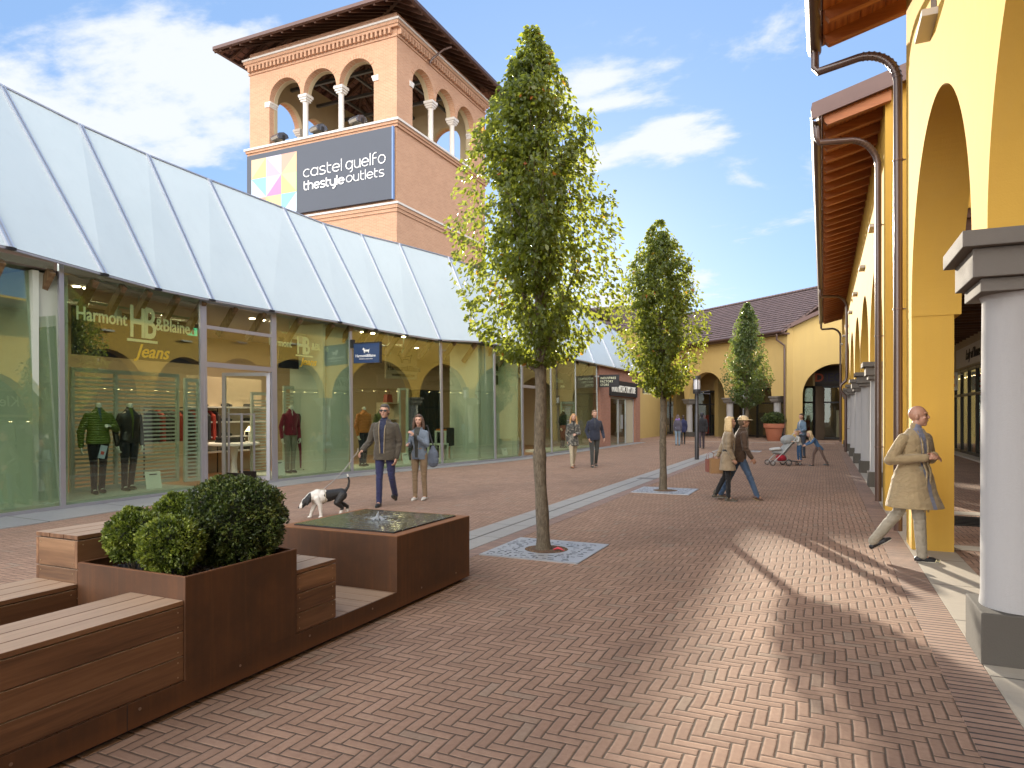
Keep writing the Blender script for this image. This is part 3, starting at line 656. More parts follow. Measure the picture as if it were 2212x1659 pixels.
# ================================================================ TEXT
def text_obj(name, body, size, origin, u, v, mat, depth=0.01, sx=1.0, parent=None, bold=0.0, align='LEFT', shear=0.0, space=1.0):
    cu = bpy.data.curves.new(name, 'FONT'); cu.body = body; cu.size = size; cu.extrude = depth/2; cu.offset = bold; cu.align_x = align
    cu.shear = shear; cu.space_character = space; cu.resolution_u = 3
    tmp = bpy.data.objects.new('tmp', cu); COL.objects.link(tmp)
    bpy.context.view_layer.update(); dg = bpy.context.evaluated_depsgraph_get()
    me = bpy.data.meshes.new_from_object(tmp.evaluated_get(dg)); bpy.data.objects.remove(tmp); bpy.data.curves.remove(cu)
    u = Vector(u).normalized(); v = Vector(v).normalized(); n = u.cross(v); M = Matrix((u, v, n)).transposed().to_4x4()
    S = Matrix.Diagonal((sx, 1, 1, 1)); o_ = Vector(origin)
    me.transform(Matrix.Translation(o_) @ M @ S)
    me.materials.clear(); me.materials.append(mat)
    o = bpy.data.objects.new(name, me); COL.objects.link(o)
    if parent: parent_keep(o, parent)
    return o
# signs under the arcade (the first is read in the mirror of the shop glass)
T_GOLD = plain('gilt_letters', (0.62,0.58,0.45), 0.4, 0.2, 0.05)
s = empty('shop_sign', (5.09, 19, 3.9), 0, 'dark Calvin Klein sign board above the arcade shopfront, mirrored in the glass', 'sign')
m = MB(); m.box(5.02, 5.09, 17.4, 21.6, 3.55, 4.5); m.build('board', M_BLACK, s)
text_obj('lettering', 'Calvin Klein', 0.62, (5.01, 21.2, 3.88), (0,-1,0), (0,0,1), plain('bright_sign_letters', (0.85,0.82,0.7), 0.5, 0, 0.0), 0.02, 1.0, s)
s = empty('shop_sign', (5.09, 29, 3.9), 0, 'pale fascia board with dark script lettering deep inside the right arcade', 'sign')
m = MB(); m.box(5.04, 5.095, 25.5, 33.5, 3.50, 4.25); m.build('board', plain('pale_sign_board', (0.55,0.52,0.46), 0.7, 0, 0.05), s)
text_obj('lettering', 'Lady of Rome', 0.55, (5.03, 31.4, 3.72), (0,-1,0), (0,0,1), M_BLACK, 0.02, 0.85, s, 0, 'LEFT', 0.5)
s = empty('hanging_sign', (4.6, 32.7, 3.0), 0, 'small square white hanging sign with a red letter C and emblem inside the arcade', 'sign')
m = MB(); m.box(4.25, 4.97, 32.67, 32.73, 2.6, 3.33); m.box(4.97, 5.15, 32.685, 32.715, 3.22, 3.26); m.build('board', M_WHITE, s)
red = plain('sign_red', (0.45,0.03,0.03), 0.5)
text_obj('lettering', 'C', 0.72, (4.37, 32.665, 2.72), (1,0,0), (0,0,1), red, 0.01, 1.0, s, 0.02)
m = MB()
for a in range(5):
    q = math.pi*(0.1+0.2*a); m.tube([(4.62,32.662,2.93),(4.62+0.10*math.cos(q),32.662,3.04-0.11+0.11*math.sin(q)),(4.62+0.14*math.cos(q),32.662,2.93+0.10*math.sin(q))], [0.02,0.018,0.01], 6)
m.box(4.52,4.72,32.65,32.664,2.90,2.935); m.build('emblem', red, s)
# ================================================================ GLASS SHOP (left)
def inside(px, b=0.0):
    """point b metres behind the glass line, on the line of sight through photo column px"""
    r = (px-1106.0)/F; dx = -SN+CS*r; dy = CS+SN*r; lo, hi = 3.0, 120.0
    for _ in range(50):
        D = (lo+hi)/2
        if dx*D > fsm(dy*D)-b: lo = D
        else: hi = D
    return Vector((dx*lo, dy*lo, 0))
SHOP = empty('glass_shop', (-12, 15, 0), 0, 'long shop with a green tinted glass front under a sloping pale blue panel roof', 'building')
MUL = [-420, -60, 135, 438, 596, 760, 955, 1070, 1128, 1172, 1192, 1245, 1291]
mp = [Vector((fsm(ray_fac(p)), ray_fac(p), 0)) for p in MUL]
MUL = [-1200, -800]+MUL; mp = [Vector((fsm(-2.5),-2.5,0)), Vector((fsm(1.0),1.0,0))]+mp
def tilt(px): return 0.055 if px < 135 else 0.014   # each bay of glass leans back by its own amount
TILT = 0.014
GT = 4.16
def gt(px): return 4.16 if px < 438 else (4.10 if px < 760 else 4.03)
doors = {438, 1172}
for i, (a, b) in enumerate(zip(mp, mp[1:])):
    px = MUL[i]; d = (b-a).normalized(); nrm = Vector((d.y, -d.x, 0))
    if px == 438 or px == 1128: continue
    g_ = gt(px); m = MB(); TL_ = tilt(px); q_ = Vector((-TL_*g_,0,g_-0.03)); A_, B_ = a+Vector((0,0,0.03)), b+Vector((0,0,0.03)); t_ = Vector((0.010,0,0)); m.add([A_,B_,B_+q_,A_+q_,A_-t_,B_-t_,B_+q_-t_,A_+q_-t_], [(0,1,2,3),(7,6,5,4),(0,4,5,1),(3,2,6,7)])
    m.build('glass_pane', M_GLASS, SHOP)
for i, a in enumerate(mp):
    d = (mp[min(i+1,len(mp)-1)]-mp[max(i-1,0)]).normalized(); n = Vector((d.y,-d.x,0)); wd = 0.042 if MUL[i] in (438,596,135,955,1070,760,1192,1172) else 0.02
    g_ = gt(MUL[i]); m = MB(); zz_ = Vector((-TILT,0,1)).normalized(); m.obox((a.x-TILT*g_/2+0.004,a.y,g_/2), d, zz_.cross(d), zz_, wd if wd > 0.03 else 0.010, 0.022, g_/2); m.build('mullion', M_ALU, SHOP)
m = MB()
for a, b in zip(mp, mp[1:]): m.bar((a.x,a.y,0.055), (b.x,b.y,0.055), 0.05, 0.05)
m.build('glass_channel', M_ALU, SHOP)
def door_bay(i, ztr=2.66, leaf=True):
    GT = gt(MUL[i])
    a, b = mp[i], mp[i+1]; d = (b-a).normalized(); n = Vector((d.y,-d.x,0)); L = (b-a).length
    m = MB(); fr = empty('entrance_door', tuple(a)); parent_keep(fr, SHOP)
    for z, h in ((ztr,0.07),(3.45,0.05),(GT-0.12,0.04)): m.bar((a.x-TILT*z+0.005,a.y,z), (b.x-TILT*z+0.005,b.y,z), 0.05, h*1.5)
    for t in (0.078, L-0.078):
        p = a+d*t; zz_ = Vector((-TILT,0,1)).normalized(); m.obox((p.x-TILT*GT/2+0.006,p.y,GT/2), d, zz_.cross(d), zz_, 0.035, 0.024, GT/2-0.002)
    m.build('door_frame', M_ALU, fr)
    g = MB()
    for z0, z1 in ((ztr+0.07, 3.40), (3.50, GT-0.16)): q0, q1 = Vector((-TILT*z0,0,z0)), Vector((-TILT*z1,0,z1)); g.add([a+q0,b+q0,b+q1,a+q1], [(0,1,2,3)])
    g.build('transom_glass', M_GLASS, fr)
    if leaf:
        # the open leaf swings in from the far jamb
        h0 = b-d*0.13-n*0.05; dirn = (-n*0.93-d*0.37).normalized(); lw = 1.15; e = h0+dirn*lw; side = dirn.cross(Vector((0,0,1)))
        m = MB()
        for t in (0.04, lw-0.04): p = h0+dirn*t; m.obox((p.x,p.y,1.33), dirn, side, (0,0,1), 0.04, 0.03, 1.26)
        for z in (0.12, 2.55): c = h0+dirn*lw/2; m.obox((c.x,c.y,z), dirn, side, (0,0,1), lw/2-0.08, 0.028, 0.04)
        m.build('door_leaf', M_ALU, fr)
        g = MB(); c = h0+dirn*lw/2; g.obox((c.x,c.y,1.33), dirn, side, (0,0,1), lw/2-0.07, 0.006, 1.18); g.build('door_glass', M_GLASSC, fr)
        k = MB(); p = h0+dirn*(lw-0.12); 
        k.tube([(p+side*0.07)+Vector((0,0,0.75)), (p+side*0.07)+Vector((0,0,1.75))], 0.016, 8)
        for z in (0.85,1.65): k.tube([p+Vector((0,0,z)), p+side*0.07+Vector((0,0,z))], 0.01, 6)
        k.build('door_handle', M_SEAM, fr, smooth=True)
door_bay(5); door_bay(10, leaf=False)
# ---- sloping roof: measured seam by seam (photo column of the lower end, setback and survey point of the upper end)
SEAM = [(-560,(-800,-560),2.9),(-230,(-450,-60),2.9),(5,(-200,72),2.8),(208,(2,185),2.7),(325,(172,270),2.4),(442,(318,335),2.15),(572,(450,388),1.95),(720,(612,450),1.75),(798,(697,483),1.65),(865,(780,507),1.55),(938,(862,527),1.45),
        (1030,(968,556),1.35),(1105,(1050,588),1.3),(1170,(1124,612),1.25),(1225,(1186,638),1.2),(1275,(1238,662),1.15),(1320,(1280,684),1.1),(1358,(1312,702),1.05),(1384,(1336,720),1.0)]
RB, RT = [], []
BY_ = {5:533, 208:590, 325:622, 442:646, 572:669, 720:694, 798:710, 865:722, 938:733}
for bx_, (tx, ty), off in SEAM:
    yb = ray_fac(bx_); B = Vector((fsm(yb)+0.19, yb, 0)); DB = -SN*B.x+CS*B.y; B.z = 1.6+(896-BY_[bx_])/F*DB if bx_ in BY_ else (4.17 if bx_ < 100 else 4.02); r = (tx-1106.0)/F; dx = -SN+CS*r; dy = CS+SN*r
    D = (B.x-off)/dx; T = Vector((dx*D, dy*D, 1.6+(896-ty)/F*D)); RB.append(B); RT.append(T)
roofm = NT('roof_panel'); v = roofm.coord(); cc = roofm.mix(roofm.noise(v, 0.7, 4, 0.6), (0.42,0.485,0.495,1), (0.50,0.56,0.565,1))
cc = roofm.mix(roofm.math('MULTIPLY', roofm.tone(), 0.22), cc, (0.58,0.63,0.635,1))
roofm.put(roofm.p.inputs['Base Color'], cc); roofm.p.inputs['Roughness'].default_value = 0.42; roofm.p.inputs['Metallic'].default_value = 0.05; roofm.p.inputs['Coat Weight'].default_value = 0.35
st_ = roofm.ramp(roofm.noise(roofm.coord(scale=(3,3,0.5)), 1.5, 6, 0.7, 0.4), [(0.5,(0,0,0,1)),(0.78,(1,1,1,1))]); roofm.put(roofm.p.inputs['Base Color'], roofm.mix(roofm.math('MULTIPLY', st_, 0.22), cc, (0.38,0.42,0.43,1))); roofm.bump(roofm.noise(v, 0.9, 2, 0.5), 0.10, 0.05)
roofm.p.inputs['Coat Weight'].default_value = 0.35; roofm.p.inputs['Coat Roughness'].default_value = 0.25
rr = random.Random(4)
for i in range(len(RB)-1):
    m = MB(); P = [RB[i], RB[i+1], RT[i+1], RT[i]]; n = (P[1]-P[0]).cross(P[3]-P[0]).normalized(); 
    if n.x < 0: n = -n
    Q = [p-n*0.05 for p in P]; m.add(P+Q, [(0,1,2,3),(7,6,5,4),(0,4,5,1),(1,5,6,2),(2,6,7,3),(3,7,4,0)], 0.05+0.9*rr.random())
    m.build('roof_panel', roofm.m, SHOP)
for B, T in zip(RB, RT):
    m = MB(); d = (T-B).normalized(); o = Vector((0.82,0,0.4)).normalized()
    for s_ in (-0.028, 0.028): m.bar(B-d*0.03+o*0.02+Vector((0,s_,0)), T+o*0.02+Vector((0,s_,0)), 0.028, 0.045, up=o)
    m.bar(B+o*0.004, T+o*0.004, 0.10, 0.016, up=o)
    sm_ = m.build('roof_seam', M_SEAM, SHOP); m = MB(); m.box(B.x-0.03,B.x+0.05,B.y-0.07,B.y+0.07,B.z-0.05,B.z-0.008); m.build('seam_end_clamp', M_DARKMET, sm_)
m = MB()
for i in range(len(RB)-1): m.bar(RB[i]+Vector((-0.01,0,-0.03)), RB[i+1]+Vector((-0.01,0,-0.03)), 0.05, 0.03)
m.build('roof_edge_trim', M_ALU, SHOP); m = MB()
for i in range(len(RB)-1): m.bar(RT[i]+Vector((-0.02,0,0.01)), RT[i+1]+Vector((-0.02,0,0.01)), 0.10, 0.03)
m.build('roof_edge_trim', M_ALU, SHOP)
# flat roof behind, interior shell
m = MB()
for i in range(len(RT)-1):
    a, b = RT[i], RT[i+1]; m.add([(a.x-0.03,a.y,a.z-0.25),(b.x-0.03,b.y,b.z-0.25),(-25,b.y,b.z-0.4),(-25,a.y,a.z-0.4)], [(0,1,2,3)])
m.build('flat_roof', plain('roof_felt', (0.2,0.2,0.2), 0.9), SHOP)
INT = plain('shop_wall_cream', (0.40,0.33,0.23), 0.8, 0, 0.05); INTW = plain('shop_display_white', (0.46,0.50,0.42), 0.6, 0, 0.03)
ysx = [-4+i*1.2 for i in range(37)]
m = MB(); c = MB(); fl = MB(); dp_ = MB()
for a, b in zip(ysx, ysx[1:]):
    A, B = fsm(a), fsm(b)
    m.add([(A-6,a,0),(B-6,b,0),(B-6,b,4.1),(A-6,a,4.1)], [(0,1,2,3)])
    c.add([(A-0.03,a,4.0),(B-0.03,b,4.0),(B-6,b,4.0),(A-6,a,4.0)], [(0,3,2,1)])
    fl.add([(A-0.06,a,0.034),(B-0.06,b,0.034),(B-6,b,0.034),(A-6,a,0.034)], [(0,1,2,3)])
m.build('back_wall', INT, SHOP); c.build('ceiling', plain('shop_ceiling_grey', (0.36,0.34,0.34), 0.8, 0, 0.03), SHOP)
fl.build('shop_floor', wood('shop_floorboards', ((0.16,0.085,0.04),(0.24,0.13,0.06),(0.32,0.19,0.1)), 'Y', 0.35), SHOP)
# window display floors, blank side panels and party walls
for (p0, p1) in ((-200,420),(610,1120),(1200,1288)):
    m = MB(); n = 8
    for i in range(n):
        a0 = inside(p0+(p1-p0)*i/n, 0.04); b0 = inside(p0+(p1-p0)*(i+1)/n, 0.04)
        q0 = Vector((a0.x-1.35, a0.y, 0)); q1 = Vector((b0.x-1.35, b0.y, 0))
        m.add([(a0.x,a0.y,0.13),(b0.x,b0.y,0.13),(q1.x,q1.y,0.13),(q0.x,q0.y,0.13),(a0.x,a0.y,0.03),(b0.x,b0.y,0.03),(q1.x,q1.y,0.03),(q0.x,q0.y,0.03)], [(0,1,2,3),(4,5,1,0),(3,2,6,7)] + ([(0,3,7,4)] if i == 0 else []) + ([(1,5,6,2)] if i == n-1 else []))
    m.build('display_floor', INTW, SHOP)
def inpanel(p0, p1, b, h=3.95, th=0.08, name='display_panel', mat=None, z0=0.03):
    a = inside(p0, b); c_ = inside(p1, b); m = MB(); m.bar((a.x,a.y,(h+z0)/2), (c_.x,c_.y,(h+z0)/2), th, h-z0); return m.build(name, mat or INTW, SHOP)
inpanel(-300, 76, 1.1); inpanel(78, 132, 0.22)
m = MB(); m.box(-17.5,-11.4,-2.62,-2.5,0,4.0); m.build('party_wall', INT, SHOP)
for px, w in ((77, 0.9), (140, 0.35), (700, 0.5), (1035, 0.5), (1118, 0.3)):
    a = inside(px, 0.12); m = MB(); m.box(a.x-w-0.6, a.x, a.y-0.05, a.y+0.05, 0.03, 3.96); m.build('side_panel', INTW, SHOP)
inpanel(702, 752, 0.30); inpanel(1036, 1066, 0.28)
# ribs under the roof edge
for i in range(2, len(RB)-1):
    for t in (0.0, 0.5):
        p = RB[i].lerp(RB[i+1], t); m = MB(); a = Vector((p.x-0.22, p.y, 3.98)); b_ = Vector((p.x-0.70, p.y-0.02, 3.36))
        m.bar(a, b_, 0.09, 0.14, up=(1,0,0.6)); m.build('timber_rib', wood('rib_timber', ((0.10,0.06,0.03),(0.17,0.11,0.05),(0.23,0.16,0.08)), 'Z') if 'rib_timber' not in MC else MC['rib_timber'], SHOP)
# shop lamps
lampm = emis('shop_lamp', (1.0,0.80,0.52), 26)
for px, b, k in ((165,1.0,2),(545,1.2,3),(783,0.8,2),(872,0.7,1),(980,1.5,2),(330,2.6,2),(655,2.6,2),(900,3.0,2),(1100,1.2,2),(1215,1.5,1),(500,3.6,2)):
    for q in range(k):
        a = inside(px+q*22, b); m = MB(); m.lathe([(0.06,3.985),(0.06,3.995)], 12, (a.x,a.y,0)); m.build('downlight', lampm, SHOP, smooth=False)
for px, b, e in ((180,2.2,60),(360,2.8,60),(520,3.2,85),(660,2.4,50),(850,2.4,80),(1000,2.6,60),(1120,2.2,60),(1235,2.4,60)):
    a = inside(px, b); L_ = bpy.data.lights.new('shop_lamp', 'AREA'); L_.energy = e*0.46; L_.color = (1.0,0.78,0.50); L_.size = 0.8; L_.shape = 'DISK'
    o = bpy.data.objects.new('shop_lamp', L_); COL.objects.link(o); o.location = (a.x, a.y, 3.93); parent_keep(o, SHOP)
m = MB()
for px in (255, 300, 625, 840, 872, 1085):
    a = inside(px, 0.7); m.lathe([(0.05,3.42),(0.065,3.44),(0.065,3.62),(0.02,3.63)], 14, (a.x,a.y,0)); m.tube([(a.x,a.y,3.62),(a.x,a.y,3.98)], 0.012, 6)
a, b_ = inside(160,0.7), inside(420,0.7); m.bar((a.x,a.y,3.68),(b_.x,b_.y,3.68),0.04,0.04); a, b_ = inside(610,0.7), inside(700,0.7); m.bar((a.x,a.y,3.68),(b_.x,b_.y,3.68),0.04,0.04)
m.build('track_spotlights', plain('track_light_green', (0.28,0.40,0.36), 0.5), SHOP, smooth=True)
m = MB(); a = inside(415, 0.9); m.box(a.x-0.02,a.x+0.02,a.y-0.12,a.y+0.12,3.35,3.52); m.build('exit_sign', emis('exit_green', (0.05,0.4,0.22), 0.6), SHOP)
m = MB(); m.box(a.x+0.021,a.x+0.026,a.y-0.03,a.y+0.03,3.37,3.50); m.build('exit_sign_figure', M_WHITE, SHOP)
m = MB(); a = inside(1292, 0.3); m.box(a.x-6.2, a.x-0.05, a.y-0.1, a.y+0.1, 0, 4.0); m.build('party_wall', INT, SHOP)
# ---- louvre screens, signs, furniture inside the shop
def louvre(p0, p1, b, z0, z1, label, name='louvre_screen', nsl=30, gap=None):
    a = inside(p0, b); c_ = inside(p1, b); d = (c_-a).normalized(); n = Vector((d.y,-d.x,0)); r_ = empty(name, (a.x,a.y,z0), 0, label, 'display screen')
    m = MB(); L = (c_-a).length
    for t in [0.03, L-0.03] + ([L*0.38] if L > 1.8 else []): p = a+d*t; m.obox((p.x,p.y,(z0+z1)/2), d, n, (0,0,1), 0.035, 0.03, (z1-z0)/2)
    for z in (z0+0.04, z1-0.04): m.bar((a.x,a.y,z),(c_.x,c_.y,z), 0.055, 0.08)
    m.build('screen_frame', INTW, r_)
    m = MB(); k = int((z1-z0-0.2)/0.082)
    for i in range(k): z = z0+0.13+i*0.082; m.bar((a.x,a.y,z),(c_.x,c_.y,z), 0.02, 0.036)
    m.build('slats', INTW, r_); return r_
louvre(152, 385, 1.25, 0.131, 2.5, 'wide pale slatted screen behind the green and black jacket mannequins')
louvre(398, 430, 0.9, 0.131, 2.4, 'narrow empty pale screen panel beside the shop door behind the shrub')
louvre(612, 664, 1.1, 0.131, 2.35, 'pale slatted screen behind the red varsity jacket mannequin')
louvre(542, 580, 2.0, 0.04, 2.2, 'pale slatted screen just inside the open shop door')
louvre(1046, 1100, 1.0, 0.131, 2.3, 'pale slatted screen behind the mannequin in a green coat')
louvre(1212, 1240, 1.0, 0.131, 2.2, 'pale slatted screen in the last glass bay before the brick shop')
NAVY = plain('navy_board', (0.012,0.014,0.035), 0.4, 0, 0.05); PALE = plain('pale_green_letters', (0.78,0.80,0.55), 0.4, 0, 0.03); ORNG = plain('amber_letters', (0.95,0.50,0.05), 0.4, 0, 0.05)
def facade_board(p0, p1, b, z0, z1, mat, root):
    a = inside(p0, b); c_ = inside(p1, b); m = MB(); m.bar((a.x,a.y,(z0+z1)/2),(c_.x,c_.y,(z0+z1)/2), 0.04, z1-z0); m.build('board', mat, root)
    return a, c_
def jeans_sign(p0, p1, b, z0, z1, label, l0, l1, sc):
    s = empty('shop_sign', tuple(inside(p0,b)), 0, label, 'sign'); facade_board(p0, p1, b, z0, z1, NAVY, s)
    a = inside(l0, 0.22); c_ = inside(l1, 0.22); d = (c_-a).normalized(); L = (c_-a).length; Z = (0,0,1)
    zb = z0+(z1-z0)*0.50
    text_obj('lettering', 'Harmont', 0.34*sc, a+Vector((0,0,zb+0.10*sc)), d, Z, PALE, 0.01, 0.80, s, 0.004)
    text_obj('monogram', 'HB', 0.85*sc, a+d*L*0.435+Vector((0,0,zb-0.08*sc)), d, Z, PALE, 0.01, 0.60, s, 0.012, space=0.8)
    text_obj('lettering', '&Blaine', 0.34*sc, a+d*L*0.68+Vector((0,0,zb+0.10*sc)), d, Z, PALE, 0.01, 0.82, s, 0.004)
    text_obj('script_lettering', 'Jeans', 0.36*sc, a+d*L*0.50+Vector((0,0,zb-0.46*sc)), d, Z, ORNG, 0.012, 1.0, s, 0.004, shear=0.35)
    m = MB(); q = a+d*L*0.42; r_ = a+d*L*0.70; m.bar((q.x,q.y,zb-0.15*sc),(r_.x,r_.y,zb-0.15*sc), 0.012, 0.05*sc); m.build('underline', PALE, s)
jeans_sign(155, 436, 0.95, 2.72, 3.62, 'wide navy sign board with large pale Harmont & Blaine Jeans lettering in the left bay', 163, 404, 1.0)
jeans_sign(602, 716, 0.95, 2.80, 3.58, 'navy sign board with pale Harmont & Blaine Jeans lettering right of the shop door', 580, 712, 0.72)
def small_sign(name, label, p0, p1, b, z0, z1, mat, lines):
    s = empty(name, tuple(inside(p0,b)), 0, label, 'sign'); a, c_ = facade_board(p0, p1, b, z0, z1, mat, s)
    d = (c_-a).normalized(); n = Vector((d.y,-d.x,0)); L = (c_-a).length
    for body, size, fx_, z, mt, sx in lines: text_obj('lettering', body, size, a+n*0.03+d*L*fx_+Vector((0,0,z)), d, (0,0,1), mt, 0.008, sx, s, 0.003)
    return s, a, d, L, n
DK = plain('dark_letters', (0.04,0.035,0.02), 0.5)
s_, a_, d_, L_, n_ = small_sign('shop_sign', 'cream wall sign with a dachshund outline and Harmont&Blaine women\'s collection above the curtain', 832, 900, 1.6, 2.75, 3.75, INT,
    [('Harmont&Blaine', 0.25, 0.05, 3.02, DK, 0.85), ("WOMEN'S COLLECTION", 0.10, 0.18, 2.84, DK, 0.9)])
DOG = [(0,0.62),(0.07,0.72),(0.13,0.95),(0.2,1.0),(0.27,0.88),(0.3,0.66),(0.42,0.58),(0.7,0.60),(0.86,0.62),(1.0,0.78),(1.0,0.70),(0.93,0.52),(0.9,0.3),(0.9,0.02),(0.8,0.0),(0.8,0.25),(0.68,0.33),(0.42,0.30),(0.36,0.22),(0.36,0.0),(0.27,0.0),(0.26,0.25),(0.2,0.42),(0.14,0.62)]
def dog_mark(root, o, u, w, h, mat, outline=False):
    m = MB(); P = [Vector(o)+Vector(u)*(x*w)+Vector((0,0,y*h)) for x, y in DOG]
    if outline: m.tube(P+[P[0]], 0.012, 5)
    else:
        nn = Vector(u).cross(Vector((0,0,1)))*0.006; b = len(P); me_ = MB(); bm = bmesh.new()
        vs = [bm.verts.new(p) for p in P]; bm.faces.new(vs); bmesh.ops.triangulate(bm, faces=bm.faces[:]); bm.verts.index_update()
        m.add([v_.co[:] for v_ in bm.verts], [tuple(q.index for q in f.verts) for f in bm.faces]); bm.free()
    return m.build('dachshund_emblem', mat, root)
dog_mark(s_, a_+n_*0.03+d_*L_*0.36+Vector((0,0,3.28)), d_, 0.62, 0.36, DK, True)
small_sign('shop_sign', 'black board with pale Harmont & Blaine lettering behind the front tree trunk', 1052, 1116, 0.9, 2.72, 3.5, M_BLACK, [('Harmont&Blaine', 0.36, 0.16, 3.06, PALE, 0.95), ('beachwear', 0.24, 0.5, 2.82, PALE, 0.9)])
small_sign('shop_sign', 'small olive board with pale Blaine lettering in the last glass bays', 1196, 1234, 0.9, 2.75, 3.5, plain('olive_board', (0.10,0.095,0.05), 0.5), [('&Blaine', 0.30, 0.1, 3.05, PALE, 0.9), ('people', 0.2, 0.35, 2.85, PALE, 0.9)])
# curtain, shelves, tables
def thing_box(name, label, cat, px, b, parts, rz=0.0, z=0.034, mat=INTW, group=None):
    a = inside(px, b); r_ = empty(name, (a.x,a.y,z), rz, label, cat, group)
    for nm, mt, boxes in parts:
        m = MB()
        for bx in boxes: m.box(*bx)
        m.build(nm, mt, r_, local=True)
    return r_
cur = MB(); a, c_ = inside(880, 1.35), inside(952, 1.35); d = (c_-a); n = Vector((d.normalized().y,-d.normalized().x,0)); K = 90; pts = []
for i in range(K+1): pts.append(a+d*(i/K)+n*0.045*math.sin(i*0.95)+n*0.02*math.sin(i*2.3))
for p, q in zip(pts, pts[1:]): cur.add([(p.x,p.y,0.14),(q.x,q.y,0.14),(q.x,q.y,2.42),(p.x,p.y,2.42)], [(0,1,2,3)])
tag(cur.build('curtain', plain('black_curtain', (0.012,0.013,0.011), 0.85, 0, 0.3), None, smooth=True, ang=80), 'black pleated fitting room curtain behind the walking couple', 'curtain')
m = MB(); e = empty('fitting_room_frame', tuple(a), 0, 'pale square frame carrying the black curtain', 'frame'); f0 = inside(862, 1.45)
m.box(f0.x-0.04,f0.x+0.04,f0.y-0.04,f0.y+0.04,0.13,2.45); m.box(a.x-0.04,a.x+0.04,a.y-0.04,a.y+0.04,0.13,2.45); m.bar((f0.x,f0.y,2.42),(a.x,a.y,2.42),0.06,0.06)
for z in (0.5,1.0,1.5,1.95): m.bar((f0.x-0.3,f0.y,z),(a.x-0.3,a.y,z),0.3,0.03)
m.build('frame', INTW, e)
for i, (px, b, w, h, lab) in enumerate(((958,0.75,0.42,0.95,'taller white display stool carrying folded clothes beside the handbag'),(946,0.55,0.5,0.55,'low white display stool in front of the taller one'),(1098,0.6,0.62,0.62,'white display table with a folded dark garment in the bay behind the tree trunk'))):
    t_ = thing_box('display_stool' if i < 2 else 'display_table', lab, 'stool' if i < 2 else 'table', px, b, [('top', INTW, [(-w/2,w/2,-w/2,w/2,h-0.05,h)])]+[('leg', INTW, [(sx*w/2-(0.06 if sx>0 else 0), sx*w/2+(0.06 if sx<0 else 0), sy*w/2-(0.06 if sy>0 else 0), sy*w/2+(0.06 if sy<0 else 0), 0, h-0.052)]) for sx in (-1,1) for sy in (-1,1)], z=0.134)
thing_box('folded_clothes', 'orange and black garments draped over the taller white stool', 'clothes', 960, 0.75, [('orange_garment', plain('orange_cloth',(0.45,0.14,0.02),0.9), [(-0.2,0.2,-0.2,0.2,0,0.05)]), ('black_garment', plain('black_cloth',(0.015,0.015,0.015),0.9), [(0.0,0.23,-0.22,0.23,0.051,0.09),(0.215,0.24,-0.22,0.23,-0.5,0.051)])], z=1.085)
# goods shelf behind the open door: shoes, folded clothes, round table
t_ = thing_box('shoe_shelf', 'white wall shelves with dark shoes seen through the open door', 'shelf', 470, 3.4, [('back_panel', INT, [(-0.05,0,-1.0,1.6,0,2.6)])]+[('shelf', M_WHITE, [(0,0.35,-1.0,1.6,z,z+0.04)]) for z in (0.55,0.95,1.35,1.75)])
rs = random.Random(8)
for z in (0.99,1.39,1.79,0.59):
    for k in range(3):
        yy = -0.7+k*0.8; m = MB(); 
        for q in (0, 0.13): m.tube([(0.05,yy+q,0.04),(0.15,yy+q,0.045),(0.27,yy+q,0.03)],[0.045,0.05,0.03],8)
        o = m.build('pair_of_shoes', M_BLACK, None, smooth=True); o.location = (t_.location.x, t_.location.y, t_.location.z+z)
        tag(o, 'pair of dark shoes on a white shelf inside the open door', 'shoes', 'dark shoes on the shelves inside the door')
t_ = empty('display_table', tuple(inside(505,2.3)), 0, 'low round white table just inside the open shop door', 'table')
m = MB(); m.lathe([(0.62,0.80),(0.64,0.82),(0.64,0.86),(0.62,0.88)], 32); m.build('table_top', M_WHITE, t_, smooth=True, local=True)
m = MB(); m.lathe([(0.32,0.03),(0.09,0.08),(0.07,0.4),(0.12,0.798)], 16); m.build('pedestal', M_WHITE, t_, smooth=True, local=True)
a = t_.location
m = MB(); m.box(-0.3,0.1,-0.35,0.3,0.001,0.05); m.box(-0.28,0.08,-0.33,0.28,0.052,0.1); m.box(-0.3,0.1,-0.34,0.3,0.102,0.14); o = m.build('folded_clothes', M_BLACK, None, bevel=0.01); o.location = (a.x, a.y, 0.88); tag(o, 'stack of folded black clothes on the round table inside the door', 'clothes')
o = empty('table_lantern', (a.x+0.12, a.y+0.4, 0.88), 0, 'small white lantern with a glowing top on the round table', 'lantern')
m = MB()
for sx in (-1,1):
    for sy in (-1,1): m.box(sx*0.08-0.01,sx*0.08+0.01,sy*0.08-0.01,sy*0.08+0.01,0,0.28)
m.box(-0.1,0.1,-0.1,0.1,-0.0,0.02); m.build('cage', M_WHITE, o, local=True)
m = MB(); m.lathe([(0.14,0.281),(0.05,0.38),(0.02,0.42)], 4); m.build('lantern_roof', emis('lantern_glow',(1.0,0.75,0.4),1.6), o, local=True)
for px, b, lab in ((508,0.35,'grey security gate standing left in the open shop doorway'),(535,0.5,'grey security gate standing right in the open shop doorway')):
    a = inside(px, b); g = empty('security_gate', (a.x,a.y,0.034), 0, lab, 'security gate'); m = MB()
    m.box(-0.25,0.25,-0.02,0.02,0,0.25); m.build('foot', M_DARKMET, g, local=True)
    m = MB(); 
    for x in (-0.22,0.18): m.box(x,x+0.04,-0.015,0.015,0.251,1.6)
    m.box(-0.18,0.18,-0.015,0.015,1.56,1.6); m.build('loop_frame', M_ALU, g, local=True)
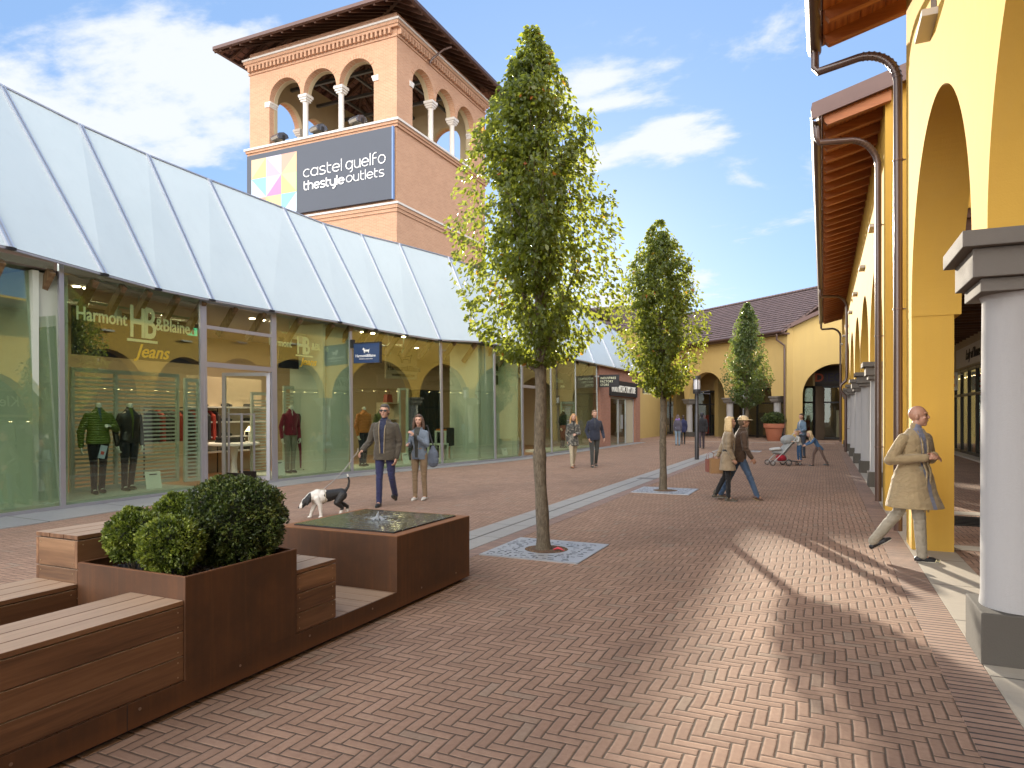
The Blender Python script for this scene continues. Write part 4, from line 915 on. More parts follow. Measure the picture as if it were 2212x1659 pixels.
# price cards on the display floor
cardm = plain('card_paper', (0.62,0.66,0.58), 0.7)
for px, b, h, w, lab in ((333,0.35,0.34,0.30,'white price card leaning beside the black jacket mannequin'),(606,0.25,0.36,0.26,'white price card left of the varsity jacket mannequin'),(697,0.35,0.32,0.2,'white price card right of the varsity jacket mannequin'),(878,0.3,0.32,0.26,'white price card at the foot of the black curtain'),(1092,0.3,0.24,0.3,'small white price card under the display table')):
    a = inside(px, b); r_ = empty('price_card', (a.x,a.y,0.132), R(-12), lab, 'card'); m = MB()
    m.extr([(0,0),(0.012,0),(-0.07,h),(-0.082,h)], (0,-w/2,0), (1,0,0), (0,0,1), (0,1,0), w); m.build('card', cardm, r_, local=True)
    m = MB(); m.extr([(0.0125-0.22*0.25*h/0.3,h*0.80),(0.0145-0.22*0.25*h/0.3,h*0.80),(0.0125-0.068,h*0.86),(0.0105-0.068,h*0.86)], (0.004,-w*0.25,0), (1,0,0), (0,0,1), (0,1,0), w*0.5); m.build('printed_line', M_DARKMET, r_, local=True)
# handbag on the shelf and clothes rails
o = empty('handbag', tuple(inside(838,1.5)+Vector((0,0,1.98))), 0, 'dark red handbag on a high shelf inside the shop', 'handbag'); redb = plain('dark_red_leather', (0.25,0.03,0.015), 0.5)
m = MB(); m.extr([(-0.17,0),(0.17,0),(0.12,0.26),(-0.12,0.26)], (-0.07,0,0), (0,1,0), (0,0,1), (1,0,0), 0.14); m.build('bag_body', redb, o, local=True)
m = MB(); m.tube([(0,-0.08,0.25),(0,-0.06,0.38),(0,0.0,0.43),(0,0.06,0.38),(0,0.08,0.25)], 0.009, 6); m.build('handle', redb, o, smooth=True, local=True)
thing_box('shelf_unit', 'pale shelf unit under the red handbag', 'shelf', 838, 1.5, [('shelves', INT, [(-0.2,0.2,-0.3,0.3,z,z+0.03) for z in (0.3,0.9,1.4,1.92)]+[(-0.2,0.2,-0.33,-0.3,0,1.95),(-0.2,0.2,0.3,0.33,0,1.95)])])
# clothes hanging inside: dark rail, red garments
for px, b, lab, cols in ((395,3.2,'rail of dark and red jackets at the back of the left shop bay',((0.02,0.02,0.025),(0.3,0.03,0.02),(0.04,0.03,0.03))),(1085,2.6,'rail of dark coats at the back of the bay behind the tree trunk',((0.03,0.03,0.03),(0.06,0.05,0.04),(0.02,0.02,0.03)))):
    a = inside(px, b); r_ = empty('clothes_rail', (a.x,a.y,0.034), 0, lab, 'clothes rail'); m = MB(); m.tube([(0,-1.1,0),(0,-1.1,1.75),(0,1.1,1.75),(0,1.1,0)], 0.018, 8); m.build('rail', M_DARKMET, r_, smooth=True, local=True)
    for k in range(12):
        y = -0.95+k*0.17; m = MB(); m.extr([(-0.05,1.68),(0.05,1.68),(0.24,1.55),(0.26,0.9),(-0.26,0.9),(-0.24,1.55)], (0,y,0), (1,0,0), (0,0,1), (0,1,0), 0.09)
        m.build('garment', plain('garment_%d_%d' % (px,k%3), cols[k%3], 0.85, 0, 0.2), r_, local=True, bevel=0.02)
# ---- hanging blue sign at the fourth mullion
a = Vector((fsm(ray_fac(760)), ray_fac(760), 0)); s = empty('hanging_sign', (a.x,a.y,3.0), 0, 'dark blue double sided hanging sign with white dachshund and Harmont&Blaine lettering', 'sign')
m = MB(); m.box(a.x+0.08,a.x+0.92,a.y-0.035,a.y+0.035,2.98,3.50); m.build('board', plain('sign_blue', (0.014,0.035,0.10), 0.35, 0, 0.05), s, bevel=0.004)
m = MB(); m.box(a.x+0.06,a.x+0.94,a.y-0.045,a.y+0.045,3.501,3.53); m.box(a.x+0.921,a.x+0.94,a.y-0.045,a.y+0.045,2.97,3.5); m.box(a.x-0.02,a.x+0.07,a.y-0.05,a.y+0.05,3.40,3.62); m.build('bracket', M_DARKMET, s)
text_obj('lettering', 'Harmont&Blaine', 0.105, (a.x+0.15,a.y-0.040,3.14), (1,0,0), (0,0,1), M_WHITE, 0.004, 0.92, s, 0.001)
text_obj('small_lettering', "WOMEN'S COLLECTION", 0.04, (a.x+0.27,a.y-0.040,3.075), (1,0,0), (0,0,1), M_WHITE, 0.004, 1.0, s)
dog_mark(s, (a.x+0.37,a.y-0.041,3.24), Vector((1,0,0)), 0.24, 0.15, M_WHITE)
# ================================================================ BRICK SHOP
BS = empty('brick_shop', (-9.8, 35, 0), 0, 'small brick fronted shop with a black fascia board beyond the glass front', 'building')
P0, P1 = Vector((fsm(ray_fac(1296)), ray_fac(1296),0)), Vector((fsm(ray_fac(1383)), ray_fac(1383),0)); d = (P1-P0).normalized(); n = Vector((d.y,-d.x,0)); L = (P1-P0).length
fo0 = (Vector((fsm(ray_fac(1319)), ray_fac(1319),0))-P0).length; fo1 = (Vector((fsm(ray_fac(1373)), ray_fac(1373),0))-P0).length
m = MB()
for (a, b, z0, z1) in ((0,fo0,0,4.0),(fo1,L,0,4.0),(fo0,fo1,2.55,4.0)): m.extr([(a,z0),(b,z0),(b,z1),(a,z1)], P0, d, (0,0,1), -n, 0.35)
e1 = P1-n*0.35; m.extr([(0,0),(9,0),(9,4.0),(0,4.0)], e1-d*0.35, -n, (0,0,1), d, 0.35)
m.build('wall', M_BRICK2, BS)
m = MB(); m.extr([(fo0-0.25,2.58),(fo1+0.1,2.58),(fo1+0.1,3.38),(fo0-0.25,3.38)], P0+n*0.002, d, (0,0,1), n, 0.09); m.build('fascia_board', M_BLACK, BS)
text_obj('fascia_lettering', 'INDUSTRIES FACTORY STORE', 0.52, P0+n*0.10+d*(fo0-0.1)+Vector((0,0,2.78)), d, (0,0,1), plain('lit_white_letters',(0.8,0.8,0.72),0.5,0,0.0), 0.03, (fo1-fo0)/7.4, BS, 0.0)
m = MB()
for t in (fo0, fo0+(fo1-fo0)*0.36, fo0+(fo1-fo0)*0.66, fo1-0.08): m.extr([(t,0.02),(t+0.08,0.02),(t+0.08,2.548),(t,2.548)], P0-n*0.10, d, (0,0,1), -n, 0.08)
m.extr([(fo0+0.081,2.44),(fo1-0.081,2.44),(fo1-0.081,2.547),(fo0+0.081,2.547)], P0-n*0.101, d, (0,0,1), -n, 0.078); o = m.build('door_frame', M_ALU, BS)
m = MB(); m.extr([(fo0+0.08,0.03),(fo0+(fo1-fo0)*0.66,0.03),(fo0+(fo1-fo0)*0.66,2.44),(fo0+0.08,2.44)], P0-n*0.135, d, (0,0,1), -n, 0.01); m.build('door_glass', M_GLASS, BS)
m = MB(); m.extr([(fo0+(fo1-fo0)*0.66+0.08,0.03),(fo1-0.08,0.03),(fo1-0.08,2.44),(fo0+(fo1-fo0)*0.66+0.08,2.44)], P0-n*0.13, d, (0,0,1), -n, 0.03); m.build('side_panel', plain('cream_panel',(0.42,0.38,0.27),0.6), BS)
m = MB(); hq = P0+d*(fo0+(fo1-fo0)*0.42)-n*0.03
for q in (0,0.25): m.tube([hq+d*q+Vector((0,0,0.85)), hq+d*q+Vector((0,0,1.6))], 0.02, 6)
m.build('door_handle', M_SEAM, BS, smooth=True)
m = MB(); m.extr([(fo0+0.1,0.03),(fo1-0.1,0.03),(fo1-0.1,2.5),(fo0+0.1,2.5)], P0-n*2.2, d, (0,0,1), -n, 0.1); m.build('interior_wall', plain('store_interior', (0.45,0.42,0.33), 0.8, 0, 0.1), BS)
for k, (px, z0, z1, w, lab) in enumerate(((1292, 2.93, 3.52, 0.98, 'black hanging sign reading industries factory store in front of the brick wall'), (1386, 2.86, 3.32, 0.95, 'second black hanging sign at the far corner of the brick shop'))):
    y = ray_fac(px); x = fsm(y); s = empty('hanging_sign', (x,y,3), 0, lab, 'sign')
    m = MB(); m.box(x+0.06,x+0.06+w,y-0.04,y+0.04,z0,z1); m.build('board', M_BLACK, s); m = MB(); m.box(x-0.02,x+0.058,y-0.03,y+0.03,z1-0.1,z1-0.04); m.build('bracket', M_ALU, s)
    for q, wd in enumerate(('INDUSTRIES','FACTORY','STORE')): text_obj('lettering', wd, 0.15, (x+0.13,y-0.045,z1-0.21-0.16*q), (1,0,0), (0,0,1), PALE, 0.005, 0.85, s, 0, space=1.15)
# ---- buildings behind the brick shop
RB_ = empty('tiled_roof_building', (-15, 43, 0), 0, 'low building with a brown tiled roof rising behind the brick shop', 'building')
m = MB(); m.box(-24,-11.2,43.2,54,0,7.0); m.box(-24,-12.6,33.0,43.19,0,7.4); m.build('wall', M_YEL2, RB_)
roof_plane('roof', (-24, 42.8, 7.1), (1,0,0), (0,5.2,2.35), 13.1, 5.7, M_TILE2, RB_); roof_plane('roof', (-10.9, 53.2, 7.1), (-1,0,0), (0,-5.2,2.35), 13.1, 5.7, M_TILE2, RB_)
roof_plane('roof', (-12.2, 33, 7.7), (0,1,0), (-2.2,0,0.45), 9.9, 3.0, M_TILE2, RB_)
m = MB(); m.extr([(42.8,7.0),(53.2,7.0),(48,9.35)], (-11.2,0,0), (0,1,0), (0,0,1), (-1,0,0), 0.3); m.build('gable_wall', M_YEL2, RB_)
# ================================================================ END BUILDING
C0 = Vector((-2.0, 45.0, 0)); FD = Vector((-0.759, 0.651, 0)).normalized(); FI = Vector((0.651, 0.759, 0)).normalized()
EB = empty('arcade_building', (-8, 50, 0), 0, 'pale yellow arcade building with a dark tiled roof closing the far end of the street', 'building')
m = MB(); col_t = [1.0+4.2*k for k in range(5)]
sp = [('s', 0, 0.25, 0), ('s', 0.25, 1.25, 2.76)]
for k in range(4): sp += [('a', 1.25+4.2*k, 4.95+4.2*k, 2.76), ('s', 4.95+4.2*k, 5.45+4.2*k, 2.76)]
sp[-1] = ('s', 1.25+4.2*3+3.7, 19.5, 2.76); sp += [('s', 19.5, 30, 0)]
arch_wall(m, C0, FD, FI, 0.5, 6.9, sp); m.build('wall', M_YEL2, EB, label='pale yellow plaster wall with round arches')
for k in range(4):
    p = C0+FD*(1.0+4.2*k)+FI*0.24; column(p.x, p.y, EB, rot=math.atan2(FD.y, FD.x))
def placeE(u, d, z): p = C0+FD*u+FI*(2.9+d); return (p.x, p.y, z)
shopfront(EB, 0.6, 20, placeE, n=12, seed=9, fascia=plain('fascia_tan',(0.33,0.24,0.11),0.8))
m = MB(); m.extr([(0.3,4.76),(20,4.76),(20,4.9),(0.3,4.9)], C0+FI*0.5, FD, (0,0,1), FI, 2.6)
for t in (8.2, 13.0): m.extr([(t,0),(t+0.4,0),(t+0.4,4.75),(t,4.75)], C0+FI*1.9, FD, (0,0,1), FI, 1.0)
m.build('arcade_ceiling', plaster('tan_plaster', (0.33,0.24,0.09)), EB)
# eave, gutter, roof
up = (FI*1.0+Vector((0,0,0.6))).normalized(); e0 = C0-FD*1.2-FI*0.55+Vector((0,0,6.62))
roof_plane('roof', C0+FD*30-FI*0.55+Vector((0,0,6.72)), -FD, up, 30.2, 7.1, M_TILE2, EB)
bk = C0+FD*30+FI*11.0+Vector((0,0,6.72)); roof_plane('roof', bk-FD*30.2, FD, (-FI+Vector((0,0,0.6))), 30.2, 6.9, M_TILE2, EB)
m = MB(); m.tube([C0-FD*0.2-FI*0.62+Vector((0,0,6.66)), C0+FD*30-FI*0.62+Vector((0,0,6.66))], 0.09, 10); m.build('gutter', M_BROWNMET, EB, smooth=True)
m = MB(); m.extr([(-0.2,6.5),(30,6.5),(30,6.6),(-0.2,6.6)], C0-FI*0.5, FD, (0,0,1), FI, 0.5); m.build('eave_boarding', M_BROWNMET, EB)
q = C0+FD*5+Vector((0,0,0)); m = MB(); qq = C0+FD*9.2; m.extr([(0,4.85),(0.75,4.85),(0.75,6.1),(0,6.1)], qq-FI*0.02, FD, (0,0,1), FI, 0.1); m.build('window_shutter', plain('shutter_brown',(0.17,0.07,0.05),0.6), EB)
m = MB()
for (a, b, z0, z1) in ((-0.08,0.0,4.77,6.18),(0.75,0.83,4.77,6.18),(0.0,0.75,4.77,4.85),(0.0,0.75,6.1,6.18)): m.extr([(a,z0),(b,z0),(b,z1),(a,z1)], qq-FI*0.04, FD, (0,0,1), FI, 0.1)
m.build('window_frame', M_WHITEST, EB)
# downpipe at the corner
pc = C0+FD*0.12-FI*0.10; g0 = C0+FD*0.25-FI*0.62+Vector((0,0,6.55))
m = MB(); h = (pc-Vector((g0.x,g0.y,0))); pts = [g0, g0-Vector((0,0,0.35)), g0-Vector((0,0,0.42))-FD*0.1]
t0 = g0-Vector((0,0,0.42))-FD*0.9
n8 = 8; t0 = Vector((pc.x,pc.y,6.15))-Vector((0.50*(-FD.x)*-1,0,0))
pts = [g0, Vector((g0.x,g0.y,6.2)), Vector((pc.x,pc.y,5.85)), Vector((pc.x,pc.y,5.6)), Vector((pc.x,pc.y,0.1))]
m.tube(pts, 0.06, 10); m.build('downpipe', M_BROWNPIPE, EB, smooth=True, ang=60)
# gable side facing the street end, with the wide arch of the last shop
m = MB(); zt = lambda X: 6.85+0.6*max(0,((X-C0.x)*FI.x))
arch_wall(m, (-2.05,45.35,0), (1,0,0), (0,1,0), 0.5, 6.6, [('s',0,0.9,0),('a',0.9,4.7,2.76),('s',4.7,9,0)])
m.extr([(0,6.6),(9,6.6),(9,11.0),(0.0,7.0)], (-2.05,45.352,0), (1,0,0), (0,0,1), (0,1,0), 0.49)
m.build('side_wall', M_YEL2, EB)
m = MB(); a = Vector((-2.3,45.2,6.85)); b = Vector((5.0,45.2,10.1)); m.bar(a, b, 0.5, 0.22); m.build('verge_fascia', M_BROWNMET, EB)
def placeG(u, d, z): return (u, 48.2+d, z)
shopfront(EB, -1.9, 4.6, placeG, n=4, seed=12, fascia=plain('fascia_grey_dark',(0.055,0.048,0.042),0.8))
m = MB(); m.box(-2.0,-1.95,45.86,48.2,0,4.75); m.box(4.6,4.8,45.86,48.2,0,4.75); m.box(-2,4.8,45.86,48.2,4.75,4.9); m.build('passage_walls', MC['tan_plaster'], EB)
s = empty('shop_sign', (0.6,48.1,3.9), 0, 'dark fascia sign with E:DIEGO letters under the wide far arch', 'sign')
m = MB(); m.box(-1.2,3.4,48.10,48.14,3.62,4.4); m.build('board', plain('sign_brownblack',(0.05,0.045,0.045),0.6), s)
text_obj('lettering', 'E:', 0.72, (-1.10,48.09,3.75), (1,0,0), (0,0,1), M_BLACK, 0.03, 1.0, s, 0.02); text_obj('lettering', 'D', 0.72, (-0.50,48.09,3.75), (1,0,0), (0,0,1), plain('letter_orange',(0.5,0.09,0.03),0.5), 0.03, 1.0, s, 0.02)
text_obj('lettering', 'IEGO', 0.72, (0.06,48.09,3.75), (1,0,0), (0,0,1), plain('letter_purple',(0.03,0.025,0.06),0.5), 0.03, 1.0, s, 0.02)
# ================================================================ TOWER
TX0, TX1, TY0, TY1 = -25.65, -17.05, 25.2, 33.8
TW = empty('brick_tower', (TX1, TY0, 0), 0, 'square brick tower with open arched loggia and a wide overhanging roof', 'tower')
OPN = [1.2+2.1*k for k in range(3)]
def tspans(zb_open, W=8.6, e=0.0):
    s_ = [('s', -e, 1.2, zb_open)]
    for k in range(3):
        a = 1.2+2.1*k; s_ += [('a', a+0.06, a+2.04, 16.75)]
        s_ += [('s', a+2.04, a+2.16 if k < 2 else a+2.04+0.001, 16.75)]
    return s_
def tface(o, u, w, W=8.6, e=0.0):
    m = MB(); a0 = 1.2
    sp = [('s', e, 1.26, 0)]
    for k in range(3):
        a = 1.26+2.1*k; sp += [('a', a, a+1.92, 16.75)]
        if k < 2: sp += [('s', a+1.92, a+2.1, 16.75)]
    sp += [('s', 1.26+4.2+1.92, W-e, 0)]
    arch_wall(m, o, u, w, 0.30, 19.3, sp)
    m.extr([(1.26,0),(7.38,0),(7.38,14.52),(1.26,14.52)], o, u, (0,0,1), w, 0.30)
    # projecting rowlock rings over the arches
    U = Vector(u); O = Vector(o)-Vector(w)*0.02; Z = Vector((0,0,1))
    for k in range(3):
        c = 1.26+2.1*k+0.96; r0, r1 = 0.965, 1.15; n = 22
        for i in range(n):
            q0, q1 = math.pi*i/n, math.pi*(i+1)/n-0.012
            if abs(r1*math.cos((q0 if i < n/2 else q1))) > 1.045: continue
            P = [O+U*(c+r*math.cos(q))+Z*(16.75+r*math.sin(q)) for r, q in ((r0,q0),(r1,q0),(r1,q1),(r0,q1))]; Q = [p+Vector(w)*0.019 for p in P]
            m.add(P+Q, [(0,1,2,3),(0,4,5,1),(1,5,6,2),(2,6,7,3),(3,7,4,0)], 0.1)
    return m
faces = [((TX0,TY0,0),(1,0,0),(0,1,0)), ((TX1,TY0,0),(0,1,0),(-1,0,0)), ((TX1,TY1,0),(-1,0,0),(0,-1,0)), ((TX0,TY1,0),(0,-1,0),(1,0,0))]
for i, (o, u, w) in enumerate(faces):
    o2 = Vector(o); 
    if i % 2 == 1: o2 = o2  # faces butt at the corners, slight inset avoids coplanar overlap
    mm = tface(tuple(o2), u, w, e=0.301 if i % 2 else 0.0); mm.build('brick_wall', M_BRICK, TW)
    inner = MB(); W_ = 8.6; sp = [('s', 0.31, 1.28, 14.6)]
    for k in range(3):
        a = 1.28+2.1*k; sp += [('a', a, a+1.88, 16.75)]
        if k < 2: sp += [('s', a+1.88, a+2.1, 16.75)]
    sp += [('s', 1.28+4.2+1.88, W_-0.31, 14.6)]
    arch_wall(inner, Vector(o)+Vector(w)*0.302, u, w, 0.22, 19.25, sp); inner.build('inner_lining', M_CREAM, TW)
def band(z0, z1, out, mat, name, th=0.0):
    m = MB(); a = out
    m.box(TX0-a,TX1+a,TY0-a,TY0-0.001,z0,z1); m.box(TX0-a,TX1+a,TY1+0.001,TY1+a,z0,z1)
    m.box(TX1+0.001,TX1+a-0.001,TY0-0.0009,TY1+0.0009,z0+0.0005,z1-0.0005); m.box(TX0-a+0.001,TX0-0.001,TY0-0.0009,TY1+0.0009,z0+0.0005,z1-0.0005)
    return m.build(name, mat, TW)
band(10.86,10.95,0.14,M_WHITEST,'stone_course'); band(10.70,10.859,0.09,M_BRICK,'brick_course'); band(10.55,10.699,0.045,M_BRICK,'brick_course')
band(14.50,14.60,0.20,M_WHITEST,'stone_course'); band(14.38,14.499,0.14,M_BRICK,'brick_course'); band(14.26,14.379,0.08,M_BRICK,'brick_course')
band(18.86,18.95,0.26,M_WHITEST,'stone_course'); band(18.72,18.859,0.21,M_BRICK,'brick_course'); band(18.60,18.719,0.16,M_BRICK,'brick_course'); band(18.24,18.34,0.05,M_BRICK,'brick_course')
for side in (0, 1):
    m = MB(); t = 0.1
    while t < 8.55:
        (x, y, sx, sy) = ((TX0+t,TY0-0.10,0.055,0.098),(TX1+0.10,TY0+t,0.098,0.055))[side]; m.box(x-sx,x+sx,y-sy,y+sy,18.341,18.598,0.1); t += 0.235
    m.build('dentil_frieze', M_BRICK, TW)
m = MB(); m.box(TX0+0.31,TX1-0.31,TY0+0.31,TY1-0.31,14.3,14.5); m.build('loggia_floor', M_CREAM, TW)
def small_col(x, y):
    m = MB(); m.box(x-0.19,x+0.19,y-0.19,y+0.19,14.601,14.74); m.box(x-0.17,x+0.17,y-0.17,y+0.17,16.43,16.52); m.box(x-0.21,x+0.21,y-0.21,y+0.21,16.521,16.62); m.box(x-0.25,x+0.25,y-0.25,y+0.25,16.621,16.748)
    m.lathe([(0.155,14.74),(0.125,14.80),(0.125,16.36),(0.15,16.43)], 20, (x,y,0)); m.build('loggia_column', M_WHITEST, TW, smooth=True, ang=40)
for k in (1, 2):
    t = 1.26+2.1*k-0.09
    for (x, y) in ((TX0+t,TY0+0.26),(TX1-0.26,TY0+t),(TX1-t,TY1-0.26),(TX0+0.26,TY1-t)): small_col(x, y)
for t, s_ in ((1.26,-1),(7.38,1)):
    m = MB(); m2 = MB()
    for z0, z1, e in ((16.5,16.58,0.03),(16.581,16.66,0.06),(16.661,16.749,0.10)):
        a0, a1 = (t-0.26, t+e) if s_ < 0 else (t-e, t+0.26)
        m.box(TX0+a0, TX0+a1, TY0-0.04, TY0+0.5, z0, z1); m2.box(TX1-0.5, TX1+0.04, TY0+a0, TY0+a1, z0, z1)
    m.build('impost', M_WHITEST, TW); m2.build('impost', M_WHITEST, TW)
# roof with deep eaves
OV = 1.15; ex0, ex1, ey0, ey1 = TX0-OV, TX1+OV, TY0-OV, TY1+OV; cx, cy = (ex0+ex1)/2, (ey0+ey1)/2; zE, zA = 19.18, 22.1
m = MB(); cs = [(ex0,ey0),(ex1,ey0),(ex1,ey1),(ex0,ey1)]
m.add([(x,y,zE+0.22) for x,y in cs]+[(cx,cy,zA+0.2)]+[(x,y,zE+0.14) for x,y in cs]+[(cx,cy,zA+0.1)], [(0,1,4),(1,2,4),(2,3,4),(3,0,4),(5,9,6),(6,9,7),(7,9,8),(8,9,5),(0,5,6,1),(1,6,7,2),(2,7,8,3),(3,8,5,0)])
m.build('roof', M_TILE, TW)
rr = random.Random(2); sl_ = (zA-zE)/((ex1-ex0)/2)
for side in range(4):
    n = 17
    for i in range(n):
        t = (i+0.5)/n
        if side == 0: e = Vector((ex0+(ex1-ex0)*t, ey0+0.08, 0)); dr = Vector((0,1,0))
        elif side == 1: e = Vector((ex1-0.08, ey0+(ey1-ey0)*t, 0)); dr = Vector((-1,0,0))
        elif side == 2: e = Vector((ex1-(ex1-ex0)*t, ey1-0.08, 0)); dr = Vector((0,-1,0))
        else: e = Vector((ex0+0.08, ey1-(ey1-ey0)*t, 0)); dr = Vector((1,0,0))
        ln = min(t, 1-t)*(ex1-ex0)
        if ln < 0.3: continue
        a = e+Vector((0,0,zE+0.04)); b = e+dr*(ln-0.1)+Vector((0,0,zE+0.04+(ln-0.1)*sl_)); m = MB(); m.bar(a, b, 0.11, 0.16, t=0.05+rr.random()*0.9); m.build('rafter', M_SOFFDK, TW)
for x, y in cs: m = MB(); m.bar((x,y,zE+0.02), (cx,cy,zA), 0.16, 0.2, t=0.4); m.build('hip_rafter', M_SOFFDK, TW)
m = MB()
for i in range(4):
    a, b = cs[i], cs[(i+1)%4]; m.bar((a[0],a[1],zE+0.10), (b[0],b[1],zE+0.10), 0.16, 0.15)
m.build('gutter', M_BROWNMET, TW)
m = MB()     # steel ties inside the roof
for y in (27.5, 29.5, 31.5): m.box(TX0+0.5,TX1-0.5,y-0.07,y+0.07,18.35,18.5)
for x in (-23.5,-21.35,-19.2): m.box(x-0.06,x+0.06,TY0+0.5,TY1-0.5,18.51,18.64)
m.build('roof_tie_beams', plain('grey_steel', (0.09,0.095,0.10), 0.5, 0.4), TW)
m = MB(); m.tube([(TX1+1.05,28.2,19.0),(TX1+0.75,28.0,18.85),(TX1+0.25,27.75,18.4),(TX1+0.16,27.7,18.2)], 0.05, 8); m.build('rainwater_spout', M_BROWNPIPE, TW, smooth=True)
# ---- billboard
BBX0, BBX1, BBZ0, BBZ1, BY = -25.62, -17.12, 11.05, 14.22, TY0-0.22
BB = empty('billboard', (-21.4, BY, 11), 0, 'large slate blue billboard with pastel triangle mosaic and castel guelfo lettering on the tower', 'billboard')
m = MB(); m.box(BBX0,BBX1,BY,TY0-0.10,BBZ0,BBZ1); m.build('panel', plain('slate_panel', (0.033,0.042,0.062), 0.45, 0, 0.06, 1.0), BB, bevel=0.01)
m = MB(); m.box(BBX1-0.04,BBX1+0.03,BY-0.01,TY0-0.11,BBZ0-0.01,BBZ1+0.01); m.build('side_trim', plain('blue_trim', (0.12,0.2,0.38), 0.4), BB)
mcol = {'tan':(0.80,0.62,0.38),'yel':(0.78,0.74,0.25),'lil':(0.74,0.70,0.86),'pur':(0.58,0.46,0.68),'sal':(0.76,0.42,0.32),'blu':(0.28,0.58,0.78),'pal':(0.66,0.78,0.88),'pnk':(0.78,0.60,0.76),'mag':(0.70,0.28,0.52),'grn':(0.58,0.70,0.38),'or2':(0.80,0.60,0.33)}
keys = list(mcol); mats = [plain('mosaic_'+k, tuple(q*0.62 for q in c), 0.55, 0, 0.0) for k, c in mcol.items()]
lay = [[('/','tan','yel'),('\\','lil','pur'),('/','sal','or2')],[('\\','blu','pal'),('/','pnk','mag'),('\\','grn','yel')],[('\\','sal','tan'),('\\','or2','yel'),('/','blu','pal')]]
m = MB(); mx0, mz0, ms = -25.32, 13.98, 0.943
for r_i, row in enumerate(lay):
    for c_i, (dg_, c1, c2) in enumerate(row):
        x0 = mx0+c_i*ms; x1 = x0+ms; z1 = mz0-r_i*ms; z0 = z1-ms; Y = BY-0.006
        if dg_ == '/': t1 = [(x0,z0),(x1,z1),(x0,z1)]; t2 = [(x0,z0),(x1,z0),(x1,z1)]
        else: t1 = [(x0,z1),(x1,z0),(x1,z1)]; t2 = [(x0,z1),(x0,z0),(x1,z0)]
        for tt, ck in ((t1,c1),(t2,c2)): m.add([(p[0],Y,p[1]) for p in tt], [(0,1,2)], 0, keys.index(ck))
m.build('triangle_mosaic', mats, BB)
def arc(cx, cy, r, a0, a1, n=14, ry=None):
    ry = ry or r; return [(cx+r*math.cos(R(a0+(a1-a0)*i/n)), cy+ry*math.sin(R(a0+(a1-a0)*i/n))) for i in range(n+1)]
GL = {'c': ([arc(.48,.5,.48,52,308)], .92), 'o': ([arc(.5,.5,.5,0,360,24)], 1.08), 'a': ([arc(.48,.5,.48,0,360,24), [(.96,1),(.96,0)]], 1.1),
 's': ([[(.72,.93),(.55,1),(.32,1),(.12,.92),(.05,.75),(.12,.6),(.3,.53),(.52,.47),(.72,.38),(.78,.22),(.7,.08),(.5,0),(.25,0),(.02,.07)]], .86),
 't': ([[(.08,1.38),(.08,.38)]+arc(.42,.36,.34,180,285,8), [(.08,.93),(.58,.93)]], .66), 'e': ([[(.02,.52),(.95,.52)]+arc(.48,.5,.48,3,318,22)], 1.04),
 'l': ([[(.05,1.45),(.05,0)]], .22), 'g': ([arc(.48,.5,.48,0,360,24), [(.96,1),(.96,-.02)]+arc(.60,-.02,.36,0,-85,8)], 1.12),
 'u': ([[(.04,1),(.04,.42)]+arc(.46,.42,.42,180,360,12)+[(.88,1)], [(.88,.4),(.88,0)]], 1.04), 'f': ([[(.1,0),(.1,.95)]+arc(.5,1.02,.4,180,75,8), [(.1,.78),(.62,.78)]], .78),
 'h': ([[(.05,1.45),(.05,0)], [(.05,.55)]+arc(.46,.58,.41,180,0,12)+[(.87,0)]], 1.0), 'y': ([[(.04,1),(.04,.42)]+arc(.46,.42,.42,180,360,12), [(.88,1),(.88,-.1)]+arc(.5,-.1,.38,0,-95,8)], 1.02), ' ': ([], .22)}
STK = [0]
def strokes(m, txt, x, z, h, w, Y, width):
    tot = sum(GL[c][1] for c in txt)+0.12*len(txt); k = width/tot/h*1.0
    for ch in txt:
        sts, adv = GL[ch]
        for st in sts:
            P = [Vector((x+p[0]*h*k, Y, z+p[1]*h)) for p in st]
            for qi, (a, b) in enumerate(zip(P, P[1:])):
                STK[0] += 1; dy = Vector((0, -0.00045*(STK[0] % 23), 0))
                d = (b-a).normalized(); m.bar(a-d*w*0.25+dy, b+d*w*0.25+dy, w, 0.012, up=(0,-1,0))
        x += (adv+0.12)*h*k
m = MB(); strokes(m, 'castel', -22.07, 12.68, 0.36, 0.042, BY-0.012, 2.32); strokes(m, 'guelfo', -19.62, 12.68, 0.36, 0.042, BY-0.012, 2.20)
m.build('lettering', M_WHITE, BB)
m = MB(); strokes(m, 'thestyle', -22.05, 12.08, 0.28, 0.062, BY-0.013, 2.38); m.build('bold_lettering', M_WHITE, BB)
m = MB(); strokes(m, 'outlets', -19.60, 12.10, 0.29, 0.038, BY-0.012, 2.10); m.build('lettering', M_WHITE, BB)
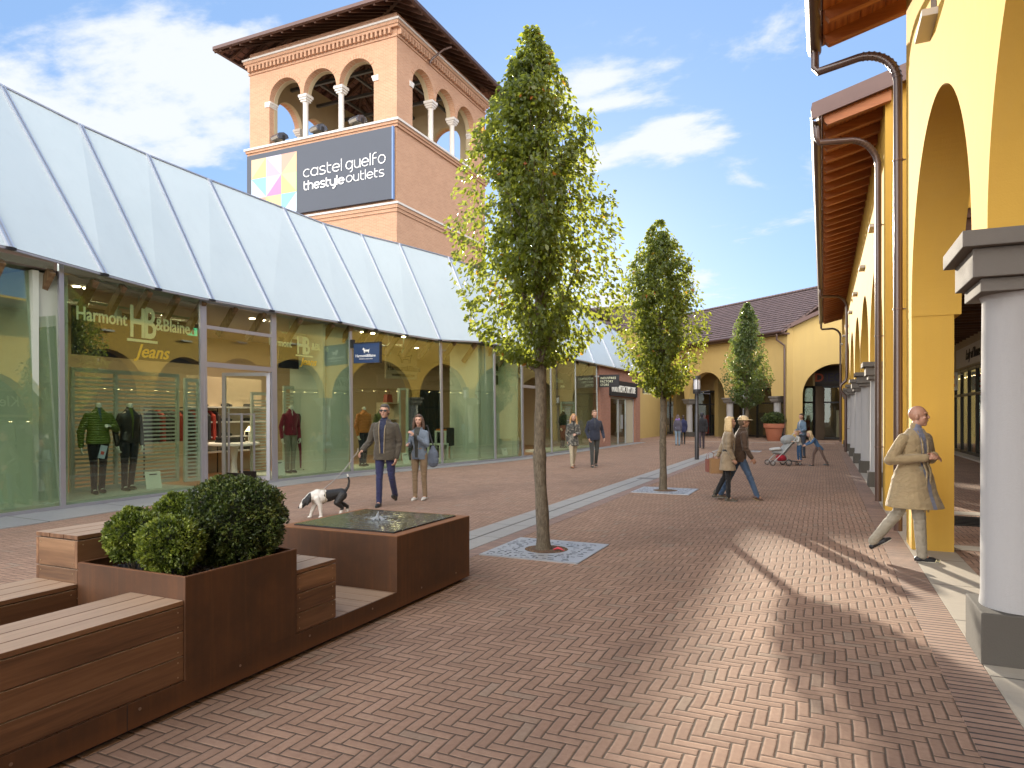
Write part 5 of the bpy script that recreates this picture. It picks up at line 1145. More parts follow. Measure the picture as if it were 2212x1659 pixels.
# ---- floodlights on the sill
def floodlight(x, lab):
    f = empty('floodlight', (x, TY0-0.02, 14.602), R(-14), lab, 'floodlight', 'floodlights on the tower sill'); k = R(38)
    m = MB(); prof = [(-0.24,0.14),(-0.30,0.26),(-0.18,0.42),(0.05,0.50),(0.26,0.44),(0.34,0.30),(0.10,0.16)]
    m.extr(prof, (-0.31,0,0), (0,1,0), (0,0,1), (1,0,0), 0.62); m.build('housing', plain('floodlight_metal', (0.10,0.11,0.14), 0.25, 0.7), f, local=True, bevel=0.02)
    m = MB(); m.extr([(-0.235,0.155),(-0.285,0.255),(-0.30,0.25),(-0.25,0.145)], (-0.26,0,0), (0,1,0), (0,0,1), (1,0,0), 0.52)
    m.extr([(-0.245,0.13),(0.09,0.145),(0.09,0.15),(-0.24,0.138)], (-0.26,-0.002,0), (0,1,0), (0,0,1), (1,0,0), 0.52); m.build('lens', plain('lamp_lens', (0.35,0.33,0.28), 0.1, 0.3), f, local=True)
    m = MB(); 
    for sx in (-0.345, 0.325): m.box(sx, sx+0.02, -0.02, 0.10, 0.02, 0.34)
    m.box(-0.345,0.345,-0.05,0.13,0.0,0.03); m.build('bracket', M_DARKMET, f, local=True)
floodlight(-23.75, 'floodlight at the left end of the tower sill'); floodlight(-21.4, 'middle floodlight of the three on the tower sill'); floodlight(-19.15, 'floodlight nearest the front corner of the tower')
# ================================================================ TREES
def crown_profile(tab, z):
    if z <= tab[0][0] or z >= tab[-1][0]: return 0.0
    for (z0, r0), (z1, r1) in zip(tab, tab[1:]):
        if z0 <= z <= z1: return r0+(r1-r0)*(z-z0)/(z1-z0)
def tree(x, y, tab, ztrunk, ztop, r0, seed, nleaf, label, lean=(0,0), lmat=None, leafs=1.0, name='pear_tree'):
    rnd = random.Random(seed); nr = np.random.RandomState(seed)
    root = empty(name, (x,y,0), 0, label, 'tree', 'trees in a row along the drain')
    bark = MC.get('bark')
    if not bark:
        s = NT('bark'); v = s.coord(scale=(1,1,0.35)); a = s.noise(v, 38, 6, 0.7, 0.5); b = s.noise(s.coord(), 3, 4, 0.6)
        c = s.ramp(a, [(0.3,(0.035,0.026,0.019,1)),(0.5,(0.105,0.08,0.055,1)),(0.72,(0.20,0.16,0.115,1))]); c = s.mix(s.math('MULTIPLY', b, 0.4), c, (0.16,0.14,0.09,1))
        s.put(s.p.inputs['Base Color'], c); s.p.inputs['Roughness'].default_value = 0.95; s.bump(s.math('ADD', a, s.math('MULTIPLY', s.noise(s.coord(scale=(1,1,3)), 30, 3, 0.6), 0.5)), 1.0, 0.02); MC['bark'] = bark = s.m
    def leader(z):
        t = z/ztop; return Vector((lean[0]*t+0.022*math.sin(z*1.6+seed)+0.008*math.sin(z*4.3), lean[1]*t+0.03*math.sin(z*1.5+2+seed), z))
    def leader_r(z):
        return r0*(1.0+0.35*math.exp(-z*9)) * (1-0.12*min(z,ztrunk)/ztrunk) if z < ztrunk else r0*0.80*max(0.05,(1-(z-ztrunk)/(ztop-ztrunk)))**1.1
    m = MB(); zs = [i*0.06 for i in range(int(ztrunk/0.06)+1)]+[ztrunk+(ztop-ztrunk-0.05)*i/26 for i in range(1,27)]; zs[0] = -0.05
    m.tube([leader(z) for z in zs], [leader_r(z)*(1+0.05*math.sin(z*11+seed)+(0.09 if abs(z-ztrunk*0.52)<0.04 else 0)) for z in zs], 18, caps=False); tr = m.build('trunk', bark, root, smooth=True, ang=80, local=True)
    br = []
    nb = 34; limbs = MB()
    def twig(p0, d, L, r, depth, mbx):
        n = max(3, int(L/0.12)); pts = [p0]; d = d.normalized(); w = Vector((rnd.uniform(-1,1),rnd.uniform(-1,1),0.2))*0.10
        for i in range(n):
            d = (d + Vector((0,0,0.10 if depth == 0 else 0.05)) + w*0.5 + Vector((rnd.uniform(-1,1),rnd.uniform(-1,1),rnd.uniform(-1,1)))*0.10).normalized(); pts.append(pts[-1]+d*L/n)
        mbx.tube(pts, [max(0.0025, r*(1-0.85*i/n)) for i in range(n+1)], 7 if depth == 0 else 5, caps=False)
        br.append((pts, depth)); return pts
    for i in range(nb):
        t = i/(nb-1); z = ztrunk-0.05+(ztop-0.5-ztrunk)*t**1.15; ang = i*2.399+seed; zc = min(ztop-0.15, z+0.7)
        R_ = crown_profile(tab, zc) or 0.1; R_ *= rnd.uniform(0.7,1.0); el = rnd.uniform(0.75,1.15) if t > 0.08 else rnd.uniform(0.25,0.75)
        L = min(R_/math.cos(el)*0.80, 1.4, (ztop-z)*0.52+0.06); p0 = leader(z); d = Vector((math.cos(ang)*math.cos(el), math.sin(ang)*math.cos(el), math.sin(el)))
        mb_ = MB() if i < 14 else limbs
        pts = twig(p0, d, L, max(0.010, leader_r(z)*(0.50 if i < 9 else 0.42)), 0, mb_)
        for k in range(5):
            q = pts[min(len(pts)-1, int(len(pts)*(0.3+0.16*k)))]; dd = Vector((rnd.uniform(-1,1),rnd.uniform(-1,1),rnd.uniform(-0.1,0.9))); twig(q, dd+d*0.8, L*rnd.uniform(0.18,0.38), 0.007, 1, mb_)
        if i < 14: mb_.build('limb', bark, root, smooth=True, ang=80, local=True)
    limbs.build('upper_limb', bark, root, smooth=True, ang=80, local=True, kind='stuff')
    # leaves: sampled round the twigs, thinned in noise pockets so the sky shows through
    pts = []
    for (pp, dep) in br:
        for a, b in zip(pp[(2 if dep == 0 else 0):], pp[(3 if dep == 0 else 1):]):
            pts.append((a, b, 1.0 if dep else 0.6))
    V = []; FC = []; T = []; cnt = 0; tries = 0
    ztot = [z for z, r in tab]; seedv = Vector((seed*3.1, 0, 0))
    while cnt < nleaf and tries < nleaf*9:
        tries += 1; tw = rnd.random() < 0.56
        if tw:
            a, b, w = pts[rnd.randrange(len(pts))]; p = a.lerp(b, rnd.random())+Vector((rnd.gauss(0,0.075),rnd.gauss(0,0.075),rnd.gauss(-0.02,0.07)))
        else:
            z = rnd.uniform(tab[0][0]+0.05, tab[-1][0]-0.03); R_ = crown_profile(tab, z); q = rnd.random()*6.283; r_ = R_*rnd.random()**0.47; l_ = leader(z); p = Vector((l_.x+r_*math.cos(q), l_.y+r_*math.sin(q), z))
        l_ = leader(max(0,min(ztop,p.z))); rad = math.hypot(p.x-l_.x, p.y-l_.y); lump = mnoise.noise(p*1.9+seedv); R_ = crown_profile(tab, p.z)
        lump2 = mnoise.noise(Vector((p.x*3.4,p.y*3.4,p.z*1.3))+seedv*1.7)
        if rad > R_*((1.25 if tw and rnd.random() < 0.35 else 1.0)+0.34*lump+0.34*lump2)+0.01: continue
        hole = mnoise.noise(p*4.6+seedv*2)*0.8+mnoise.noise(p*2.2+seedv)*0.35
        if hole > 0.03 and rnd.random() < 0.86: continue
        if p.z < tab[0][0]: continue
        s_ = rnd.uniform(0.6,1.1)*0.036*leafs
        out = Vector((p.x-l_.x, p.y-l_.y, 0)); out = out.normalized() if out.length > 0.01 else Vector((1,0,0))
        ax = (out*rnd.uniform(0.1,0.9)+Vector((rnd.gauss(0,0.5),rnd.gauss(0,0.5),-rnd.uniform(0.1,1.3)))).normalized()    # leaves hang down
        sd_ = ax.cross(Vector((rnd.gauss(0,1),rnd.gauss(0,1),rnd.gauss(0,0.6)))).normalized(); nn = ax.cross(sd_)
        base = len(V); f = rnd.uniform(0.12,0.35)
        V += [p, p+ax*s_*0.75+sd_*s_*0.62+nn*s_*f, p+ax*s_*1.5+sd_*s_*0.42+nn*s_*f*0.8, p+ax*s_*2.15-nn*s_*0.25, p+ax*s_*1.5-sd_*s_*0.42+nn*s_*f*0.8, p+ax*s_*0.75-sd_*s_*0.62+nn*s_*f, p+ax*s_*1.1]
        FC += [(base,base+1,base+6),(base+1,base+2,base+6),(base+2,base+3,base+6),(base+3,base+4,base+6),(base+4,base+5,base+6),(base+5,base,base+6)]
        tv = min(0.96, max(0.02, 0.45+0.33*lump+rnd.gauss(0,0.17))); tv = 0.985 if rnd.random() < 0.0004 else tv
        T += [tv]*6; cnt += 1
    me = bpy.data.meshes.new('crown'); me.from_pydata([tuple(v) for v in V], [], FC); at = me.attributes.new('tone','FLOAT','FACE'); at.data.foreach_set('value', T)
    me.polygons.foreach_set('use_smooth', [True]*len(me.polygons)); me.materials.append(lmat); o = bpy.data.objects.new('crown', me); COL.objects.link(o); o.parent = root
    return root
LEAF = leafm('pear_leaves', [(0.0,(0.028,0.042,0.010)),(0.35,(0.048,0.072,0.014)),(0.7,(0.080,0.105,0.018)),(0.93,(0.15,0.16,0.025)),(0.97,(0.42,0.06,0.015)),(1.0,(0.42,0.05,0.015))], 0.45, (0.50,0.54,0.06))
LEAF3 = leafm('pear_leaves_shade', [(0.0,(0.03,0.05,0.016)),(0.5,(0.06,0.09,0.025)),(0.93,(0.11,0.14,0.03)),(1.0,(0.3,0.08,0.02))], 0.35, (0.30,0.38,0.06))
T1 = [(2.15,0.0),(2.3,0.45),(2.6,0.85),(2.9,1.02),(3.3,1.06),(3.9,1.04),(4.35,0.93),(4.8,0.72),(5.1,0.60),(5.5,0.46),(5.85,0.27),(6.08,0.13),(6.24,0.04)]
tree(-3.0, 7.5, T1, 2.15, 6.1, 0.076, 3, 24500, 'tallest foreground tree with a sunlit crown beside the corten fountain', (-0.16,-0.05), LEAF, 1.0)
T2 = [(1.95,0.0),(2.1,0.35),(2.5,0.72),(3.0,0.98),(3.5,1.05),(4.0,1.00),(4.5,0.83),(5.0,0.53),(5.4,0.30),(5.65,0.12),(5.75,0.02)]
tree(-3.05, 14.4, T2, 1.95, 5.65, 0.074, 11, 17000, 'middle tree of the row behind the second grate', (-0.12,0.0), LEAF, 1.12)
T3 = [(1.85,0.0),(2.1,0.45),(2.6,0.95),(3.1,1.18),(3.6,1.08),(4.2,0.90),(4.8,0.78),(5.4,0.55),(6.0,0.35),(6.4,0.15),(6.55,0.02)]
tree(-3.05, 31.5, T3, 1.85, 6.4, 0.09, 23, 15000, 'farthest tree with a shaded crown before the end building', (0.0,0.0), LEAF3, 1.35)
# ---- cast metal tree grates
def grate(x, y, s, label):
    g = empty('tree_grate', (x,y,0.004), 0, label, 'tree grate', 'tree grates'); m = MB(); rnd = random.Random(int(y*10)); N_ = 48; c = s/N_; h0 = -s/2; solid = np.ones((N_,N_), bool)
    rr_ = 0.27
    for i in range(N_):
        for j in range(N_):
            px, py = h0+(i+0.5)*c, h0+(j+0.5)*c
            if px*px+py*py < (rr_+0.005)**2: solid[i,j] = False
    ok = solid.copy()
    for k in range(420):
        i, j = rnd.randrange(1,N_-4), rnd.randrange(1,N_-4); w, h = rnd.choice(((1,1),(3,1),(3,1),(1,2),(2,1)))
        if i+w >= N_-1 or j+h >= N_-1: continue
        if not solid[i-1:i+w+1, j-1:j+h+1].all(): continue
        dx, dy = h0+(i+w/2)*c, h0+(j+h/2)*c
        if math.hypot(dx,dy) < rr_+0.05: continue
        solid[i:i+w, j:j+h] = False
    for i in range(N_):
        j = 0
        while j < N_:
            if solid[i,j]:
                k = j
                while k < N_ and solid[i,k]: k += 1
                m.add([(h0+i*c,h0+j*c,0.008),(h0+(i+1)*c,h0+j*c,0.008),(h0+(i+1)*c,h0+k*c,0.008),(h0+i*c,h0+k*c,0.008)], [(0,1,2,3)]); j = k
            else: j += 1
    n = 48    # clean round inner rim
    ring = [(r*math.cos(2*math.pi*q/n), r*math.sin(2*math.pi*q/n)) for r in (rr_-0.012, rr_+0.03) for q in range(n)]
    m.add([(a,b,0.009) for a, b in ring]+[(a,b,-0.02) for a, b in ring[:n]], [(q,(q+1)%n,n+(q+1)%n,n+q) for q in range(n)]+[(2*n+q,2*n+(q+1)%n,(q+1)%n,q) for q in range(n)])
    m.box(h0-0.012,h0-0.001,h0-0.012,-h0+0.012,-0.01,0.007); m.box(-h0+0.001,-h0+0.012,h0-0.012,-h0+0.012,-0.01,0.007); m.box(h0,-h0,h0-0.012,h0-0.001,-0.01,0.0071); m.box(h0,-h0,-h0+0.001,-h0+0.012,-0.01,0.0071)
    m.build('grate_plate', plain('galvanised_steel', (0.38,0.38,0.385), 0.45, 0.35, 0.15, 5, 0.1, 200), g, local=True)
    m = MB(); m.add([(h0,h0,0.0015),(-h0,h0,0.0015),(-h0,-h0,0.0015),(h0,-h0,0.0015)], [(0,1,2,3)]); m.build('dark_pit', M_BLACK, g, local=True)
    m = MB(); rn = random.Random(5); m.lathe([(0.262,0.002),(0.25,0.004),(0.12,0.02)], 40)
    for k in range(900):
        q = rn.random()*6.283; r_ = 0.25*math.sqrt(rn.random()); a_ = rn.random()*3.14; z = 0.006+0.016*(1-r_/0.25); l = rn.uniform(0.006,0.016); u = Vector((math.cos(a_),math.sin(a_),rn.uniform(-.5,.5)))*l; w = Vector((-math.sin(a_),math.cos(a_),rn.uniform(-.5,.5)))*l*0.6; p = Vector((r_*math.cos(q),r_*math.sin(q),z))
        m.add([p-u,p+w,p+u,p-w],[(0,1,2,3)], 0.1+0.8*rn.random())
    mu = MC.get('mulch')
    if not mu: s_ = NT('mulch'); s_.put(s_.p.inputs['Base Color'], s_.ramp(s_.tone(), [(0,(0.10,0.06,0.035,1)),(0.6,(0.22,0.13,0.07,1)),(1,(0.32,0.22,0.13,1))])); s_.p.inputs['Roughness'].default_value = 0.95; MC['mulch'] = mu = s_.m
    tag(m.build('mulch', mu, g, local=True), kind='stuff'); return g
grate(-2.98, 7.52, 1.16, 'nearest perforated steel tree grate beside the fountain'); grate(-3.02, 14.4, 1.16, 'perforated steel tree grate under the middle tree'); grate(-3.05, 31.5, 1.16, 'distant tree grate under the farthest tree')
m = MB(); m.tube([(0,0,0),(0.05,0.01,0.02),(0.10,-0.005,0.015),(0.14,-0.02,0.0)], [0.008,0.015,0.012,0.003], 8)
o = m.build('red_wrapper', plain('red_plastic',(0.4,0.01,0.02),0.3), None, smooth=True); o.location = (-2.86,7.44,0.03); tag(o, 'crumpled red wrapper lying on the mulch of the nearest grate', 'litter')
# ================================================================ BENCH GROUP
PX0, PX1 = -4.44, -3.13
DK_Z = 0.165
P_ = empty('steel_platform', (-3.8, 3, 0), 0, 'long low rusty steel platform with a timber deck carrying benches, planter and fountain', 'platform')
m = MB(); m.box(PX1-0.012,PX1,-1.0,5.87,0.035,DK_Z); m.box(PX0,PX0+0.012,-1.0,5.87,0.035,DK_Z); m.box(PX0+0.013,PX1-0.013,5.858,5.87,0.035,DK_Z); m.build('steel_skirt', M_CORTEN, P_)
m = MB(); m.box(PX0+0.10,PX1-0.06,-1.0,5.80,0.0,0.06); m.build('recessed_plinth', M_BLACK, P_)
m = MB(); y = -1.0; k = 0
while y < 5.8:
    m.box(PX0+0.02,PX1-0.02,y,min(5.85,y+0.142),DK_Z-0.035,DK_Z-0.004-0.0006*(k%2),0.04+0.93*random.Random(k*5+1).random()); y += 0.148; k += 1
m.build('deck_boards', M_IPEX, P_)
m = MB()
for y in (0.3,1.1,1.75,2.35,3.0,3.6,4.3,5.0,5.6): m.tube([(PX1-0.002,y,0.12),(PX1+0.0025,y,0.12)], 0.008, 10)
m.build('bolts', plain('bolt_steel',(0.25,0.17,0.12),0.4,0.6), P_, smooth=True); m = MB(); m.box(PX1,PX1+0.0015,2.28,2.283,0.035,DK_Z); m.build('skirt_joint', M_BLACK, P_)
def plank_box(name, x0, x1, y0, y1, zb, zt, courses, label, cat='bench', nt=3, seed=1, ends=True, scr=True):
    """bench: horizontal cladding planks round a hidden frame, three lengthwise top boards"""
    rn = random.Random(seed); r_ = empty(name, ((x0+x1)/2,(y0+y1)/2,zb), 0, label, cat); T_ = 0.024; hb = 0.026
    m = MB(); w = (x1-x0); bw = (w-(nt-1)*0.006)/nt
    for i in range(nt):
        a = x0+i*(bw+0.006); cut = y0+(y1-y0)*rn.uniform(0.35,0.65) if y1-y0 > 1.6 else None; segs = [(y0,y1)] if not cut else [(y0,cut-0.001),(cut+0.001,y1)]
        for (p, q) in segs: m.box(a, a+bw, p, q, zt-hb, zt-0.0004*i, 0.03+0.95*rn.random())
    m.build('top_boards', M_IPE, r_, bevel=0.0025)
    hs = (zt-hb-0.004-zb)/courses; side = MB(); side2 = MB(); end = MB(); end2 = MB(); sc_ = MB()
    for k in range(courses):
        z0 = zb+k*hs+0.003; z1 = zb+(k+1)*hs-0.003
        cut = y0+(y1-y0)*rn.uniform(0.4,0.7) if y1-y0 > 1.6 else None; segs = [(y0,y1)] if not cut else [(y0,cut-0.001),(cut+0.001,y1)]
        for (p, q) in segs:
            side.box(x1-T_-0.0005, x1-0.0005, p, q, z0, z1, 0.03+0.95*rn.random()); side2.box(x0+0.0005, x0+T_+0.0005, p, q, z0, z1, 0.03+0.95*rn.random())
            if scr:
                for yy in (p+0.035, q-0.035):
                    for zz in (z0+0.025, z1-0.025): sc_.tube([(x1-0.003,yy,zz),(x1+0.001,yy,zz)], 0.0045, 8)
        for (yy, s_) in ((y0,1),(y1,-1)):
            (end if s_ > 0 else end2).box(x0+T_+0.001, x1-T_-0.001, min(yy,yy+s_*T_)+0.0007, max(yy,yy+s_*T_)-0.0007, z0, z1, 0.03+0.95*rn.random())
            if scr:
                for xx in (x0+0.045, x1-0.045):
                    for zz in (z0+0.025, z1-0.025): sc_.tube([(xx,yy-s_*0.001,zz),(xx,yy+s_*0.003,zz)], 0.0045, 8)
    side.build('side_planks', M_IPE, r_, bevel=0.002); side2.build('side_planks', M_IPE, r_, bevel=0.002); end.build('end_planks', M_IPEX, r_, bevel=0.002); end2.build('end_planks', M_IPEX, r_, bevel=0.002)
    m = MB(); m.box(x0+T_+0.002,x1-T_-0.002,y0+T_+0.002,y1-T_-0.002,zb,zt-hb-0.001); m.build('inner_frame', M_BLACK, r_)
    if scr: sc_.build('screws', plain('screw_brass',(0.36,0.27,0.17),0.35,0.8,0.05), r_, smooth=True)
    return r_
plank_box('timber_bench', -3.56, -3.142, -0.6, 2.618, DK_Z, 0.598, 3, 'front timber bench of hardwood planks in the lower left corner', seed=4)
plank_box('timber_bench', PX0+0.012, -4.032, -0.6, 2.618, DK_Z, 0.596, 3, 'rear low timber bench behind the front bench', seed=9)
plank_box('timber_block', PX0+0.012, -4.034, 2.621, 3.95, DK_Z, 0.88, 4, 'raised timber block beside the left side of the planter', 'timber block', seed=17)
plank_box('timber_step', -3.62, -3.142, 3.482, 3.885, DK_Z, 0.58, 3, 'short timber seat between planter and fountain', 'timber block', seed=23)
# ---- planter
PL = empty('corten_planter', (-3.58,3.05,DK_Z), 0, 'square rusty steel planter filled with dark gravel between the benches', 'planter')
x0, x1, y0, y1, zt = -4.03, -3.131, 2.62, 3.478, 0.72
m = MB(); w = 0.006
m.box(x0,x1,y0,y0+w,DK_Z-0.003,zt); m.box(x0,x1,y1-w,y1,DK_Z-0.003,zt); m.box(x0,x0+w,y0+w+0.0001,y1-w-0.0001,DK_Z-0.003,zt); m.box(x1-w,x1,y0+w+0.0001,y1-w-0.0001,DK_Z-0.003,zt); m.build('steel_box', M_CORTEN, PL, bevel=0.0015)
m = MB()
for (a, b, c_, d_) in ((x0,x1,y0-0.0,y0+0.02),(x0,x1,y1-0.02,y1)): m.box(a+0.003,b-0.003,c_+0.003,d_-0.003,zt+0.0003,zt+0.004)
for (a, b) in ((x0,x0+0.02),(x1-0.02,x1)): m.box(a+0.003,b-0.003,y0+0.0175,y1-0.0175,zt+0.0003,zt+0.0041)
m.build('rim', plain('worn_rust_edge',(0.17,0.075,0.035),0.6,0.2,0.2), PL)
m = MB(); m.box(x0+w,x1-w,y0+w,y1-w,0.5,0.655); m.build('soil', M_BLACK, PL)
m = MB(); rn = random.Random(6)
for k in range(2600):
    px, py = rn.uniform(x0+0.02,x1-0.02), rn.uniform(y0+0.02,y1-0.02); s_ = rn.uniform(0.005,0.012); pz = 0.662+0.018*mnoise.noise(Vector((px*5,py*5,0)))+rn.uniform(-0.004,0.008)
    vs = [(px+s_*rn.uniform(.6,1)*a, py+s_*rn.uniform(.6,1)*b, pz+s_*rn.uniform(.5,.9)*c_) for a, b, c_ in ((1,0,0),(-1,0,0),(0,1,0),(0,-1,0),(0,0,1),(0,0,-1))]
    m.add(vs, [(0,2,4),(2,1,4),(1,3,4),(3,0,4),(2,0,5),(1,2,5),(3,1,5),(0,3,5)], 0.05+0.9*rn.random())
s_ = NT('slate_gravel'); s_.put(s_.p.inputs['Base Color'], s_.ramp(s_.tone(), [(0,(0.020,0.020,0.024,1)),(0.7,(0.06,0.06,0.07,1)),(1,(0.14,0.14,0.15,1))])); s_.p.inputs['Roughness'].default_value = 0.8
tag(m.build('gravel', s_.m, PL), kind='stuff')
# ---- box shrubs
def shrub(x, y, z, r, n, seed, label, mat, sz=0.011, fl=0.95, zb=None, name='box_shrub', group='clipped box shrubs in the planter'):
    rn = random.Random(seed); root = empty(name, (x,y,zb if zb is not None else 0.66), 0, label, 'shrub', group); zo = z-(zb if zb is not None else 0.66)
    sv = Vector((seed*1.7,3,1)); V = []; FC = []; T = []
    def surf(d): return r*(1+0.17*mnoise.noise(d*2.2+sv)+0.10*mnoise.noise(d*5+sv))
    for k in range(n):
        d = Vector((rn.gauss(0,1),rn.gauss(0,1),rn.gauss(0,1))).normalized()
        if d.z < -0.88: continue
        rr_ = surf(d)*(1-0.16*rn.random()**1.6); p = Vector((d.x*rr_, d.y*rr_, zo+d.z*rr_*fl))
        tl = mnoise.noise(p*14+sv)
        for q in range(5):       # a sprig of leaves
            ax = (d*0.9+Vector((rn.gauss(0,.7),rn.gauss(0,.7),rn.gauss(0,.7)+0.25))).normalized(); sdv = ax.cross(Vector((rn.gauss(0,1),rn.gauss(0,1),rn.gauss(0,1)))).normalized(); nn = ax.cross(sdv); s_ = sz*rn.uniform(.7,1.25); b = len(V)
            pp = p+Vector((rn.gauss(0,1),rn.gauss(0,1),rn.gauss(0,1)))*sz*0.4
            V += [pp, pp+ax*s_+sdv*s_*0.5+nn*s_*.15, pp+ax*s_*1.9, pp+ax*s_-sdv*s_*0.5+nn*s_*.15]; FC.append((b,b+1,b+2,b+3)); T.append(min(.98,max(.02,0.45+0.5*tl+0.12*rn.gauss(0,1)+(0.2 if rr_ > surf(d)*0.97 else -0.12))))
    me = bpy.data.meshes.new('foliage'); me.from_pydata([tuple(v) for v in V], [], FC); at = me.attributes.new('tone','FLOAT','FACE'); at.data.foreach_set('value', T); me.materials.append(mat)
    o = bpy.data.objects.new('foliage', me); COL.objects.link(o); o.parent = root
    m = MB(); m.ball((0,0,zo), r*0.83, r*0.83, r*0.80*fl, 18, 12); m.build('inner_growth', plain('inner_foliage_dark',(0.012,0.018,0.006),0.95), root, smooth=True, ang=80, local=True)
    m = MB()
    for k in range(5): q = k*1.3; m.tube([(0.02*math.cos(q),0.02*math.sin(q),-0.02),(0.06*math.cos(q),0.06*math.sin(q),max(0.02,zo-r*0.6))],[0.007,0.005],6)
    m.build('stem', MC['bark'], root, local=True); return root
BOX1 = leafm('box_leaves_fresh', [(0,(0.024,0.038,0.007)),(0.4,(0.068,0.100,0.015)),(0.75,(0.15,0.195,0.028)),(1,(0.27,0.31,0.055))], 0.18, (0.2,0.3,0.03)); BOX2 = leafm('box_leaves_dark', [(0,(0.014,0.024,0.007)),(0.45,(0.036,0.058,0.013)),(0.8,(0.080,0.112,0.024)),(1,(0.16,0.185,0.045))], 0.12, (0.15,0.22,0.03))
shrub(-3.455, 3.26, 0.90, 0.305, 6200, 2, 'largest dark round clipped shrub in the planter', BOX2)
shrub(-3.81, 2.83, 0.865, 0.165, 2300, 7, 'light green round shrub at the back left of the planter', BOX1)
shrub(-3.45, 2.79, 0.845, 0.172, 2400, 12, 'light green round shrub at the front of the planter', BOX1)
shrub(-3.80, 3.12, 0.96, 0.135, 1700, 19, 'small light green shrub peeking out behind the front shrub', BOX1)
# ---- fountain
FO = empty('fountain', (-3.75,5.25,DK_Z), 0, 'square rusty steel fountain basin brimming with dark water and a small central jet', 'fountain')
fx0, fx1, fy0, fy1, fz = -4.385, PX1, 4.63, 5.871, 0.612
m = MB(); m.box(fx0,fx1,fy0,fy0+0.02,DK_Z-0.003,fz); m.box(fx0,fx1,fy1-0.02,fy1,DK_Z-0.003,fz); m.box(fx0,fx0+0.02,fy0+0.0201,fy1-0.0201,DK_Z-0.003,fz); m.box(fx1-0.02,fx1,fy0+0.0201,fy1-0.0201,DK_Z-0.003,fz)
m.build('steel_box', M_CORTEN, FO, bevel=0.0015)
m = MB(); b_ = 0.095; RO = plain('orange_rust_rim', (0.21,0.085,0.028), 0.7, 0.1, 0.25, 8, 0.2, 80)
m.box(fx0+0.001,fx1-0.001,fy0+0.001,fy0+b_,fz+0.0003,fz+0.006); m.box(fx0+0.001,fx1-0.001,fy1-b_,fy1-0.001,fz+0.0003,fz+0.006); m.box(fx0+0.001,fx0+b_,fy0+b_+0.0002,fy1-b_-0.0002,fz+0.0003,fz+0.006); m.box(fx1-b_,fx1-0.001,fy0+b_+0.0002,fy1-b_-0.0002,fz+0.0003,fz+0.006); m.build('rim', RO, FO)
m = MB(); m.box(fx0+b_+0.002,fx1-b_-0.002,fy0+b_+0.002,fy1-b_-0.002,0.55,fz+0.016); m.build('inner_tray', plain('wet_black_steel',(0.012,0.012,0.012),0.12), FO, bevel=0.002)
wm = NT('fountain_water'); v = wm.coord(); wm.p.inputs['Base Color'].default_value = (0.018,0.020,0.010,1); wm.p.inputs['Roughness'].default_value = 0.04; wm.p.inputs['IOR'].default_value = 1.33; wm.p.inputs['Specular IOR Level'].default_value = 0.9; wm.p.inputs['Coat Weight'].default_value = 0.5; wm.p.inputs['Coat Roughness'].default_value = 0.05
wv = wm.noise(v, 16, 4, 0.6, 1.0); wm.bump(wv, 0.5, 0.012)
m = MB(); N_ = 46; ax0, ax1, ay0, ay1 = fx0+b_+0.006, fx1-b_-0.006, fy0+b_+0.006, fy1-b_-0.006; cxx, cyy = (ax0+ax1)/2, (ay0+ay1)/2
gr = []
for j in range(N_+1):
    for i in range(N_+1):
        X = ax0+(ax1-ax0)*i/N_; Y = ay0+(ay1-ay0)*j/N_; d_ = math.hypot(X-cxx,Y-cyy); gr.append((X,Y,fz+0.0185+0.006*math.exp(-d_*5)*math.sin(d_*75)+0.004*math.exp(-d_*9)*mnoise.noise(Vector((X*30,Y*30,0)))))
m.add(gr, [(j*(N_+1)+i,j*(N_+1)+i+1,(j+1)*(N_+1)+i+1,(j+1)*(N_+1)+i) for j in range(N_) for i in range(N_)]); m.build('water', wm.m, FO, smooth=True, ang=80)
jm = NT('jet_water'); jm.p.inputs['Base Color'].default_value = (0.8,0.85,0.9,1); jm.p.inputs['Roughness'].default_value = 0.1; jm.p.inputs['Transmission Weight'].default_value = 0.6; jm.p.inputs['IOR'].default_value = 1.33
m = MB(); rn = random.Random(3)
for k in range(26):
    q = rn.random()*6.283; r_ = 0.05*rn.random()**0.6; h = 0.075*(1-r_/0.06)*rn.uniform(0.6,1.1); pts = [(cxx+r_*0.2*math.cos(q),cyy+r_*0.2*math.sin(q),fz+0.01),(cxx+r_*0.5*math.cos(q),cyy+r_*0.5*math.sin(q),fz+0.02+h),(cxx+r_*math.cos(q),cyy+r_*math.sin(q),fz+0.02+h*0.6),(cxx+r_*1.4*math.cos(q),cyy+r_*1.4*math.sin(q),fz+0.018)]
    m.tube(pts, [0.008,0.006,0.004,0.003], 6)
for k in range(40): q = rn.random()*6.283; r_ = rn.uniform(0.03,0.16); m.ball((cxx+r_*math.cos(q),cyy+r_*math.sin(q),fz+0.022+0.02*rn.random()), 0.003*rn.uniform(.6,1.6), n=6, k=4)
m.build('water_jet', jm.m, FO, smooth=True, ang=80)
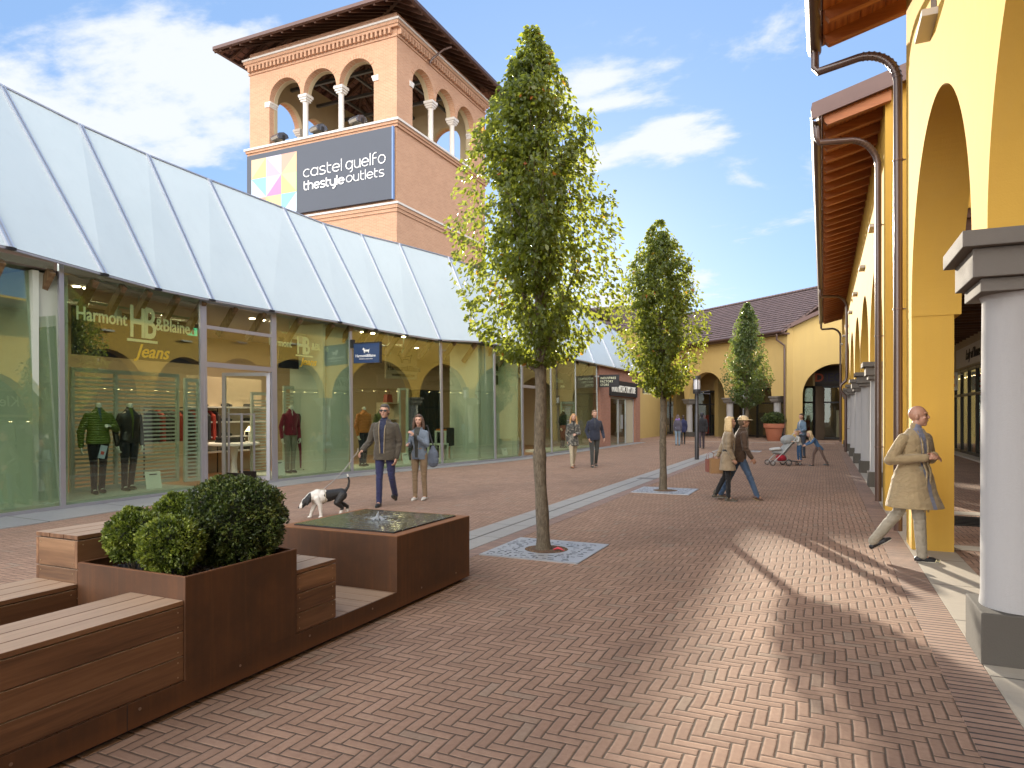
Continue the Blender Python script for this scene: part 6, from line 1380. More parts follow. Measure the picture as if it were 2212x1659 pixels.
# ================================================================ LAMP POSTS, POT
def lamp_post(x, y, label, H=2.98):
    l = empty('lamp_post', (x,y,0), R(20), label, 'lamp post', 'slim lamp posts along the drain'); m = MB(); m.lathe([(0.075,0.0),(0.075,1.6),(0.062,1.62),(0.058,2.35)], 20); m.build('pole', M_LAMPMET, l, smooth=True, ang=40, local=True)
    m = MB(); m.lathe([(0.13,2.35),(0.135,2.36),(0.135,2.50),(0.12,2.51)], 24); m.lathe([(0.14,H-0.12),(0.14,H-0.01),(0.13,H)], 24)
    for q in range(4): a = q*math.pi/2; m.box(0.125*math.cos(a)-0.008,0.125*math.cos(a)+0.008,0.125*math.sin(a)-0.008,0.125*math.sin(a)+0.008,2.505,H-0.115)
    m.build('lantern_cage', M_LAMPMET, l, smooth=True, ang=40, local=True)
    m = MB(); m.lathe([(0.115,2.512),(0.115,H-0.122)], 24); m.build('lantern_glass', plain('lantern_frosted',(0.55,0.55,0.58),0.15,0.1,0.05), l, smooth=True, ang=40, local=True)
    m = MB(); m.tube([(0.12,0.02,2.42),(0.42,0.05,2.45)],0.015,6); m.ball((0.44,0.05,2.45),0.03); m.tube([(0.12,-0.04,2.36),(0.42,-0.03,2.34)],0.015,6); m.ball((0.44,-0.03,2.34),0.03); m.build('side_arms', M_LAMPMET, l, smooth=True, local=True); return l
lamp_post(-4.1, 24.9, 'nearer charcoal lamp post with a cylindrical lantern between the walkers'); lamp_post(-4.1, 40.5, 'farther charcoal lamp post behind the farthest tree')
p = gp(1672, 952); pt = empty('terracotta_pot', (p.x,p.y,0), 0, 'large terracotta pot with a round green shrub in front of the far arcade', 'pot')
m = MB(); m.lathe([(0.36,0.0),(0.40,0.05),(0.53,0.78),(0.60,0.80),(0.62,0.98),(0.62,1.06),(0.56,1.06),(0.54,0.98)], 36); m.build('pot_body', plain('terracotta',(0.36,0.13,0.07),0.85,0,0.12,3,0.2,80), pt, smooth=True, ang=35, local=True)
shrub(p.x, p.y, 1.32, 0.66, 1500, 31, 'dark green rounded shrub growing in the terracotta pot', BOX2, 0.035, 0.62, zb=1.0, group=None)
# manholes and cover plates
for i, (px, py, w, lab) in enumerate(((1398,1034,0.30,'dark square drain cover set in the pale drain strip'),)):
    p = gp(px,py); m = MB(); m.box(p.x-0.22,p.x+0.22,p.y-0.2,p.y+0.2,0.007,0.010); tag(m.build('drain_cover', plain('cover_steel',(0.16,0.15,0.145),0.8,0.0), None), lab, 'drain cover')
m = MB(); p = gp(2095, 1127)
for i in range(7): m.box(p.x-0.5,p.x+0.5,p.y-0.5+i*0.15,p.y-0.5+i*0.15+0.07,0.007,0.016)
m.box(p.x-0.52,p.x+0.52,p.y-0.52,p.y+0.56,0.001,0.0065); tag(m.build('brick_inlay_cover', M_DARKMET, None), 'slatted dark inlaid cover on the arcade floor behind the yellow pier', 'floor cover')
# ================================================================ FIGURES
def solid(m, voxel, it=3, name='body'):
    """union of the closed pieces in m as one continuous smooth surface"""
    me = bpy.data.meshes.new(name); me.from_pydata(m.v, [], m.f); o = bpy.data.objects.new('tmp', me); COL.objects.link(o)
    r = o.modifiers.new('r', 'REMESH'); r.mode = 'VOXEL'; r.voxel_size = voxel
    if it: s = o.modifiers.new('s', 'SMOOTH'); s.factor = 0.5; s.iterations = it
    bpy.context.view_layer.update(); out = bpy.data.meshes.new_from_object(o.evaluated_get(bpy.context.evaluated_depsgraph_get()))
    bpy.data.objects.remove(o); bpy.data.meshes.remove(me); out.name = name
    out.polygons.foreach_set('use_smooth', [True]*len(out.polygons)); return out
def put(me, name, mats, parent, fn=None, disp=None):
    mats = mats if isinstance(mats, (list,tuple)) else [mats]; me.materials.clear()
    for q in mats: me.materials.append(q)
    if disp:
        me.update(); ns = [v.normal.copy() for v in me.vertices]
        for v, n in zip(me.vertices, ns): v.co += n*disp(v.co)
    if fn: me.polygons.foreach_set('material_index', [fn(p.center, p.normal) for p in me.polygons])
    else: me.polygons.foreach_set('material_index', [0]*len(me.polygons))
    o = bpy.data.objects.new(name, me); COL.objects.link(o); o.parent = parent; me.update(); return o
def limb(m, pts, rad, n=12):
    """tapered limb with rounded ends"""
    P = [Vector(p) for p in pts]; Q = []; Rr = []
    for i in range(len(P)-1):
        for k in range(5):
            t = k/5; Q.append(P[i].lerp(P[i+1], t)); Rr.append(rad[i]+(rad[i+1]-rad[i])*t)
    Q.append(P[-1]); Rr.append(rad[-1]); m.tube(Q, Rr, n)
    m.ball(P[0], rad[0], n=n, k=8); m.ball(P[-1], rad[-1], n=n, k=8)
    for i in range(1, len(P)-1): m.ball(P[i], rad[i]*1.0, n=n, k=8)
def loft(m, rings, n=24, ax=Vector((1,0,0)), ay=Vector((0,1,0))):
    b = []
    for c, rx, ry in rings:
        b.append(len(m.v)); c = Vector(c)
        for j in range(n):
            q = 2*math.pi*j/n; cx_, sy_ = math.cos(q), math.sin(q); e = 0.85
            m.v.append(tuple(c+ax*rx*math.copysign(abs(cx_)**e, cx_)+ay*ry*math.copysign(abs(sy_)**e, sy_)))
    for i in range(len(rings)-1):
        for j in range(n): m.face((b[i]+j,b[i]+(j+1)%n,b[i+1]+(j+1)%n,b[i+1]+j))
    m.face([b[0]+j for j in range(n)][::-1]); m.face([b[-1]+j for j in range(n)])
def hand(m, w, d, p, side, s=1.0, curl=0.5, r=0.0085):
    """w wrist, d direction of the hand, p palm normal, side: +1/-1 puts the thumb"""
    d = d.normalized(); p = (p-d*p.dot(d)).normalized(); t = d.cross(p)*side
    for k in (-1.0,-0.35,0.35,1.0): limb(m, [w, w+d*0.04*s+t*0.018*k*s, w+d*0.085*s+t*0.028*k*s], [0.020*s,0.016*s,0.0125*s], 8)
    for k, L in ((-1.0,0.85),(-0.35,0.97),(0.35,1.0),(1.0,0.8)):
        b = w+d*0.088*s+t*0.029*k*s; a = curl*0.7; pts = [b]; dd = d
        for seg in (0.036,0.026,0.020):
            dd = (d*math.cos(a)+p*math.sin(a)); pts.append(pts[-1]+dd*seg*L*s); a += curl
        limb(m, pts, [r*s*1.05,r*s,r*s*0.92,r*s*0.8], 8)
    b = w+d*0.025*s+t*0.026*s; limb(m, [b, b+(d*0.6+t*0.8+p*0.3).normalized()*0.038*s, b+(d*0.6+t*0.8+p*0.3).normalized()*0.038*s+(d*0.85+t*0.25+p*0.5).normalized()*0.034*s], [0.012*s,0.0105*s,0.008*s], 8)
SKIN = {}
def skin(c=(0.42,0.23,0.15)):
    k = 'skin_%d' % int(c[0]*1000)
    if k not in MC:
        s = NT(k); v = s.coord(); s.put(s.p.inputs['Base Color'], s.mix(s.noise(v, 18, 3, 0.6), c4([x*0.85 for x in c]), c4(c))); s.p.inputs['Roughness'].default_value = 0.5
        s.p.inputs['Subsurface Weight'].default_value = 0.1; s.p.inputs['Subsurface Radius'].default_value = (0.02,0.008,0.004); MC[k] = s.m
    return MC[k]
def face_rz(loc, aim): d = Vector(aim)-Vector(loc); return math.atan2(-d.x, d.y)
def person(label, loc, rz, H=1.75, legs=((0.0,0.05),(0.0,0.05)), arms=None, lean=0.03, head=(0,0), female=False, mann=False,
           trousers=(0.03,0.035,0.06), top=(0.1,0.1,0.1), top_mat=None, tr_mat=None, coat=0.12, open_=None, inner=(0.05,0.05,0.05), hair=(0.05,0.03,0.02), hairlen=0.0,
           sk=(0.40,0.22,0.145), shoe=(0.02,0.02,0.02), sole=(0.3,0.3,0.28), cat='person', name='person', bald=False, bulk=1.0, cap=None, glasses=False, skirt=None, vox=0.0085, child=False,
           group=None, flare=0.0, foot_pitch=(0,0), spread=0.0, z0=0.0, back=None, legw=1.0, shoe_h=0.0, twist=0.0):
    s = H/1.75; root = empty(name, (loc[0],loc[1],z0), rz, label, cat, group); hs = 1.18 if child else 1.0
    Z = Vector((0,0,1)); X = Vector((1,0,0)); F_ = 0.085*s
    sw = (0.168 if female else 0.190)*s*(0.86 if child else 1)*(1+0.3*(bulk-1)); hw = 0.088*s
    J = []; drop = 0
    for i, (f, k) in enumerate(legs):
        a = Vector((0, math.sin(f), -math.cos(f)))*0.43*s; b = Vector((0, math.sin(f-k), -math.cos(f-k)))*0.42*s; J.append((a,b)); drop = max(drop, -(a+b).z)
    hz = drop+F_; pel = Vector((0,0,hz)); up = Vector((0, math.sin(lean), math.cos(lean))); fw = Vector((0, math.cos(lean), -math.sin(lean)))
    tl = (0.50 if not child else 0.46)*s; ch = pel+up*tl; nb = pel+up*(tl+0.045*s)
    TM = Matrix.Rotation(R(twist),3,'Z'); XT = TM @ X; FT = TM @ fw
    hr = TM @ Matrix.Rotation(R(head[0]),3,'Z') @ Matrix.Rotation(R(-head[1]),3,'X'); hc = nb+up*0.135*s*hs+fw*0.025*s
    def hp(x,y,z): return hc+hr @ Vector((x,y,z))*s*hs
    # feet and legs
    leg = []
    for i, sx in enumerate((1,-1)):
        h = pel+X*sx*hw; kn = h+J[i][0]+X*sx*spread*0.4; an = kn+J[i][1]+X*sx*spread*0.3; leg.append((h,kn,an))
    if arms is None: arms = (((0.05,-0.03,-0.28),(0.04,0.05,-0.52)), ((0.05,-0.03,-0.28),(0.04,0.05,-0.52)))
    arm = []
    for i, sx in enumerate((1,-1)):
        sh = ch-up*0.070*s+XT*sx*(sw-0.020*s)
        def off(v): return sh+XT*sx*v[0]*s+FT*v[1]*s+up*v[2]*s
        arm.append((sh, off(arms[i][0]), off(arms[i][1])))
    B = MB()   # ---- body, one continuous skin
    ts = 0.80*bulk
    loft(B, [(pel-up*0.02*s,0.135*s*ts,0.095*s*ts),(pel+up*0.10*s,0.115*s*ts,0.08*s*ts),(pel+up*0.30*s,0.140*s*ts,0.095*s*ts),(ch-up*0.04*s,0.150*s*ts,0.085*s*ts),(ch+up*0.02*s,0.08*s,0.06*s)], 20, XT, Vector((-XT.y,XT.x,0)))
    limb(B, [ch-up*0.03*s, nb+up*0.02*s, nb+up*0.07*s+fw*0.015*s], [0.058*s*(0.9 if female else 1.05),0.050*s*(0.88 if female else 1.05),0.048*s*(0.88 if female else 1.05)])
    if not mann:
        def ball(x,y,z,a,b,c): 
            M_ = MB(); M_.ball((0,0,0),a,b,c,18,12); bb = len(B.v); B.v.extend([tuple(hc+hr @ (Vector((p[0]+x,p[1]+y,p[2]+z))*s*hs)) for p in M_.v]); 
            for f in M_.f: B.face([bb+q for q in f])
        ball(0,-0.012,0.030,0.074,0.092,0.088); ball(0,0.022,-0.028,0.058,0.066,0.082); ball(0,0.050,-0.088,0.027,0.028,0.022); ball(0,0.02,-0.065,0.050,0.05,0.035)
        for sx in (-1,1): ball(sx*0.076,-0.008,-0.005,0.010,0.020,0.030); ball(sx*0.034,0.064,-0.018,0.022,0.018,0.020); ball(sx*0.030,0.078,0.036,0.026,0.010,0.008)
        limb(B, [hp(0,0.080,0.020),hp(0,0.096,-0.016)], [0.009*s*hs,0.0135*s*hs],8); limb(B, [hp(-0.018,0.078,-0.052),hp(0.018,0.078,-0.052)], [0.009*s*hs,0.009*s*hs],8)
    for i, sx in enumerate((1,-1)):
        sh, el, wr = arm[i]; limb(B, [sh, el, wr], [0.040*s*ts,0.032*s*ts,0.024*s])
        d = (wr-el).normalized(); pn = (-XT*sx*0.8-FT*0.1) if abs(d.z) > 0.6 else (-XT*sx*0.5+up*-0.5); hand(B, wr, d, pn, sx*(-1 if abs(d.z) > 0.6 else 1), s*(0.92 if female or child else 1.0), 0.55)
        h, kn, an = leg[i]; limb(B, [h, kn, an], [0.062*s*legw,0.043*s,0.030*s]); limb(B, [an, an-Z*0.04*s+Vector((0,0.05*s,0))], [0.032*s,0.03*s])
    bm_ = put(solid(B, vox*0.8 if not mann else vox, 2), 'body', skin(sk) if not mann else plain('mannequin_white',(0.62,0.62,0.55),0.45,0,0.0), root)
    # ---- trousers or skirt
    T_ = MB(); k = 1.0*bulk
    if skirt:
        loft(T_, [(pel-Z*skirt*s,0.175*s*k,0.14*s*k),(pel-Z*0.1*s,0.165*s*k,0.125*s*k),(pel+up*0.12*s,0.13*s*k,0.095*s*k)]); tm = put(solid(T_, vox, 3), 'skirt', cloth('cloth_t_'+name+label[:14], trousers), root)
    else:
        loft(T_, [(pel-Z*0.06*s,0.150*s*k,0.105*s*k),(pel+up*0.02*s,0.158*s*k,0.112*s*k),(pel+up*0.13*s,0.135*s*k,0.098*s*k)])
        for (h,kn,an) in leg: limb(T_, [h-Z*0.02*s, h.lerp(kn,0.5), kn, kn.lerp(an,0.45), an-Z*0.005*s], [0.088*s*legw,0.080*s*legw,0.060*s*legw,0.056*s*legw,0.050*s*legw])
        sd_ = sum(map(ord, label))%97
        def cr(co, kz=[q[1].z for q in leg]):
            w = sum(math.exp(-((co.z-z_)/0.10)**2) for z_ in kz)+math.exp(-((co.z-0.13*s)/0.09)**2)*1.3+0.35
            return 0.004*w*mnoise.noise(Vector((co.x*9,co.y*9,co.z*34+sd_)))
        put(solid(T_, vox, 3), 'trousers', tr_mat or cloth('cloth_t%s' % str(trousers), trousers), root, disp=cr)
    # ---- jacket, coat or top
    K = MB(); c0 = pel-Z*(coat-0.02)*s; k = 1.0*bulk; fl = flare
    rg = []
    tx = 0.045*min(1,abs(twist)/45)
    if coat > 0.2: rg = [(pel-Z*coat*s+fw*fl*0.3*s,(0.190+fl)*s*k,(0.140+fl+tx)*s*k),(pel-Z*coat*0.5*s,(0.178+fl*0.4)*s*k,(0.132+fl*0.4+tx)*s*k)]
    else: rg = [(pel-up*coat*s,0.168*s*k,0.122*s*k)]
    wf = 0.82 if female else 0.96
    rg += [(pel+up*0.0*s,0.170*s*k,(0.124+tx)*s*k),(pel+up*0.15*s,0.158*s*k*wf,0.116*s*k*wf),(pel+up*0.32*s,0.172*s*k,0.125*s*k),(ch-up*0.085*s,sw*1.00,0.112*s*k),(ch-up*0.030*s,sw*0.86,0.095*s*k),(ch+up*0.005*s,sw*0.55,0.078*s*k),(ch+up*0.045*s,0.078*s,0.070*s)]
    loft(K, rg, 28, XT, Vector((-XT.y,XT.x,0)))
    if not female or coat > 0.1: limb(K, [ch+up*0.02*s, ch+up*0.065*s], [0.066*s,0.060*s])
    for i in (0,1):
        sh, el, wr = arm[i]; w2 = wr+(el-wr).normalized()*0.012*s; limb(K, [sh, sh.lerp(el,0.5), el, el.lerp(w2,0.5), w2], [0.055*s*k,0.057*s*k,0.052*s*k,0.047*s*k,0.041*s*k])
    els = [a[1] for a in arm]; sd2 = (sum(map(ord, label))//7)%97
    def cr2(co):
        w = 0.5+1.2*sum(math.exp(-((co-e).length/0.10)**2) for e in els)+math.exp(-((co.z-(hz+0.12*s))/0.08)**2)
        return 0.0055*w*mnoise.noise(Vector((co.x*11+co.z*5,co.y*11,co.z*24+sd2)))
    mats = [top_mat or cloth('cloth_j%s' % str(top), top)]; fn = None
    if open_:
        mats.append(cloth('cloth_i%s' % str(inner), inner)); ow, zlow = open_
        def fn(c, n):
            f_ = (c-pel).dot(FT); u_ = (c-pel).dot(up)/s; cx_ = (c-pel).dot(XT)
            return 1 if (f_ > 0.02*s and abs(cx_-0.012) < (ow*(0.55+0.75*max(0,u_)))*s and u_ > zlow and u_ < 0.60 and n.dot(FT) > -0.2) else 0
    put(solid(K, vox, 3), 'jacket', mats, root, fn, disp=cr2)
    if open_:
        m = MB()    # turned edges of the open front
        for sx in (-1,1):
            pts = []
            for q in range(9):
                u_ = zlow+(0.52-zlow)*q/8; yy = (0.128+(tx if u_ < 0.1 else 0)) if u_ < 0.38 else 0.128-0.14*(u_-0.38)/0.14*0.5; pts.append(pel+XT*(0.012+sx*ow*(0.55+0.75*max(0,u_)))*s+up*u_*s+FT*(yy*k)*s)
            m.tube(pts, 0.010*s, 6)
        m.build('jacket_edge', mats[0] if not back else cloth('cloth_edge', back), root, smooth=True, local=True)
    # ---- shoes
    for i, sx in enumerate((1,-1)):
        S = MB(); h, kn, an = leg[i]; fp = foot_pitch[i]; M_ = Matrix.Rotation(-fp, 3, 'X'); g = Vector((an.x, an.y, an.z)); 
        def q(y,z,x=0): return g+(M_ @ Vector((x,y,z)))*s
        limb(S, [q(-0.045,-0.050), q(0.02,-0.048), q(0.10,-0.058), q(0.155,-0.064)], [0.035*s,0.038*s,0.040*s,0.024*s]); limb(S, [q(-0.01,-0.03), q(-0.005,0.0+shoe_h)], [0.042*s,0.040*s])
        o = put(solid(S, vox*0.8, 2), 'shoe', [plain('shoe_%s' % str(shoe), shoe, 0.5, 0, 0.15), plain('sole_%s' % str(sole), sole, 0.7)], root, lambda c, n, g=g, M_=M_: 1 if ((M_.transposed() @ (c-g)).z/s < -0.068) else 0)
        for v in o.data.vertices:
            l_ = M_.transposed() @ (v.co-g)
            if l_.z < -0.083*s: l_.z = -0.083*s; v.co = g+M_ @ l_
    if mann: 
        m = MB(); m.tube([nb+up*0.05*s, nb+up*0.095*s], 0.056*s*(0.88 if female else 1), 16); m.build('neck_cap', plain('mannequin_neck',(0.66,0.62,0.45),0.4,0,0), root, smooth=True, ang=40, local=True); return root
    # ---- hair, eyes, mouth
    hm = plain('hair_%s' % str(hair), hair, 0.6, 0, 0.35, 60, 0.6, 120)
    if not bald:
        Hm = MB(); b0 = 0
        def hb(x,y,z,a,b,c):
            M_ = MB(); M_.ball((0,0,0),a,b,c,18,12); bb = len(Hm.v); Hm.v.extend([tuple(hc+hr @ (Vector((p[0]+x,p[1]+y,p[2]+z))*s*hs)) for p in M_.v])
            for f in M_.f: Hm.face([bb+q for q in f])
        hb(0,-0.030,0.046,0.081,0.090,0.084); hb(0,-0.045,-0.01,0.078,0.066,0.075); hb(0,0.02,0.088,0.062,0.055,0.035)
        if hairlen > 0.02:
            for q in range(9):
                a = math.pi*(1.0+q/8.0); x, y = 0.078*math.cos(a), 0.085*math.sin(a)*0.9-0.005; wob = 0.012*math.sin(q*2.7)
                limb(Hm, [hp(x,y,0.03), hp(x*1.15+wob,y*1.1,-0.06), hp(x*1.3,y*1.15+wob,-0.06-hairlen*0.5), hp(x*1.05-wob,y*1.05,-0.06-hairlen)], [0.03*s,0.034*s,0.032*s,0.014*s],8)
        put(solid(Hm, vox*0.8, 2), 'hair', hm, root, disp=lambda co: 0.006*mnoise.noise(Vector((co.x*40,co.y*40,co.z*14))))
    e = MB(); dkm = plain('eye_dark',(0.02,0.015,0.012),0.2)
    for sx in (-1,1): e.ball(hp(sx*0.031,0.079,0.014), 0.0085*s*hs, n=8, k=6)
    e.build('eyes', dkm, root, smooth=True, local=True)
    m = MB(); m.tube([hp(-0.02,0.088,-0.052),hp(0,0.092,-0.050),hp(0.02,0.088,-0.052)], 0.0035*s*hs, 6); m.build('mouth', plain('lip',(0.22,0.07,0.055),0.5), root, smooth=True, local=True)
    if glasses:
        m = MB()
        for sx in (-1,1): m.ball(hp(sx*0.033,0.092,0.014), 0.027*s, 0.010*s, 0.019*s, 12, 8); m.tube([hp(sx*0.058,0.082,0.018),hp(sx*0.08,0.0,0.012)], 0.004*s, 6)
        m.tube([hp(-0.02,0.098,0.02),hp(0.02,0.098,0.02)],0.004*s,6); m.build('sunglasses', M_BLACK, root, smooth=True, local=True)
    if cap:
        Cm = MB(); M_ = MB(); M_.ball((0,-0.012,0.062),0.088,0.102,0.070,18,12); bb = len(Cm.v); Cm.v.extend([tuple(hc+hr @ (Vector(p)*s)) for p in M_.v]); 
        for f in M_.f: Cm.face([bb+q for q in f])
        loft(Cm, [(hp(0,0.02,0.038),0.115*s,0.15*s),(hp(0,0.02,0.047),0.112*s,0.146*s)]); put(solid(Cm, 0.006, 1), 'hat', cloth('straw_hat', cap, 0.8, 0.2), root)
    return root
def cam_dir(r_, c_): return Vector((CS*r_-SN*c_, SN*r_+CS*c_, 0))     # r_: to the picture's right, c_: away from the camera
def rz_of(d): return math.atan2(-d.x, d.y)
# -- man walking the dog
p = gp(832, 1094)
MANP = person('man in dark olive jacket and sunglasses walking a dog on a lead', p, rz_of(cam_dir(-0.12,-1)), 1.80, legs=((0.10,0.06),(-0.16,0.42)), arms=(((0.10,-0.05,-0.26),(0.17,0.16,-0.40)),((0.05,-0.06,-0.28),(0.02,0.02,-0.53))),
    top=(0.060,0.050,0.036), coat=0.14, open_=(0.062,-0.02), inner=(0.016,0.020,0.045), trousers=(0.022,0.024,0.070), hair=(0.065,0.055,0.045), glasses=True, bulk=1.16, head=(4,0), shoe=(0.012,0.012,0.014), sole=(0.05,0.05,0.05), back=(0.20,0.16,0.10), foot_pitch=(0,-0.45), vox=0.0075, sk=(0.40,0.23,0.16))
# -- woman beside him
p = gp(906, 1081)
WOM = person('woman in a blue grey shawl and brown trousers walking beside the dog owner', p, rz_of(cam_dir(-0.28,-1)), 1.62, legs=((0.05,0.08),(-0.04,0.12)), arms=(((0.06,0.02,-0.25),(0.0,0.25,-0.22)),((0.05,0.06,-0.24),(-0.16,0.22,-0.03))),
    female=True, top=(0.13,0.16,0.20), coat=0.10, open_=(0.075,-0.06), inner=(0.045,0.045,0.038), trousers=(0.21,0.145,0.085), hair=(0.075,0.040,0.022), hairlen=0.16, head=(16,2), shoe=(0.50,0.48,0.44), sole=(0.6,0.6,0.58), sk=(0.47,0.27,0.19), vox=0.0075, bulk=0.96)
hb = empty('shoulder_bag', (0,0,0), 0, 'soft blue grey shoulder bag hanging at the shawl woman\'s hip', 'bag'); q = WOM.location+cam_dir(0.26,-0.05); hb.location = (q.x,q.y,0.72)
m = MB(); limb(m, [(0,0,0.02),(0,0,0.14),(0,0,0.26)], [0.12,0.11,0.05]); me = solid(m, 0.008, 3); o = put(me, 'bag_body', cloth('bag_cloth',(0.08,0.095,0.125),0.8,0.8), hb); 
for v in me.vertices: v.co.y *= 0.55
m = MB(); m.tube([(0.03,0,0.26),(-0.04,0.0,0.42),(-0.12,0.0,0.66),(-0.10,-0.06,0.68)], 0.012, 6); m.build('strap', M_BLACK, hb, smooth=True, local=True)
# -- the dog
DC = gp(706, 1117); DD = cam_dir(-0.82,-0.57).normalized(); dog = empty('dog', (DC.x,DC.y,0), rz_of(DD), 'black and white dog on a lead sniffing ahead beside the fountain', 'dog')
m = MB(); limb(m, [(0,0.17,0.345),(0,0.10,0.325),(0,-0.03,0.33),(0,-0.15,0.35),(0,-0.23,0.355)], [0.088,0.108,0.098,0.082,0.085]); limb(m, [(0,0.15,0.36),(0,0.25,0.335),(0,0.31,0.285)], [0.085,0.070,0.060])
m.ball((0,0.335,0.265),0.060,0.064,0.058); limb(m, [(0,0.355,0.245),(0,0.392,0.208),(0,0.408,0.186)], [0.047,0.039,0.031])
for sx, fa, ha in ((1,0.05,-0.06),(-1,-0.05,0.07)):
    limb(m, [(sx*0.055,0.18,0.31),(sx*0.065,0.15+fa*0.4,0.20),(sx*0.06,0.17+fa,0.10),(sx*0.06,0.175+fa*1.3,0.022)], [0.056,0.036,0.025,0.024]); limb(m, [(sx*0.06,0.175+fa*1.3,0.018),(sx*0.06,0.205+fa*1.3,0.016)], [0.019,0.016])
    limb(m, [(sx*0.055,-0.23,0.33),(sx*0.068,-0.17+ha*0.5,0.225),(sx*0.062,-0.30+ha,0.135),(sx*0.06,-0.275+ha*1.3,0.022)], [0.075,0.050,0.026,0.023]); limb(m, [(sx*0.06,-0.275+ha*1.3,0.018),(sx*0.06,-0.24+ha*1.3,0.016)], [0.019,0.016])
    limb(m, [(sx*0.045,0.325,0.31),(sx*0.078,0.315,0.285),(sx*0.078,0.335,0.225)], [0.020,0.026,0.014])
limb(m, [(0,-0.30,0.385),(0,-0.35,0.46),(0,-0.365,0.55),(0,-0.335,0.65)], [0.024,0.020,0.017,0.012])
FB, FWH = plain('dog_black_fur',(0.012,0.011,0.011),0.6,0,0.3,40,0.5,160), plain('dog_white_fur',(0.60,0.57,0.52),0.75,0,0.1,40,0.5,160)
def dogc(c, n):
    if c.z > 0.615: return 1
    if c.y > 0.265 and c.z > 0.15: return 1 if (abs(c.x) < 0.014 or c.y > 0.40) else 0
    if c.y > 0.05+0.03*math.sin(c.z*40): return 1
    if c.z < 0.10 or (c.z < 0.28 and c.y > -0.2 and abs(c.x) < 0.055): return 1
    return 0
put(solid(m, 0.006, 3), 'body', [FB,FWH], dog, dogc, disp=lambda co: 0.0025*mnoise.noise(co*60))
m = MB(); m.ball((0,0.436,0.186),0.014); 
for sx in (-1,1): m.ball((sx*0.034,0.388,0.272),0.008)
m.build('nose_and_eyes', M_BLACK, dog, smooth=True, local=True)
m = MB(); m.tube([(0.113*math.cos(a),0.06,0.327+0.113*math.sin(a)) for a in [i*math.pi/8 for i in range(17)]], 0.007, 6, caps=False); m.tube([(0,0.06,0.44),(0,0.16,0.43)],0.008,6); m.build('harness', plain('harness_tan',(0.35,0.3,0.22),0.7), dog, smooth=True, local=True)
bpy.context.view_layer.update()
ring = mat_world(dog) @ Vector((0,0.05,0.445)); hd = MANP.matrix_world @ Vector((0.385,0.27,1.08)) if False else None
s_ = 1.80/1.75; Mw = mat_world(MANP)
J_h = 0.43*s_*math.cos(0.10)+0.42*s_*math.cos(0.04)+0.085*s_; wr = Vector((0.19*s_*1.048+0.17*s_, 0.16*s_+0.02, J_h+0.50*s_-0.045*s_-0.40*s_)); hw_ = Mw @ (wr+Vector((0.02,0.075,-0.04)))
m = MB(); pts = [hw_+Vector((0,0,0.05)), hw_]; 
for i in range(1, 11): t = i/10; q = hw_.lerp(ring, t); pts.append(q-Vector((0,0,0.06*math.sin(math.pi*t))))
m.tube(pts, 0.0065, 6); o = m.build('dog_lead', plain('lead_cord',(0.30,0.27,0.25),0.6), None, smooth=True); tag(o, 'thin grey dog lead stretched from the man\'s hand to the harness', 'dog lead')
# -- couple further back by the glass
p = gp(1238, 1011)
person('woman with long blonde hair and a dark patterned jacket near the brick shop', p, rz_of(cam_dir(0.25,-1)), 1.66, legs=((0.22,0.10),(-0.20,0.22)), arms=(((0.05,-0.05,-0.26),(0.03,-0.02,-0.50)),((0.05,0.04,-0.26),(-0.14,0.24,-0.27))), female=True, top=(0.07,0.068,0.060), coat=0.22, trousers=(0.36,0.31,0.22), hair=(0.38,0.22,0.09), hairlen=0.30, shoe=(0.17,0.07,0.03), sk=(0.45,0.26,0.18), head=(-15,0), vox=0.01,
       top_mat=cloth('patterned_jacket',(0.055,0.055,0.05),0.85,0.4,(0.18,0.17,0.14)), open_=(0.03,0.1), inner=(0.02,0.02,0.02))
p = gp(1284, 1010)
person('man in a navy jacket and dark grey trousers beside the blonde woman', p, rz_of(cam_dir(0.10,-1)), 1.76, legs=((0.14,0.06),(-0.12,0.24)), arms=(((0.07,-0.02,-0.26),(0.02,0.10,-0.47)),((0.09,-0.10,-0.25),(0.11,0.04,-0.46))), top=(0.022,0.026,0.042), coat=0.10, trousers=(0.045,0.048,0.045), hair=(0.20,0.12,0.07), shoe=(0.03,0.03,0.03), sole=(0.4,0.38,0.33), sk=(0.45,0.22,0.14), head=(12,0), vox=0.01, bulk=1.06, open_=(0.018,0.25), inner=(0.05,0.055,0.06))
# -- bald man stepping past the pillar
p = gp(1972, 1211); p2 = Vector((p.x,p.y,0))
BM = person('bald man in a long beige open coat striding past the yellow pillar', p2, rz_of(cam_dir(0.93,-0.28)), 1.72, legs=((0.10,0.04),(-0.30,0.35)), twist=-52, arms=(((0.13,-0.05,-0.24),(-0.11,0.20,-0.19)),((0.12,-0.03,-0.24),(-0.14,0.21,-0.17))), top=(0.30,0.225,0.125), coat=0.33, flare=0.055, open_=(0.048,-0.36), inner=(0.17,0.18,0.24), trousers=(0.31,0.275,0.21), bald=True, head=(30,-2),
    shoe=(0.012,0.012,0.014), sole=(0.60,0.56,0.48), sk=(0.42,0.22,0.145), bulk=1.14, foot_pitch=(0,-0.55), vox=0.0065, legw=1.08, lean=0.05)
m = MB(); s_ = 1.70/1.75; f = 0.20; ah = Vector((0.088*s_, 0.43*s_*math.sin(0.20)+0.42*s_*math.sin(0.16), 0.085*s_))
for pts in ([(0.043,0.035,-0.070),(0.046,0.05,-0.035)],[(0.046,0.075,-0.068),(0.044,0.085,-0.036)],[(0.0465,0.045,-0.052),(0.0465,0.078,-0.052)]): m.tube([ah+Vector(q)*s_ for q in pts], 0.0045, 6)
m.build('shoe_emblem', plain('gold_emblem',(0.65,0.58,0.35),0.4), BM, smooth=True, local=True)
m = MB()
